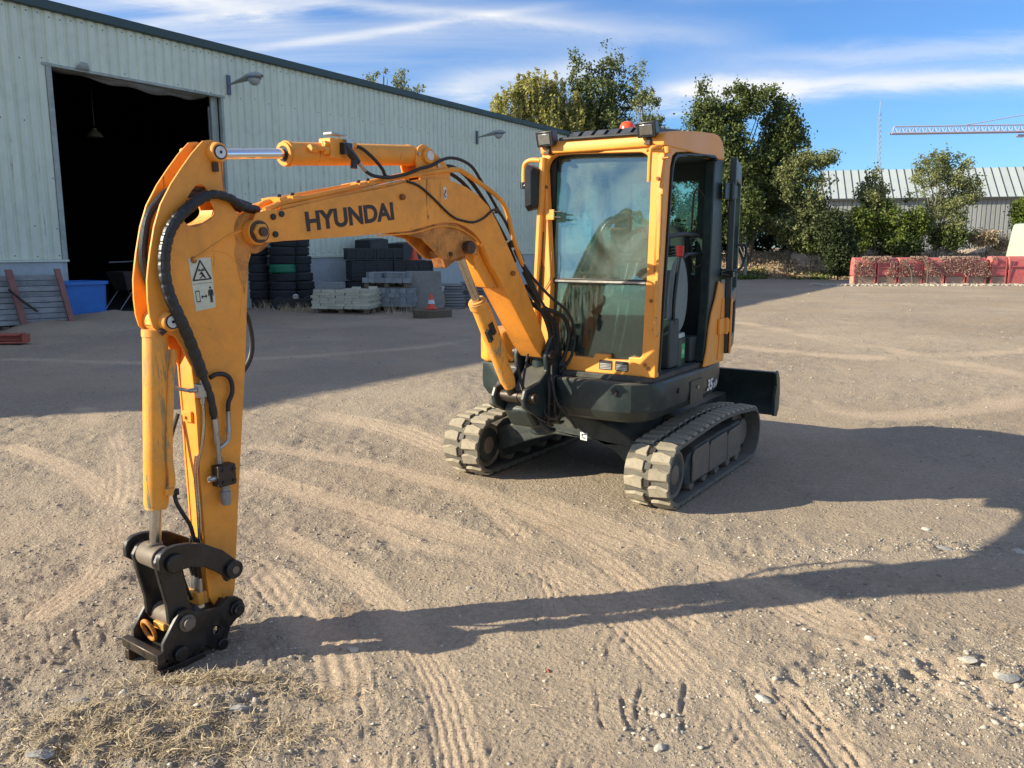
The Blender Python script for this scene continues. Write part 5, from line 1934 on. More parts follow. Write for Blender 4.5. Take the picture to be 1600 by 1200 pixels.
# ================================================================== EXCAVATOR
EO = Vector((0.702, 6.028, 0.0))
HD = rad(33.5)
ex = thing('mini_excavator', 'orange-yellow tracked mini excavator resting its folded arm on a black quick hitch', 'excavator', EO, math.atan2(-math.cos(HD), -math.sin(HD)))


def part(mb, name, m, parent=ex, **kw):
    return mb.obj(name, m, parent, **kw)


# ---------------- tracks
RX, RW = .665, .30
FC, RC, RR = (.660, .222), (-.800, .222), .196


def track_path():
    pts = []
    for i in range(13):                       # around the front idler from bottom to top
        a = rad(-90 + 180 * i / 12)
        pts.append((FC[0] + RR * math.cos(a), FC[1] + RR * math.sin(a)))
    for s, dz in ((.2, .022), (.4, .040), (.6, .045), (.8, .028)):
        pts.append((FC[0] + (RC[0] - FC[0]) * s, FC[1] + RR + dz))
    for i in range(13):
        a = rad(90 + 180 * i / 12)
        pts.append((RC[0] + RR * math.cos(a), RC[1] + RR * math.sin(a)))
    for s in (.2, .4, .6, .8):
        pts.append((RC[0] + (FC[0] - RC[0]) * s, FC[1] - RR))
    return pts


TP = track_path()
TPc = smooth_loop(TP, 4)
seg_l = [math.dist(TPc[i], TPc[(i + 1) % len(TPc)]) for i in range(len(TPc))]
PER = sum(seg_l)


def track_at(s):
    s %= PER
    for i, l_ in enumerate(seg_l):
        if s <= l_:
            p0, p1 = TPc[i], TPc[(i + 1) % len(TPc)]
            k_ = s / l_
            return (p0[0] + (p1[0] - p0[0]) * k_, p0[1] + (p1[1] - p0[1]) * k_), math.atan2(p1[1] - p0[1], p1[0] - p0[0])
        s -= l_
    return TPc[0], 0


NL = 39
LUGS = []
# one grouser pad each side of the centre slot (x along the travel, z outwards)
for sgn in (-1, 1):
    lug = MB()
    y0, y2 = .020 * sgn, .149 * sgn
    v = [(-.040, y0, 0), (.040, y0, 0), (.050, y0 + .055 * sgn, 0), (.032, y2, 0), (-.030, y2, 0), (-.034, y0 + .055 * sgn, 0)]
    v += [(-.028, y0 + .003 * sgn, .020), (.032, y0 + .003 * sgn, .020), (.042, y0 + .055 * sgn, .019), (.022, y2 - .008 * sgn, .014), (-.017, y2 - .008 * sgn, .014), (-.023, y0 + .055 * sgn, .019)]
    lug.add(v, [tuple(range(6)), tuple(range(6, 12))] + [(i, (i + 1) % 6, (i + 1) % 6 + 6, i + 6) for i in range(6)])
    LUGS.append(lug.mesh('lug', 'track_lug_dusty', smooth=False))
core = MB()
core.box((0, 0, -.004), (.045, .050, .016))
core.box((-.014, .008, -.018), (.012, .012, .035))
core.box((.014, -.008, -.018), (.012, .012, .035))
CORE = core.mesh('drive_slot', 'track_steel', smooth=False)
for sgn in (1, -1):
    tk = bpy.data.objects.new('track', None)
    mb = MB()
    ins = TPc
    n = len(ins)
    v, f = [], []
    for i, p in enumerate(ins):
        q0, q1 = ins[i - 1], ins[(i + 1) % n]
        tx_, tz_ = q1[0] - q0[0], q1[1] - q0[1]
        l_ = math.hypot(tx_, tz_)
        nx_, nz_ = -tz_ / l_, tx_ / l_          # inwards
        c0 = RX + RW / 2
        for (bb, off) in ((c0 - RW / 2, 0), (c0 + RW / 2, 0), (c0 + RW / 2, .022), (c0 - RW / 2, .022)):
            v.append((p[0] + nx_ * off, sgn * (bb - .0), p[1] + nz_ * off))
    for i in range(n):
        for j in range(4):
            a, b = i * 4 + j, i * 4 + (j + 1) % 4
            c_, d = ((i + 1) % n) * 4 + (j + 1) % 4, ((i + 1) % n) * 4 + j
            f.append((a, b, c_, d))
    # shift the belt so that its outer edge sits at RX + RW
    v = [(x, y - sgn * (RX + RW / 2) + sgn * (.57 + RW / 2), z) for x, y, z in v]
    mb.add(v, f)
    tk = part(mb, 'track', 'track_rubber')
    cb = sgn * (.57 + RW / 2)
    for i in range(NL):
        for h_, LUG in enumerate(LUGS):
            (x, z), a = track_at((i + .46 * h_) * PER / NL + .02)
            tv = Vector((math.cos(a), 0, math.sin(a)))
            nv_ = Vector((math.sin(a), 0, -math.cos(a)))   # outwards
            R3 = Matrix((tv, nv_.cross(tv), nv_)).transposed()
            put('lug', LUG, tk, (x + nv_.x * .001, cb, z + nv_.z * .001), rot=R3.to_euler())
        (x2, z2), a2 = track_at(i * PER / NL + .02 + PER / NL / 2)
        tv2 = Vector((math.cos(a2), 0, math.sin(a2)))
        nv2 = Vector((math.sin(a2), 0, -math.cos(a2)))
        put('drive_slot', CORE, tk, (x2 + nv2.x * .006, cb, z2 + nv2.z * .006), rot=Matrix((tv2, nv2.cross(tv2), nv2)).transposed().to_euler())
    # inner guide teeth
    mb = MB()
    for i in range(NL):
        (x, z), a = track_at(i * PER / NL)
        nn = Vector((-math.sin(a), 0, math.cos(a)))
        M = Matrix.Rotation(-a, 3, 'Y')
        for dy in (-.035, .035):
            mb.box(Vector((x, cb + dy, z)) + nn * .036, (.035, .022, .040), M=M)
    part(mb, 'guide_teeth', 'track_steel', tk, smooth=False)
    # idler, sprocket, rollers, side frame
    mb = MB()
    mb.lathe([(.0, -.115), (.06, -.115), (.075, -.105), (.125, -.100), (.140, -.115), (.158, -.110), (.163, -.06), (.166, 0), (.163, .06), (.158, .110), (.140, .115), (.125, .100), (.075, .105), (.06, .115), (0, .115)], (FC[0] + .0, cb, FC[1]), 36, M=Matrix.Rotation(rad(90), 3, 'X'))
    part(mb, 'idler_wheel', 'roller_metal', ex)
    for q_ in (-1, 1):
        mb = MB()
        mb.cyl((FC[0], cb + q_ * .100, FC[1]), (FC[0], cb + q_ * .113, FC[1]), .124, n=28)
        part(mb, 'wheel_cover', 'undercarriage_paint', ex, bevel=.006)
    mb = MB()
    for k_ in range(18):
        a = 2 * math.pi * k_ / 18
        mb.box((RC[0] + .158 * math.cos(a), cb, RC[1] + .158 * math.sin(a)), (.03, .04, .028), M=Matrix.Rotation(-a, 3, 'Y'))
    mb.lathe([(0, -.07), (.10, -.07), (.10, -.025), (.155, -.02), (.155, .02), (.10, .025), (.10, .06), (0, .06)], (RC[0], cb, RC[1]), 30, M=Matrix.Rotation(rad(90), 3, 'X'))
    part(mb, 'sprocket', 'roller_metal', ex)
    mb = MB()
    poly = [(.50, .10), (.535, .20), (.44, .30), (.28, .335), (.02, .345), (-.60, .355), (-.60, .12), (-.3, .095), (.3, .085)]
    mb.prism(poly, lambda p, q, w: (p, sgn * w, q), .60, .835)
    part(mb, 'track_frame', 'undercarriage_paint', ex, bevel=.018)
    # cover plates with gaps between them
    for (a0, a1) in ((.40, .10), (.085, -.27), (-.285, -.58)):
        mb = MB()
        mb.prism([(a0, .115), (a0, .29), (a0 - .03, .325), (a1 + .02, .335), (a1, .31), (a1, .115)], lambda p, q, w: (p, sgn * w, q), .838, .852)
        part(mb, 'cover_plate', 'roller_metal', ex, bevel=.006)
    for a0 in (.36, .12, -.12, -.36, -.56):
        mb = MB()
        mb.lathe([(0, -.11), (.045, -.11), (.055, -.09), (.055, .09), (.045, .11), (.02, .112), (0, .115)], (a0, cb, .098), 20, M=Matrix.Rotation(rad(90), 3, 'X'))
        part(mb, 'track_roller', 'roller_metal', ex)
    # tensioner fork at the front
    mb = MB()
    mb.prism([(.46, .13), (.66, .19), (.68, .25), (.50, .30), (.44, .26)], lambda p, q, w: (p, sgn * w, q), .795, .815)
    part(mb, 'idler_fork', 'undercarriage_paint', ex, bevel=.006)
    mb = MB()
    mb.cyl((FC[0], sgn * .786, FC[1]), (FC[0], sgn * .828, FC[1]), .045, n=18)
    part(mb, 'hub', 'dark_steel', ex, bevel=.004)

# ---------------- X frame and slew ring
mb = MB()
mb.prism([(-.60, .335), (-.42, .40), (-.22, .455), (-.05, .49), (.20, .49), (.36, .44), (.60, .33), (.60, .16), (.46, .20), (.36, .29), (.20, .345), (-.12, .345), (-.28, .29), (-.60, .16)], lambda p, q, w: (w, p, q), .22, .56)
part(mb, 'front_beam', 'undercarriage_paint', ex, bevel=.01)
mb = MB()
mb.prism([(-.60, .33), (-.3, .44), (.3, .44), (.60, .33), (.60, .18), (.3, .26), (-.3, .26), (-.60, .18)], lambda p, q, w: (w, p, q), -.62, -.3)
mb.boxmm((-.31, -.34, .28), (.24, .34, .47))
part(mb, 'rear_beam', 'undercarriage_paint', ex, bevel=.01)
mb = MB()
mb.cyl((.0, 0, .46), (0, 0, .575), .42, n=40)
part(mb, 'slew_ring', 'dark_steel', ex, bevel=.006)
mb = MB()
mb.prism([(.095, .392), (.150, .388), (.148, .335), (.097, .338)], lambda p, q, w: (w, p, q), .562, .566)
part(mb, 'small_sticker', 'decal_white', ex)
mb = MB()
mb.boxmm((.567, .112, .350), (.569, .136, .356))
mb.boxmm((.567, .108, .362), (.569, .114, .380))
mb.boxmm((.567, .114, .376), (.569, .138, .381))
part(mb, 'sticker_print', 'decal_black', ex)

# ---------------- blade
mb = MB()
prof = [(-1.375, .235), (-1.40, .30), (-1.405, .42), (-1.38, .53), (-1.34, .595), (-1.375, .60), (-1.425, .52), (-1.445, .42), (-1.435, .28), (-1.395, .225)]
mb.prism(prof, lambda p, q, w: (p, w, q + .03), -.86, .86)
part(mb, 'blade', 'dark_paint', ex, bevel=.004)
for s in (-1, 1):
    mb = MB()
    mb.prism([(-1.32, .25), (-1.32, .40), (-1.355, .50), (-1.325, .605), (-1.38, .622), (-1.44, .55), (-1.46, .42), (-1.45, .29), (-1.40, .235)], lambda p, q, w: (p, w, q + .015), s * .862, s * .885)
    part(mb, 'end_plate', 'dark_paint', ex, bevel=.004)
    mb = MB()
    mb.add([(-.55, s * .26, .24), (-.55, s * .36, .24), (-.55, s * .36, .36), (-.55, s * .26, .36), (-1.37, s * .36, .30), (-1.37, s * .46, .30), (-1.37, s * .46, .42), (-1.37, s * .36, .42)],
           [(0, 1, 2, 3), (4, 5, 6, 7), (0, 1, 5, 4), (1, 2, 6, 5), (2, 3, 7, 6), (3, 0, 4, 7)])
    part(mb, 'blade_arm', 'undercarriage_paint', ex, bevel=.01)
mb = MB()
mb.cyl((-.5, 0, .40), (-1.0, 0, .43), .05)
mb.cyl((-1.0, 0, .43), (-1.36, 0, .45), .025)
part(mb, 'blade_cylinder', 'dark_paint', ex)

# ---------------- upper structure
outl = [(1.00, .15), (1.00, .56), (.97, .66), (.90, .745), (.78, .79), (.40, .795), (.02, .79), (-.25, .765), (-.50, .69), (-.70, .54), (-.82, .33), (-.865, .05), (-.84, -.25), (-.72, -.50), (-.52, -.68), (-.20, -.785), (.20, -.795), (.50, -.76), (.66, -.66), (.72, -.48), (.74, -.25), (.76, -.16), (.78, .15)]


def shell(mb, outline, levels, fnoff):
    """stacked outline levels (z, inset)"""
    n = len(outline)
    c = Vector((0.05, 0, 0))
    rings = []
    for z, ins_ in levels:
        ring = []
        for i, (a, b) in enumerate(outline):
            p0, p1 = outline[i - 1], outline[(i + 1) % n]
            tx_, ty__ = p1[0] - p0[0], p1[1] - p0[1]
            l_ = math.hypot(tx_, ty__)
            nx_, ny_ = -ty__ / l_, tx_ / l_
            if (nx_ * (c.x - a) + ny_ * (c.y - b)) < 0:
                nx_, ny_ = -nx_, -ny_
            ring.append((a + nx_ * ins_, b + ny_ * ins_, z))
        rings.append(ring)
    v = [p for r_ in rings for p in r_]
    f = []
    for k_ in range(len(levels) - 1):
        for i in range(n):
            a, b = k_ * n + i, k_ * n + (i + 1) % n
            f.append((a, b, b + n, a + n))
    f.append(tuple(reversed(range(n))))
    f.append(tuple(range((len(levels) - 1) * n, len(levels) * n)))
    mb.add(v, f)


body_out = smooth_loop(outl[1:-1], 3) if False else outl
mb = MB()
shell(mb, outl, [(.575, .10), (.60, .045), (.655, .006), (.72, 0), (.825, .004), (.838, .016)], None)
part(mb, 'base_skirt', 'dark_paint', ex, bevel=.006, angle=22)
mb = MB()
mb.prism(rrect(.13, .625, .36, .775, .012), lambda p, q, w: (p, w, q), .792, .800)
part(mb, 'access_panel', 'dark_paint', ex, bevel=.003)
mb = MB()
mb.cyl((.235, .800, .725), (.235, .808, .725), .012, n=14)
part(mb, 'panel_lock', 'zinc', ex)
for (a, b, z, ax) in ((.55, .797, .745, 1), (1.003, .565, .775, 0)):
    mb = MB()
    mb.cyl((a, b - .005 * ax, z), (a + .006 * (1 - ax), b + .006 * ax, z), .018, n=16)
    part(mb, 'grommet', 'black_plastic', ex)
# deck under the cab, floor step
mb = MB()
mb.prism([(.93, -.05), (.93, .70), (.86, .765), (-.22, .765), (-.24, -.05)], lambda p, q, w: (p, q, w), .838, .872)
part(mb, 'cab_floor', 'floor_mat', ex, bevel=.006)

# hood behind and beside the cab
mb = MB()
hood = [(-.30, .72), (-.52, .64), (-.70, .50), (-.80, .30), (-.84, .05), (-.82, -.25), (-.70, -.48), (-.50, -.66), (-.20, -.76), (-.12, -.60), (-.12, -.12), (-.30, -.08)]
shell(mb, hood, [(.840, .01), (.86, 0), (1.32, .02), (1.42, .06), (1.45, .12)], None)
part(mb, 'engine_hood', 'dark_paint', ex, bevel=.012, angle=50)
mb = MB()
mb.prism([(.66, -.48), (.70, -.60), (.62, -.70), (.44, -.75), (-.10, -.77), (-.10, -.40), (.3, -.35)], lambda p, q, w: (p, q, w), .842, 1.06)
part(mb, 'tank_cover', 'machine_paint', ex, bevel=.02)

# text helper -------------------------------------------------------
def text_mesh(body, name, m, origin, xdir, ydir, width, height, parent, depth=.0016, bold=.02):
    cu = bpy.data.curves.new(name, 'FONT')
    cu.body = body
    cu.size = 1
    cu.offset = bold
    cu.extrude = .5
    cu.resolution_u = 4
    to = bpy.data.objects.new(name + '_tmp', cu)
    COL.objects.link(to)
    dg = bpy.context.evaluated_depsgraph_get()
    me = bpy.data.meshes.new_from_object(to.evaluated_get(dg))
    bpy.data.objects.remove(to)
    bpy.data.curves.remove(cu)
    co = np.zeros(len(me.vertices) * 3)
    me.vertices.foreach_get('co', co)
    co = co.reshape(-1, 3)
    lo, hi = co.min(0), co.max(0)
    xd, yd = Vector(xdir).normalized(), Vector(ydir).normalized()
    nd = xd.cross(yd)
    out = np.zeros_like(co)
    for i, p in enumerate(co):
        q = Vector(origin) + xd * ((p[0] - lo[0]) / (hi[0] - lo[0]) * width) + yd * ((p[1] - lo[1]) / (hi[1] - lo[1]) * height) + nd * ((p[2] - lo[2]) / (hi[2] - lo[2]) * depth)
        out[i] = q
    me.vertices.foreach_set('co', out.ravel())
    me.materials.clear()
    me.materials.append(MATS[m])
    me.name = name
    o = bpy.data.objects.new(name, me)
    COL.objects.link(o)
    o.parent = parent
    return o


text_mesh('35', 'model_number', 'decal_white', (.035, .7925, .665), (-1, -.02, 0), (-.22, 0, 1), .105, .082, ex, bold=.03)
text_mesh('z-9', 'model_number', 'decal_white', (-.095, .7895, .672), (-1, -.10, 0), (-.22, 0, 1), .085, .050, ex, bold=.02)

# ---------------- cab
def fa(z):
    return .90 - .036 * (z - .87)


cab = None
outer = [(-.088, .87), (.782, .87), (.782, 2.215), (.760, 2.250), (.700, 2.268), (.02, 2.274), (-.030, 2.258), (-.052, 2.22), (-.066, 1.6)]
hole_up = [(.690, 1.00), (.694, 1.42), (.700, 1.47), (.700, 2.10)] + [(.700 - .09 + .09 * math.cos(rad(a)), 2.108 + .09 * math.sin(rad(a))) for a in (15, 35, 55, 75, 90)] + [(.15, 2.216)] + [(.15 - .085 + .0 + .085 * math.cos(rad(a)), 2.130 + .085 * math.sin(rad(a))) for a in (100, 120, 140, 160, 180)] + [(.040, 1.44), (.034, 1.2), (.050, 1.02), (.075, .985), (.20, .985), (.21, .962), (.36, .962), (.37, .990), (.46, .990), (.465, .962), (.60, .962), (.605, .985), (.672, .985)]
mb = MB()
mb.prism(outer, lambda p, q, w: (fa(q) + w, p, q), -.055, .0, [hole_up[::-1]])
cab = part(mb, 'cab', 'cab_paint', ex, bevel=.007)
# left front pillar tube standing proud
mb = MB()
mb.tube([(fa(.90) + .012, -.074, .90), (fa(1.6) + .012, -.052, 1.6), (fa(2.2) + .010, -.035, 2.2)], .022, 10)
part(mb, 'gutter_rail', 'cab_paint', cab)
# seals around glass
mb = MB()
mb.prism([(.045, .965), (.715, .965), (.716, 2.225), (.02, 2.232), (.02, .965)], lambda p, q, w: (fa(q) + w, p, q), -.066, -.056, [[(.375 + (a - .375) * .985, 1.60 + (b - 1.60) * .990) for a, b in hole_up[::-1]]])
part(mb, 'window_seal', 'black_rubber', cab)
mb = MB()
mb.prism([(.0, 1.452), (.715, 1.452), (.715, 2.285), (.0, 2.285)], lambda p, q, w: (fa(q) + w - .054 * (q - 1.45), p, q), -.052, -.046)
part(mb, 'upper_windscreen', 'windscreen_glass', cab, smooth=False)
mb = MB()
mb.prism([(.03, .955), (.690, .955), (.690, 1.418), (.03, 1.418)], lambda p, q, w: (fa(q) + w, p, q), -.054, -.048)
part(mb, 'lower_windscreen', 'lower_glass', cab, smooth=False)
mb = MB()
mb.boxmm((fa(1.435) - .058, .036, 1.418), (fa(1.435) - .030, .692, 1.452))
part(mb, 'window_bar', 'black_plastic', cab, bevel=.004)
mb = MB()
mb.boxmm((fa(1.435) - .029, .05, 1.428), (fa(1.435) - .024, .690, 1.440))
part(mb, 'bar_trim', 'zinc', cab)

# roof
mb = MB()
mb.prism([(.868, 2.222), (.874, 2.262), (.862, 2.290), (.835, 2.304), (.60, 2.334), (.30, 2.362), (.06, 2.378), (-.03, 2.372), (-.095, 2.345), (-.135, 2.295), (-.145, 2.222)], lambda p, q, w: (p, w, q), -.052, .786)
part(mb, 'roof', 'cab_paint', cab, bevel=.026, seg=4)
# right-hand (door side) frame
side = [(.880, 1.30), (fa(2.2) - .0, 2.20), (fa(2.2) - .03, 2.235), (-.24, 2.235), (-.24, 2.16)]
mb = MB()
# front post
mb.prism([(.898, .872), (fa(1.5), 1.5), (fa(2.22), 2.22), (.80, 2.30), (.30, 2.35), (-.10, 2.33), (-.14, 2.24), (-.12, 2.20), (-.02, 2.225), (.05, 2.250), (.39, 2.232), (.68, 2.202), (.735, 2.175), (.762, 2.11), (.792, 1.75), (.828, 1.3), (.866, .872)], lambda p, q, w: (p, w, q), .735, .781)
part(mb, 'door_frame', 'cab_paint', cab, bevel=.007)
mb = MB()
mb.prism([(.862, .90), (.824, 1.3), (.788, 1.75), (.757, 2.10), (.730, 2.165), (.68, 2.192), (.39, 2.222), (.05, 2.240), (.0, 2.225), (.0, 2.205), (.05, 2.222), (.39, 2.204), (.67, 2.174), (.715, 2.148), (.738, 2.09), (.770, 1.75), (.806, 1.3), (.844, .90)], lambda p, q, w: (p, w, q), .745, .792)
part(mb, 'door_seal', 'black_rubber', cab, bevel=.003)
# rear pillar
mb = MB()
mb.prism([(-.235, .875), (.105, .875), (.075, 1.05), (.045, 1.3), (.035, 1.7), (.030, 2.14), (.02, 2.205), (-.03, 2.222), (-.13, 2.222), (-.15, 1.9), (-.20, 1.4)], lambda p, q, w: (p, w, q), .715, .783)
part(mb, 'rear_pillar', 'dark_paint', cab, bevel=.008)
mb = MB()
mb.prism([(-.25, .845), (.135, .845), (.085, .96), (.058, 1.10), (.02, 1.20), (-.05, 1.30), (-.10, 1.42), (-.14, 1.40), (-.20, 1.40), (-.235, 1.0)], lambda p, q, w: (p, w, q), .7842, .804)
part(mb, 'quarter_panel', 'cab_paint', cab, bevel=.012)
mb = MB()
mb.prism([(-.225, .87), (-.10, .87), (-.12, .98), (-.145, 1.20), (-.165, 1.30), (-.195, 1.30)], lambda p, q, w: (p, w, q), .8045, .812)
part(mb, 'panel_pressing', 'cab_paint', cab, bevel=.006)
# left side wall
mb = MB()
mb.prism([(-.20, .87), (.86, .87), (fa(2.2) - .04, 2.225), (-.14, 2.225)], lambda p, q, w: (p, w, q), -.06, -.02, [[(-.14, 1.28), (-.14, 2.13), (.72, 2.13), (.79, 1.28)][::-1]])
part(mb, 'side_wall', 'dark_paint', cab)
mb = MB()
mb.prism([(-.15, 1.27), (.80, 1.27), (.73, 2.14), (-.15, 2.14)], lambda p, q, w: (p, w, q), -.045, -.039)
part(mb, 'side_window', 'side_glass', cab, smooth=False)
# rear wall
mb = MB()
mb.prism([(-.018, .87), (.714, .87), (.714, 2.22), (-.018, 2.22)], lambda p, q, w: (w, p, q), -.19, -.14, [[(.09, 1.45), (.09, 2.10), (.61, 2.10), (.61, 1.45)][::-1]])
part(mb, 'rear_wall', 'cab_interior', cab)
mb = MB()
mb.prism([(.08, 1.44), (.62, 1.44), (.62, 2.11), (.08, 2.11)], lambda p, q, w: (w, p, q), -.168, -.162)
part(mb, 'rear_window', 'side_glass', cab, smooth=False)
mb = MB()
mb.boxmm((-.135, -.018, 2.215), (.74, .73, 2.235))
mb.boxmm((.58, .02, 2.15), (.70, .70, 2.19))
part(mb, 'headliner', 'cab_interior', cab)
# inner rubber handle on rear pillar
mb = MB()
mb.tube([(.03, .72, 1.98), (.06, .66, 2.0), (.06, .66, 1.55), (.03, .72, 1.53)], .006, 8, smooth=4)
part(mb, 'grab_loop', 'dark_steel', cab)

# seat, consoles and levers
mb = MB()
mb.boxmm((-.06, .14, 1.18), (.40, .58, 1.30))
part(mb, 'seat_cushion', 'seat_fabric', cab, bevel=.05, seg=4)
mb = MB()
mb.prism([(.14, 1.26), (.58, 1.26), (.60, 1.50), (.56, 1.72), (.47, 1.80), (.25, 1.80), (.16, 1.72), (.12, 1.5)], lambda p, q, w: (w - .16 * (q - 1.26), p, q), -.10, .03)
part(mb, 'seat_backrest', 'seat_fabric', cab, bevel=.04, seg=4)
mb = MB()
mb.boxmm((-.05, .16, .875), (.36, .56, 1.17))
part(mb, 'seat_base', 'cab_interior', cab, bevel=.02)
mb = MB()
mb.prism(smooth_loop([(.52, 1.12), (.34, 1.10), (.24, 1.20), (.22, 1.40), (.30, 1.56), (.42, 1.58), (.51, 1.50), (.555, 1.30)], 4), lambda p, q, w: (p, w, q), .57, .70)
part(mb, 'left_console', 'console_grey', cab, bevel=.04, seg=4)
mb = MB()
mb.tube([(.46, .735, 1.60), (.49, .725, 1.40), (.50, .72, 1.22), (.42, .70, 1.08), (.33, .69, .98)], [.013, .013, .012, .018, .03], 10, smooth=4)
part(mb, 'safety_lever', 'black_plastic', cab)
mb = MB()
mb.tube([(.46, .735, 1.585), (.457, .735, 1.655)], [.021, .024], 14)
part(mb, 'lever_knob', 'red_knob', cab, bevel=.006)
mb = MB()
mb.tube([(.36, .62, 1.55), (.35, .60, 1.66), (.33, .57, 1.84)], [.032, .022, .026], 12)
part(mb, 'joystick', 'black_plastic', cab)
mb = MB()
for i in range(5):
    mb.lathe([(.048 - .004 * i, -.008), (.055 - .004 * i, 0), (.048 - .004 * i, .008)], (.36, .62, 1.57 + i * .019), 16)
part(mb, 'gaiter', 'black_rubber', cab)
mb = MB()
mb.boxmm((.28, .16, 1.34), (.42, .24, 1.44))
mb.tube([(.36, .2, 1.44), (.38, .2, 1.56)], [.02, .026], 10)
part(mb, 'right_console', 'black_plastic', cab, bevel=.01)
mb = MB()
mb.tube([(.05, .70, 1.72), (.30, .69, 1.73), (.48, .66, 1.71)], .014, 8)
mb.tube([(.02, .60, 1.55), (.12, .64, 1.70)], .012, 8)
mb.tube([(.02, .70, 1.60), (.25, .70, 1.60), (.32, .68, 1.56)], .012, 8)
part(mb, 'arm_rest', 'black_plastic', cab)
# travel levers and dash
for b in (.46, .52):
    mb = MB()
    mb.tube([(.74, b - .055, .99), (.70, b - .02, 1.28), (.64, b + .01, 1.55)], .0085, 8)
    part(mb, 'travel_lever', 'zinc', cab)
    mb = MB()
    mb.tube([(.64, b - .035, 1.565), (.64, b + .045, 1.565)], .018, 10)
    part(mb, 'lever_grip', 'black_rubber', cab, bevel=.004)
mb = MB()
mb.prism([(.56, 1.55), (.70, 1.45), (.72, 1.30), (.62, 1.25), (.5, 1.35)], lambda p, q, w: (p, w, q), .50, .68)
part(mb, 'side_dash', 'black_plastic', cab, bevel=.03, seg=3)
mb = MB()
mb.tube([(.50, .32, 1.56), (.55, .40, 1.70), (.50, .52, 1.76), (.42, .64, 1.70)], .016, 8, smooth=5)
part(mb, 'guard_hoop', 'black_plastic', cab)
for b in (.30, .46):
    mb = MB()
    mb.boxmm((.66, b, .94), (.80, b + .09, .955))
    mb.boxmm((.70, b + .035, .875), (.73, b + .055, .94))
    part(mb, 'pedal', 'zinc', cab)
mb = MB()
mb.boxmm((.40, .60, .878), (.56, .725, 1.19))
mb.boxmm((.02, .55, .878), (.18, .72, 1.05))
part(mb, 'floor_box', 'cab_interior', cab, bevel=.012)
mb = MB()
mb.boxmm((.25, .05, .878), (.65, .12, 1.35))
part(mb, 'side_trim', 'cab_interior', cab, bevel=.02)

# jerrycan standing on the floor (its own thing)
EXM = Matrix.Translation(EO) @ Matrix.Rotation(math.atan2(-math.cos(HD), -math.sin(HD)), 4, 'Z')
jg = thing('fluid_can', 'small dark green can with bright green label standing on the cab floor', 'can', EXM @ Vector((.33, .665, .873)), math.atan2(-math.cos(HD), -math.sin(HD)) + .10)
mb = MB()
mb.prism(rrect(-.085, -.055, .085, .055, .02), lambda p, q, w: (p, q, w), 0, .185)
mb.obj('can_body', 'jug_green', jg, bevel=.01)
mb = MB()
mb.prism(rrect(-.082, -.052, .082, .052, .03), lambda p, q, w: (p * (1 - 2.2 * max(0, w - .19)), q * (1 - 2.2 * max(0, w - .19)), w), .187, .215)
mb.obj('can_top', 'jug_white', jg, bevel=.012)
mb = MB()
mb.cyl((.0, 0, .214), (0, 0, .245), .026, n=16)
mb.obj('cap', 'jug_white', jg, bevel=.004)
mb = MB()
mb.tube([(-.05, 0, .215), (-.045, 0, .255), (-.02, 0, .262)], .008, 8, smooth=3)
mb.obj('handle', 'jug_green', jg)
mb = MB()
mb.boxmm((-.045, .0555, .05), (.03, .0570, .145))
mb.obj('label_patch', 'label_green', jg)
mb = MB()
mb.cyl((-.008, .0570, .092), (-.008, .0578, .092), .018, n=14)
mb.obj('label_emblem', 'decal_cream', jg)

# roof hatch, lights, beacon
mb = MB()
mb.prism([(.10, 2.300), (.71, 2.295), (.70, 2.335), (.60, 2.348), (.16, 2.340)], lambda p, q, w: (w, p, q + .085 * (.80 - w)), .42, .80)
mb.prism([(.09, 2.296), (.715, 2.292), (.71, 2.316), (.10, 2.320)], lambda p, q, w: (w, p, q + .085 * (.80 - w)), .40, .83)
part(mb, 'roof_hatch', 'black_plastic', cab, bevel=.006)
for i in range(6):
    b0 = .135 + i * .088
    mb = MB()
    mb.add([(.868, b0, 2.302), (.868, b0 + .068, 2.302), (.828, b0 + .084, 2.346), (.828, b0 + .020, 2.346), (.82, b0, 2.298), (.82, b0 + .068, 2.298), (.80, b0 + .084, 2.344), (.80, b0 + .020, 2.344)],
           [(0, 1, 2, 3), (4, 5, 6, 7), (0, 1, 5, 4), (1, 2, 6, 5), (2, 3, 7, 6), (3, 0, 4, 7)])
    part(mb, 'louvre', 'blue_grey_plastic', cab, bevel=.003)
mb = MB()
mb.prism([(.085, 2.306), (.72, 2.300), (.718, 2.320), (.09, 2.324)], lambda p, q, w: (w, p, q - .012), .860, .884)
part(mb, 'hatch_rim', 'black_plastic', cab, bevel=.006)
mb = MB()
mb.lathe([(.060, 0), (.060, .03), (.055, .032)], (.20, .225, 2.352), 24)
part(mb, 'beacon_base', 'black_plastic', cab)
mb = MB()
mb.lathe([(.054, .0), (.054, .055), (.050, .080), (.038, .098), (.018, .107), (0, .108)], (.20, .225, 2.374), 24)
part(mb, 'beacon_lens', 'beacon_orange', cab)


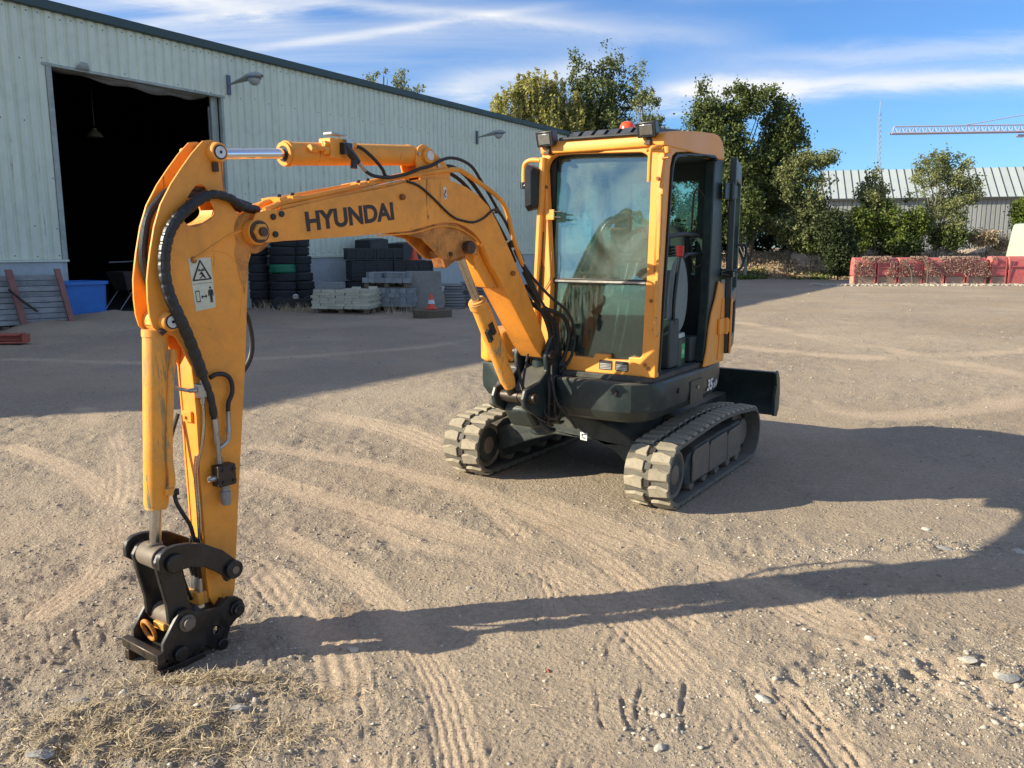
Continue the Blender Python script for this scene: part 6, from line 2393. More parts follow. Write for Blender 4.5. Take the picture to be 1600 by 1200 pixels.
def work_light(a, b, z, yaw, sc_=1.0):
    M = Matrix.Rotation(yaw, 3, 'Z') @ Matrix.Rotation(rad(14), 3, 'Y')
    c = Vector((a, b, z))
    mb = MB()
    s = sc_
    v = [(.035, -.062, -.045), (.035, .062, -.045), (.035, .062, .048), (.035, -.062, .048), (-.045, -.045, -.035), (-.045, .045, -.035), (-.045, .045, .038), (-.045, -.045, .038)]
    mb.add([M @ (Vector(q) * s) + c for q in v], [(0, 1, 2, 3), (4, 5, 6, 7), (0, 1, 5, 4), (1, 2, 6, 5), (2, 3, 7, 6), (3, 0, 4, 7)])
    mb.box(M @ Vector((-.0, 0, -.065 * s)) + c, (.03, .03, .045))
    o = part(mb, 'work_light', 'black_plastic', cab, bevel=.007)
    mb = MB()
    mb.box(M @ Vector((.0365 * s, 0, .001)) + c, (.006, .084 * s, .060 * s), M=M)
    part(mb, 'light_lens', 'lamp_lens', cab, bevel=.004)
    mb = MB()
    mb.box(c + Vector((-.005, 0, -.082 * s)), (.05, .035, .014))
    part(mb, 'light_bracket', 'dark_steel', cab)


work_light(.885, .010, 2.312, rad(-6), 1.05)
work_light(.885, .690, 2.318, rad(-2), .98)
# mirror on its arm
mb = MB()
mb.tube([(.87, -.05, 2.185), (.87, -.12, 2.19), (.87, -.165, 2.17), (.87, -.175, 2.12), (.87, -.175, 2.045)], .0145, 12, smooth=6)
part(mb, 'mirror_arm', 'cab_paint', cab)
mb = MB()
mb.cyl((.87, -.175, 2.055), (.87, -.175, 2.015), .024, n=14)
mb.tube([(.87, -.165, 2.03), (.87, -.13, 2.035)], .022, 10)
part(mb, 'mirror_clamp', 'black_plastic', cab)
mb = MB()
M = Matrix.Rotation(rad(-101), 3, 'Z')
mo = [(-.075, -.125), (.060, -.150), (.088, -.12), (.095, .11), (.070, .145), (-.035, .135), (-.075, .07)]
v0 = [M @ Vector((0.022, p, q)) + Vector((.885, -.068, 2.015)) for p, q in mo]
v1 = [M @ Vector((-.022, p * .8, q * .85)) + Vector((.885, -.068, 2.015)) for p, q in mo]
n = len(mo)
mb.add(v0 + v1, [tuple(range(n)), tuple(range(n, 2 * n))] + [(i, (i + 1) % n, (i + 1) % n + n, i + n) for i in range(n)])
part(mb, 'mirror_shell', 'black_plastic', cab, bevel=.006)
mb = MB()
mb.add([M @ Vector((.0235, p * .9, q * .9)) + Vector((.885, -.068, 2.015)) for p, q in mo] + [M @ Vector((.0255, p * .9, q * .9)) + Vector((.885, -.068, 2.015)) for p, q in mo],
       [tuple(range(n)), tuple(range(n, 2 * n))] + [(i, (i + 1) % n, (i + 1) % n + n, i + n) for i in range(n)])
part(mb, 'mirror_glass', 'chrome', cab)
# rods and rails on the right-hand front pillar
mb = MB()
mb.tube([(fa(1.13) - .02, .775, 1.13), (fa(1.13) + .03, .785, 1.14), (fa(1.2) + .035, .785, 1.20), (fa(1.9) + .035, .785, 1.88), (fa(1.9) + .03, .780, 1.93), (fa(1.9) - .02, .770, 1.94)], .0135, 10, smooth=4)
part(mb, 'hand_rail', 'worn_paint', cab)
mb = MB()
mb.tube([(.87, .765, 2.215), (.91, .745, 2.21), (.92, .722, 2.19), (.915, .715, 2.02)], .0125, 10, smooth=4)
mb.tube([(.87, .79, 2.19), (.93, .70, 2.195)], .010, 8)
part(mb, 'mirror_stub', 'cab_paint', cab)
mb = MB()
mb.cyl((.86, .80, 2.18), (.86, .80, 2.215), .022, n=14)
mb.boxmm((.835, .785, 2.15), (.885, .815, 2.156))
part(mb, 'clamp', 'cab_paint', cab)
mb = MB()
mb.boxmm((fa(1.85) - .002, -.004, 1.815), (fa(1.85) + .012, .055, 1.880))
part(mb, 'window_catch', 'cab_paint', cab, bevel=.004)
mb = MB()
mb.tube([(fa(1.85) + .006, .05, 1.865), (fa(1.85) + .006, .105, 1.862)], .006, 8)
mb.tube([(fa(1.85) + .006, .05, 1.832), (fa(1.85) + .006, .105, 1.828)], .006, 8)
part(mb, 'catch_bolt', 'black_plastic', cab)
for (b, z) in ((-.012, 2.02), (.745, 2.04), (.735, 1.33), (.765, 1.16), (.713, .945), (.735, .925)):
    mb = MB()
    mb.cyl((fa(z) - .002, b, z), (fa(z) + .007, b, z), .011, n=12)
    part(mb, 'bolt', 'rusty_paint', cab)
# data plates below the windscreen
for (b0, b1) in ((.405, .495), (.515, .605)):
    mb = MB()
    mb.prism(rrect(b0, .895, b1, .955, .008), lambda p, q, w: (fa(q) + w, p, q), .001, .003)
    part(mb, 'data_plate', 'decal_black', cab)
    mb = MB()
    for i in range(4):
        mb.prism([(b0 + .006, .901 + i * .0095), (b1 - .006, .901 + i * .0095), (b1 - .006, .9065 + i * .0095), (b0 + .006, .9065 + i * .0095)], lambda p, q, w: (fa(q) + w, p, q), .0032, .0042)
    part(mb, 'plate_print', 'zinc', cab)
mb = MB()
mb.tube([(fa(1.75), -.025, 1.74), (fa(1.6) + .008, -.03, 1.6), (fa(1.5) + .01, -.028, 1.45), (fa(1.4) + .01, -.04, 1.33)], .0035, 6, smooth=5)
mb.tube([(fa(1.75), .035, 1.62), (fa(1.6) + .008, .045, 1.55), (fa(1.5) + .01, .035, 1.44), (fa(1.4) + .01, -.01, 1.37)], .003, 6, smooth=5)
part(mb, 'washer_hose', 'black_rubber', cab)
mb = MB()
mb.tube([(fa(1.6) + .012, -.026, 1.53), (fa(1.4) + .012, -.042, 1.34)], [.006, .014], 8)
for z in (1.33, 1.29, 1.26):
    mb.box((fa(z) + .012, -.04 + (1.3 - z) * .2, z), (.02, .026, .014))
part(mb, 'gas_strut', 'black_plastic', cab)

# door, swung right round against the tail
def dr(s, t_, z):
    """s along the door from its hinge, t_ thickness outwards"""
    p0, p1 = Vector((-.235, .818, 0)), Vector((-.93, .630, 0))
    d = (p1 - p0).normalized()
    n = Vector((-d.y, d.x, 0))
    if n.y < 0:
        n = -n
    return p0 + d * s + n * t_ + Vector((0, 0, z))


mb = MB()
mb.prism([(.0, .90), (.56, .90), (.66, 1.05), (.70, 1.3), (.70, 2.16), (.64, 2.25), (.0, 2.25)], lambda p, q, w: dr(p, w, q), -.022, .022, [[(.07, 1.32), (.07, 2.11), (.62, 2.11), (.63, 1.34)][::-1], [(.07, .98), (.07, 1.24), (.62, 1.24), (.56, 1.0)][::-1]])
door = part(mb, 'door', 'dark_paint', cab, bevel=.008)
for q in ([(.06, 1.31), (.06, 2.12), (.63, 2.12), (.64, 1.33)], [(.06, .97), (.06, 1.25), (.63, 1.25), (.57, .99)]):
    mb = MB()
    mb.prism(q, lambda p, q_, w: dr(p, w, q_), -.004, .002)
    part(mb, 'door_glass', 'side_glass', cab, smooth=False)
mb = MB()
mb.prism([(-.01, .90), (.035, .90), (.05, 1.28), (-.01, 1.30)], lambda p, q, w: dr(p, w, q), .0225, .034)
part(mb, 'door_skin', 'cab_paint', cab, bevel=.004)
for z in (1.10, 2.02):
    mb = MB()
    mb.boxmm((-.20, .806, z - .055), (-.09, .822, z + .055))
    mb.cyl((-.205, .828, z - .058), (-.205, .828, z + .058), .014, n=12)
    mb.boxmm((-.28, .822, z - .045), (-.21, .842, z + .045))
    part(mb, 'hinge', 'cab_paint' if z < 1.5 else 'dark_paint', cab, bevel=.004)
mb = MB()
mb.tube([dr(.55, .02, 1.66), dr(.56, .075, 1.66), dr(.56, .085, 1.60), dr(.54, .06, 1.50), dr(.52, .02, 1.46)], .010, 8, smooth=4)
part(mb, 'door_handle', 'black_plastic', cab)
mb = MB()
mb.boxmm((-.245, .79, 1.44), (-.20, .86, 1.475))
mb.tube([(-.16, .79, 1.49), (-.22, .845, 1.485), (-.30, .85, 1.485)], .008, 6)
mb.tube([(-.16, .79, 1.46), (-.22, .85, 1.45), (-.30, .86, 1.45)], .008, 6)
part(mb, 'door_latch', 'black_plastic', cab)

# ================================================================== BOOM, ARM, HITCH
def bl(u, w, z):
    """boom frame: u forward from the swing post, w to the open-door side, z up"""
    return Vector((.95 + .9986 * u + .0523 * w, .002 - .0523 * u + .9986 * w, z))


def bf(p, q, w):
    return bl(p, w, q)


boom_side = [(2.10, 1.801), (2.072, 1.796), (1.763, 1.866), (1.441, 1.927), (1.286, 1.962), (1.169, 1.983), (1.064, 1.994), (0.947, 1.992), (0.826, 1.966), (0.722, 1.927), (0.631, 1.872), (0.55, 1.786), (0.422, 1.617), (0.286, 1.422), (0.142, 1.204), (0.049, 1.054), (0.093, 0.959), (0.171, 1.025), (0.523, 1.449), (0.61, 1.553), (0.662, 1.629), (0.708, 1.686), (0.763, 1.726), (0.829, 1.755), (0.904, 1.772), (1.002, 1.774), (1.093, 1.762), (1.199, 1.740), (1.27, 1.726), (1.615, 1.699), (1.893, 1.681), (2.10, 1.670)]
mb = MB()
mb.prism(boom_side, bf, -.070, .070)
boom = part(mb, 'boom', 'machine_paint', ex, bevel=.006)
for s in (1, -1):
    mb = MB()
    mb.prism(boom_side, bf, s * .0705, s * .080)
    part(mb, 'side_plate', 'machine_paint', boom, bevel=.002)
    mb = MB()
    mb.prism([(2.215, 1.735), (2.184, 1.785), (2.11, 1.803), (2.04, 1.795), (2.04, 1.675), (2.10, 1.668), (2.19, 1.664), (2.225, 1.69)], bf, s * .0805, s * .092)
    part(mb, 'tip_plate', 'machine_paint', boom, bevel=.003)
    # cylinder lugs under the elbow
    mb = MB()
    mb.prism([(1.36, 1.722), (1.163, 1.688), (1.095, 1.645), (1.014, 1.585), (0.93, 1.575), (0.855, 1.595), (0.790, 1.610), (0.713, 1.600), (0.700, 1.64), (0.751, 1.70), (0.815, 1.735), (0.89, 1.77), (1.0, 1.78), (1.2, 1.75)], bf, s * .052, s * .0685)
    part(mb, 'cylinder_lug', 'greasy_paint', boom, bevel=.004)
mb = MB()
mb.prism([(0.49, 1.405), (0.62, 1.56), (0.68, 1.64), (.72, 1.61), (.70, 1.53), (.60, 1.42)], bf, -.04, .04)
part(mb, 'lug_web', 'machine_paint', boom, bevel=.004)
# weld line and fish plate on the lower boom
mb = MB()
mb.tube([bf(.085, 1.105, .081), bf(.155, 1.015, .081)], .003, 6)
mb.tube([bf(.60, 1.525, .081), bf(.70, 1.652, .081), bf(.80, 1.715, .081), bf(.92, 1.750, .081), bf(1.06, 1.752, .081), bf(1.25, 1.716, .081), bf(1.5, 1.70, .081)], .004, 6, smooth=4)
part(mb, 'weld_seam', 'machine_paint', boom)
# letters on both faces
text_mesh('HYUNDAI', 'lettering', 'decal_brown_black', bf(1.918, 1.713, .0803), bf(1.374, 1.778, .0803) - bf(1.918, 1.713, .0803), bf(0.0, 1, 0) - bf(-.115, 0, 0) - Vector((0, 0, 0)), .545, .086, boom, bold=.035)
text_mesh('HYUNDAI', 'lettering', 'decal_brown_black', bf(1.374, 1.778, -.0803), bf(1.918, 1.713, -.0803) - bf(1.374, 1.778, -.0803), Vector((.06, 0, 1)), .545, .086, boom, bold=.035)
mb = MB()
mb.prism([(1.012, 1.955), (.990, 1.955), (.983, 1.895), (1.005, 1.895)], bf, .0803, .0815)
part(mb, 'small_decal', 'decal_white', boom)
mb = MB()
mb.prism([(1.004, 1.94), (.992, 1.94), (.990, 1.93), (1.001, 1.92), (.996, 1.908), (.988, 1.905), (.99, 1.900), (1.003, 1.905), (1.008, 1.92), (.998, 1.932)], bf, .0816, .0822)
part(mb, 'decal_print', 'decal_black', boom)
for (u, z) in ((1.324, 1.889), (.409, 1.494)):
    mb = MB()
    mb.cyl(bf(u, z, .078), bf(u, z, .097), .015, n=14)
    part(mb, 'bolt', 'rusty_paint', boom, bevel=.002)
    mb = MB()
    mb.cyl(bf(u - .016, z, .090), bf(u - .016, z, .0975), .011, n=12)
for (u, z) in ((2.105, 1.772), (2.062, 1.785), (2.098, 1.700)):
    mb = MB()
    mb.cyl(bf(u, z, .092), bf(u, z, .101), .013, n=14)
    part(mb, 'bolt', 'black_rubber', boom, bevel=.002)
# hose deck on top of the boom
mb = MB()
mb.tube([bf(2.11, 1.800, .045), bf(2.059, 1.818, .045), bf(2.0, 1.838, .045), bf(1.72, 1.895, .045), bf(1.39, 1.970, .045), bf(1.209, 2.003, .05), bf(.913, 2.050, .065), bf(.835, 2.043, .07), bf(.699, 1.995, .07), bf(.526, 1.924, .07), bf(.448, 1.852, .07), bf(.386, 1.706, .07), bf(.309, 1.574, .07), bf(.196, 1.437, .07)], .0135, 10, smooth=4)
part(mb, 'hydraulic_pipe', 'machine_paint', boom)
mb = MB()
mb.tube([bf(2.10, 1.815, -.01), bf(2.0, 1.850, -.01), bf(1.50, 1.945, -.01), bf(1.2, 2.01, -.01)], .0125, 10, smooth=3)
part(mb, 'hydraulic_pipe', 'machine_paint', boom)
mb = MB()
mb.tube([bf(2.10, 1.812, -.05), bf(2.0, 1.842, -.05), bf(1.50, 1.942, -.05), bf(1.2, 2.005, -.05)], .0125, 10, smooth=3)
part(mb, 'hydraulic_pipe', 'machine_paint', boom)
mb = MB()
mb.prism([(2.04, 1.805), (2.03, 1.822), (1.25, 1.982), (1.25, 1.968)], bf, .056, .066)
part(mb, 'guard_strip', 'machine_paint', boom, bevel=.002)
for (u, z) in ((2.02, 1.848), (1.95, 1.858), (1.56, 1.935), (1.50, 1.947), (1.40, 1.965), (1.12, 2.02)):
    mb = MB()
    mb.boxmm((-.02, -.065, -.010), (.02, .06, .008))
    o = put('pipe_clamp', mb.mesh('pipe_clamp', 'machine_paint'), boom, bf(u, z + .002, 0), rot=(0, rad(-13), rad(-3)))
    o.rotation_euler = (0, rad(12), rad(-3))
    mb = MB()
    mb.cyl(bf(u, z + .008, .03), bf(u, z + .022, .03), .010, n=10)
    part(mb, 'clamp_bolt', 'black_rubber', boom)
# bracket and pin of the arm cylinder
tb = [(1.191, 2.073), (1.187, 2.115), (1.168, 2.145), (1.14, 2.160), (1.112, 2.157), (1.073, 2.136), (0.987, 2.094), (0.930, 2.045), (0.93, 1.985), (1.16, 1.98)]
for s in (1, -1):
    mb = MB()
    mb.prism(tb, bf, s * .048, s * .060)
    part(mb, 'cylinder_bracket', 'machine_paint', boom, bevel=.003)
mb = MB()
mb.cyl(bf(1.111, 2.105, -.085), bf(1.111, 2.105, .060), .024)
mb.cyl(bf(1.111, 2.105, .060), bf(1.111, 2.105, .080), .038, n=24)
part(mb, 'pin', 'machine_paint', boom, bevel=.003)
mb = MB()
mb.cyl(bf(1.111, 2.105, .0805), bf(1.111, 2.105, .087), .023, n=20)
part(mb, 'pin_cap', 'white_cap', boom)
mb = MB()
mb.cyl(bf(1.030, 2.062, .060), bf(1.030, 2.062, .070), .010, n=10)
mb.cyl(bf(1.175, 2.11, .060), bf(1.175, 2.11, .069), .008, n=10)
part(mb, 'bolt', 'zinc', boom)

# ---- arm cylinder
mb = MB()
mb.tube([bf(2.300, 2.014, 0), bf(1.94, 2.047, 0)], .0225, 24)
part(mb, 'arm_cylinder_rod', 'chrome', ex)
mb = MB()
mb.ring(bf(2.336, 2.012, -.030), bf(2.336, 2.012, .030), .040, .022)
part(mb, 'rod_eye', 'machine_paint', ex, bevel=.003)
a0, a1 = bf(1.952, 2.046, 0), bf(1.155, 2.107, 0)
mb = MB()
mb.tube([a0, a0 + (a1 - a0) * .02, a0 + (a1 - a0) * .021, a1 + (a0 - a1) * .06, a1 + (a0 - a1) * .04, a1], [.055, .055, .0505, .0505, .054, .048], 28)
cyl1 = part(mb, 'arm_cylinder', 'machine_paint', ex, angle=30)
mb = MB()
mb.ring(a0 + (a0 - a1).normalized() * .012, a0, .050, .024)
part(mb, 'gland', 'machine_paint', cyl1)
mb = MB()
mb.ring(a0 + (a0 - a1).normalized() * .014, a0 + (a0 - a1).normalized() * .0125, .034, .023)
part(mb, 'rod_seal', 'black_rubber', cyl1)
mb = MB()
mb.ring(bf(1.111, 2.105, -.040), bf(1.111, 2.105, .040), .045, .025)
part(mb, 'cylinder_eye', 'machine_paint', cyl1)
# valve block with hose fittings on the near side of the cylinder
mb = MB()
mb.box(bf(1.725, 2.085, .040), (.085, .075, .085))
mb.box(bf(1.70, 2.10, .035), (.05, .085, .06))
part(mb, 'valve_block', 'machine_paint', cyl1, bevel=.005)
for (u0, z0, u1, z1, w_, r_) in ((1.84, 2.075, 1.77, 2.078, .070, .011), (1.870, 2.072, 1.835, 2.073, .062, .018), (1.79, 2.10, 1.74, 2.10, .060, .014), (1.80, 2.07, 1.775, 2.07, .068, .017)):
    mb = MB()
    mb.tube([bf(u0, z0, w_), bf(u1, z1, w_)], r_, 6)
    part(mb, 'fitting', 'machine_paint', cyl1)
mb = MB()
mb.box(bf(1.685, 2.085, .092), (.05, .03, .05))
mb.tube([bf(1.70, 2.10, .095), bf(1.655, 2.055, .10), bf(1.62, 2.03, .10)], [.016, .020, .013], 8)
mb.tube([bf(1.645, 2.06, .10), bf(1.65, 2.00, .10)], [.014, .016], 8)
part(mb, 'release_valve', 'black_plastic', cyl1)
mb = MB()
mb.tube([bf(1.62, 2.03, .10), bf(1.575, 1.995, .095)], .009, 8)
part(mb, 'hose_end', 'zinc', cyl1)
mb = MB()
mb.box(bf(1.665, 2.11, .085), (.04, .02, .04))
mb.box(bf(1.70, 2.150, .04), (.10, .05, .008))
part(mb, 'steel_fitting', 'zinc', cyl1)
mb = MB()
mb.tube([bf(1.64, 2.112, .06), bf(1.60, 2.11, .06)], [.012, .014], 8)
part(mb, 'fitting', 'machine_paint', cyl1)
for pts, r_ in ((((1.60, 2.108, .06), (1.56, 2.095, .07), (1.50, 2.055, .08), (1.45, 2.015, .08), (1.42, 1.985, .07), (1.36, 1.982, .05)), .0085),
                (((1.575, 1.995, .095), (1.52, 1.978, .09), (1.44, 1.975, .085), (1.36, 1.985, .075), (1.27, 2.005, .07), (1.18, 2.035, .075), (1.10, 2.055, .078), (1.02, 2.09, .076), (.94, 2.108, .07), (.85, 2.104, .07), (.76, 2.075, .07), (.68, 2.01, .065), (.60, 1.94, .06), (.52, 1.865, .055), (.44, 1.79, .055), (.36, 1.69, .055), (.26, 1.56, .055)), .0085),
                (((1.02, 2.04, .02), (.92, 2.07, .02), (.82, 2.06, .02), (.72, 2.01, .02), (.62, 1.93, .02), (.52, 1.83, .02), (.40, 1.70, .02), (.30, 1.56, .02)), .011),
                (((1.0, 2.02, -.03), (.90, 2.05, -.03), (.79, 2.03, -.03), (.69, 1.98, -.03), (.58, 1.89, -.03), (.46, 1.76, -.03), (.34, 1.60, -.03), (.24, 1.46, -.03)), .011),
                (((1.20, 1.985, .0), (1.1, 2.01, .0), (1.0, 2.02, .0)), .012)):
    mb = MB()
    mb.tube([bf(u, z, w) for u, z, w in pts], r_, 9, smooth=5)
    part(mb, 'hydraulic_hose', 'black_rubber', boom)
mb = MB()
mb.tube([bf(*p, .0855) for p in ((1.287, 1.967), (1.204, 1.95), (1.11, 1.902), (0.987, 1.826), (0.92, 1.797), (0.857, 1.786), (0.80, 1.780), (0.747, 1.784), (0.674, 1.808), (0.604, 1.848), (.57, 1.850), (.53, 1.83))], .0065, 8, smooth=5)
part(mb, 'lamp_cable', 'black_rubber', boom)
mb = MB()
mb.box(bf(.37, 1.665, .04), (.05, .05, .045))
mb.box(bf(.545, 1.85, .06), (.03, .03, .03))
part(mb, 'hose_clip', 'black_rubber', boom, bevel=.006)
# bundle of hoses between boom foot and swing post
for k_, (pts, r_) in enumerate(((((.34, 1.63, .05), (.26, 1.50, .075), (.18, 1.36, .10), (.10, 1.25, .12), (.01, 1.15, .13), (-.02, 1.02, .12), (.0, .92, .11)), .013),
                                (((.26, 1.50, .055), (.20, 1.38, .09), (.12, 1.28, .11), (-.01, 1.22, .16), (-.06, 1.12, .18), (-.05, 1.0, .17), (-.02, .90, .14)), .013),
                                (((.22, 1.42, .04), (.16, 1.30, .09), (.10, 1.20, .11), (.05, 1.10, .11), (.03, 1.0, .10)), .012),
                                (((.20, 1.42, .08), (.15, 1.30, .105), (.09, 1.24, .12), (.04, 1.16, .12), (.01, 1.06, .12), (.0, .98, .12)), .011),
                                (((.33, 1.60, .06), (.22, 1.46, .10), (.10, 1.34, .15), (-.02, 1.24, .20), (-.07, 1.10, .22), (-.06, .96, .20), (-.01, .86, .15)), .009),
                                (((.20, 1.40, .0), (.12, 1.30, .02), (.0, 1.2, .06), (-.03, 1.0, .06)), .014))):
    mb = MB()
    mb.tube([bf(u, z, w) for u, z, w in pts], r_, 9, smooth=6)
    part(mb, 'hydraulic_hose', 'black_rubber', ex)
mb = MB()
mb.tube([bf(.195, 1.437, .07), bf(.17, 1.40, .075)], .018, 6)
mb.tube([bf(.20, 1.42, .09), bf(.14, 1.28, .11)], .010, 8)
part(mb, 'pipe_end', 'worn_paint', boom)

# ---- boom cylinder
b0, b1 = bf(.817, 1.640, 0), bf(.285, .735, 0)
ax = (b1 - b0)
pr = b0 + ax * .335
mb = MB()
mb.tube([b0 + ax * .04, b0 + ax * .37], .0245, 24)
part(mb, 'boom_cylinder_rod', 'worn_chrome', ex)
mb = MB()
mb.tube([pr, pr + ax * .035, pr + ax * .036, b0 + ax * .88, b0 + ax * .93], [.055, .055, .047, .047, .036], 28)
bcy = part(mb, 'boom_cylinder', 'worn_paint', ex, angle=30)
mb = MB()
mb.ring(pr - ax.normalized() * .010, pr, .048, .026)
part(mb, 'gland', 'worn_paint', bcy)
mb = MB()
mb.cyl(bf(.285, .735, -.05), bf(.285, .735, .05), .040)
mb.cyl(b0 + ax * .92, b1, .032)
part(mb, 'cylinder_eye', 'dark_steel', bcy)
mb = MB()
mb.ring(bf(.820, 1.645, -.036), bf(.820, 1.645, .036), .048, .024)
mb.cyl(bf(.820, 1.645, 0), b0 + ax * .06, .030)
part(mb, 'rod_eye', 'rusty_paint', bcy)
mb = MB()
mb.cyl(bf(.820, 1.645, -.095), bf(.820, 1.645, .090), .030)
mb.cyl(bf(.820, 1.645, .080), bf(.820, 1.645, .112), .036, n=20)
part(mb, 'pin', 'grease_pin', boom, bevel=.004)
mb = MB()
d_ = ax.normalized()
sd_ = bl(-1, 0, 0) - bl(0, 0, 0)
q0 = pr + ax * .06
up_ = Vector((-d_.z * 1, 0, 0))
nrm = (Vector((0, 0, 1)) - d_ * d_.z).normalized()
nrm = -nrm if nrm.x > 0 else nrm
mb.tube([q0 + nrm * .040, q0 + nrm * .068, q0 + nrm * .070 + d_ * .05, pr + ax * .37 + nrm * .070, pr + ax * .42 + nrm * .074, pr + ax * .47 + nrm * .10], .0115, 8, smooth=3)
part(mb, 'cylinder_pipe', 'worn_paint', bcy)
for s_ in (.17, .19):
    mb = MB()
    c_ = pr + ax * s_
    mb.box(c_ + bl(0, .045, 0) - bl(0, 0, 0) + (nrm * (-.01 if s_ < .18 else -.055)), (.03, .02, .075), M=Matrix.Rotation(rad(32), 3, 'Y'))
    part(mb, 'rubber_clip', 'black_rubber', bcy)
# dangling light bracket on far side (orange-brown)
mb = MB()
mb.box(bf(.955, 1.60, .02), (.10, .085, .10), M=Matrix.Rotation(rad(25), 3, 'Y'))
mb.cyl(bf(.955, 1.60, .060), bf(.955, 1.60, .072), .022)
part(mb, 'lug_bracket', 'rusty_paint', boom, bevel=.008)
mb = MB()
mb.cyl(bf(.95, 1.61, .064), bf(.95, 1.61, .078), .012, n=10)
part(mb, 'bolt', 'dark_steel', boom)

# ---- swing post
for s in (1, -1):
    mb = MB()
    mb.prism([(-.03, 1.10), (.045, 1.10), (.10, 1.03), (.115, .96), (.10, .88), (.20, .815), (.33, .79), (.355, .735), (.34, .68), (.26, .63), (.12, .58), (-.05, .53), (-.10, .56), (-.11, .80), (-.08, .95)], bf, s * .098, s * .128)
    part(mb, 'swing_bracket', 'dark_paint', ex, bevel=.008)
mb = MB()
mb.prism([(-.12, .50), (.18, .52), (.27, .64), (.10, .84), (.03, .90), (-.10, .90)], bf, -.097, .097)
part(mb, 'swing_casting', 'dark_paint', ex, bevel=.02)
mb = MB()
mb.prism([(.06, .86), (.20, .80), (.30, .66), (.22, .62), (.04, .80)], bf, -.20, -.13)
part(mb, 'casting_side', 'undercarriage_paint', ex, bevel=.02)
mb = MB()
mb.cyl(bf(.07, .98, -.15), bf(.07, .98, .15), .032)
part(mb, 'pin', 'dark_steel', ex, bevel=.004)
mb = MB()
mb.cyl(bf(.285, .735, -.145), bf(.285, .735, .15), .036)
mb.cyl(bf(.285, .735, .150), bf(.285, .735, .172), .030)
part(mb, 'pin', 'dark_steel', ex, bevel=.004)
mb = MB()
mb.cyl((.93, .005, .44), (.93, .005, 1.02), .07)
mb.boxmm((.60, -.17, .56), (.93, .17, .68))
mb.boxmm((.60, -.17, .82), (.93, .17, .93))
part(mb, 'swing_post', 'dark_paint', ex, bevel=.012)
mb = MB()
mb.prism([(.70, .60), (.98, .60), (1.0, .84), (.70, .84)], lambda p, q, w: (p, w, q), .10, .14)
mb.boxmm((.84, .14, .79), (.95, .30, .83))
mb.tube([(.96, .10, .70), (.96, .20, .70), (.98, .26, .68)], .02, 8)
part(mb, 'swing_guard', 'dark_paint', ex, bevel=.006)
for pts, r_ in ((((1.02, .10, .88), (1.06, .14, .76), (1.05, .13, .62), (1.0, .10, .53), (.92, .08, .50)), .013),
                (((1.0, .12, .86), (1.05, .17, .74), (1.03, .17, .60), (.98, .16, .54), (.9, .15, .53)), .011),
                (((1.03, .14, .92), (1.09, .18, .82), (1.07, .20, .70), (1.0, .24, .60), (.94, .26, .52), (.9, .25, .50)), .008),
                (((1.25, .02, .95), (1.24, .05, .82), (1.20, .08, .70), (1.12, .10, .58), (1.05, .10, .53)), .010),
                (((1.20, .07, 1.0), (1.24, .06, .80), (1.22, .09, .66), (1.10, .14, .56)), .008),
                (((1.05, .05, .66), (1.10, .10, .56), (1.06, .14, .50), (.98, .13, .49)), .015)):
    mb = MB()
    mb.tube(pts, r_, 8, smooth=6)
    part(mb, 'hydraulic_hose', 'black_rubber', ex)
mb = MB()
mb.ring((1.05, .155, .62), (1.062, .165, .63), .055, .047, 20)
part(mb, 'hose_hoop', 'dark_steel', ex)

# ---- arm (dipper)
stick = [(2.385, 2.054), (2.352, 2.06), (2.323, 2.056), (2.299, 2.03), (2.301, 1.992), (2.305, 1.906), (2.298, 1.86), (2.276, 1.815), (2.249, 1.783), (2.214, 1.771), (2.170, 1.765), (2.135, 1.74), (2.128, 1.70), (2.145, 1.665), (2.19, 1.645), (2.206, 1.611), (2.236, 1.303), (2.249, 1.17), (2.26, 1.081), (2.299, 0.766), (2.321, 0.585), (2.332, 0.485), (2.363, 0.208), (2.374, 0.177), (2.41, 0.160), (2.434, 0.155), (2.465, 0.17), (2.485, 0.217), (2.491, 0.309), (2.487, 0.473), (2.488, 0.605), (2.489, 0.718), (2.491, 0.808), (2.490, 0.982), (2.493, 1.087), (2.495, 1.181), (2.515, 1.221), (2.533, 1.265), (2.557, 1.305), (2.587, 1.318), (2.625, 1.330), (2.645, 1.35), (2.655, 1.39), (2.658, 1.45), (2.655, 1.525), (2.646, 1.576), (2.634, 1.634), (2.611, 1.725), (2.58, 1.805), (2.531, 1.884), (2.483, 1.946), (2.434, 2.005)]
hole = smooth_loop([(2.444, 1.865), (2.42, 1.885), (2.388, 1.880), (2.374, 1.857), (2.366, 1.828), (2.351, 1.792), (2.362, 1.767), (2.40, 1.742), (2.454, 1.725), (2.482, 1.740), (2.492, 1.765), (2.478, 1.815)], 3)
core_ = [(2.214, 1.55), (2.238, 1.303), (2.251, 1.17), (2.262, 1.081), (2.301, 0.766), (2.323, 0.585), (2.334, 0.485), (2.365, 0.208), (2.376, 0.18), (2.41, 0.163), (2.434, 0.158), (2.462, 0.172), (2.482, 0.217), (2.488, 0.309), (2.484, 0.473), (2.485, 0.605), (2.486, 0.718), (2.488, 0.808), (2.487, 0.982), (2.490, 1.087), (2.490, 1.181), (2.480, 1.26), (2.42, 1.40), (2.36, 1.55)]
mb = MB()
mb.prism(core_, bf, -.0415, .0415)
arm = part(mb, 'arm', 'machine_paint', ex, bevel=.003)
for s in (1, -1):
    mb = MB()
    mb.prism(stick, bf, s * .042, s * .054, [hole[::-1]])
    part(mb, 'side_plate', 'machine_paint', arm, bevel=.0025)
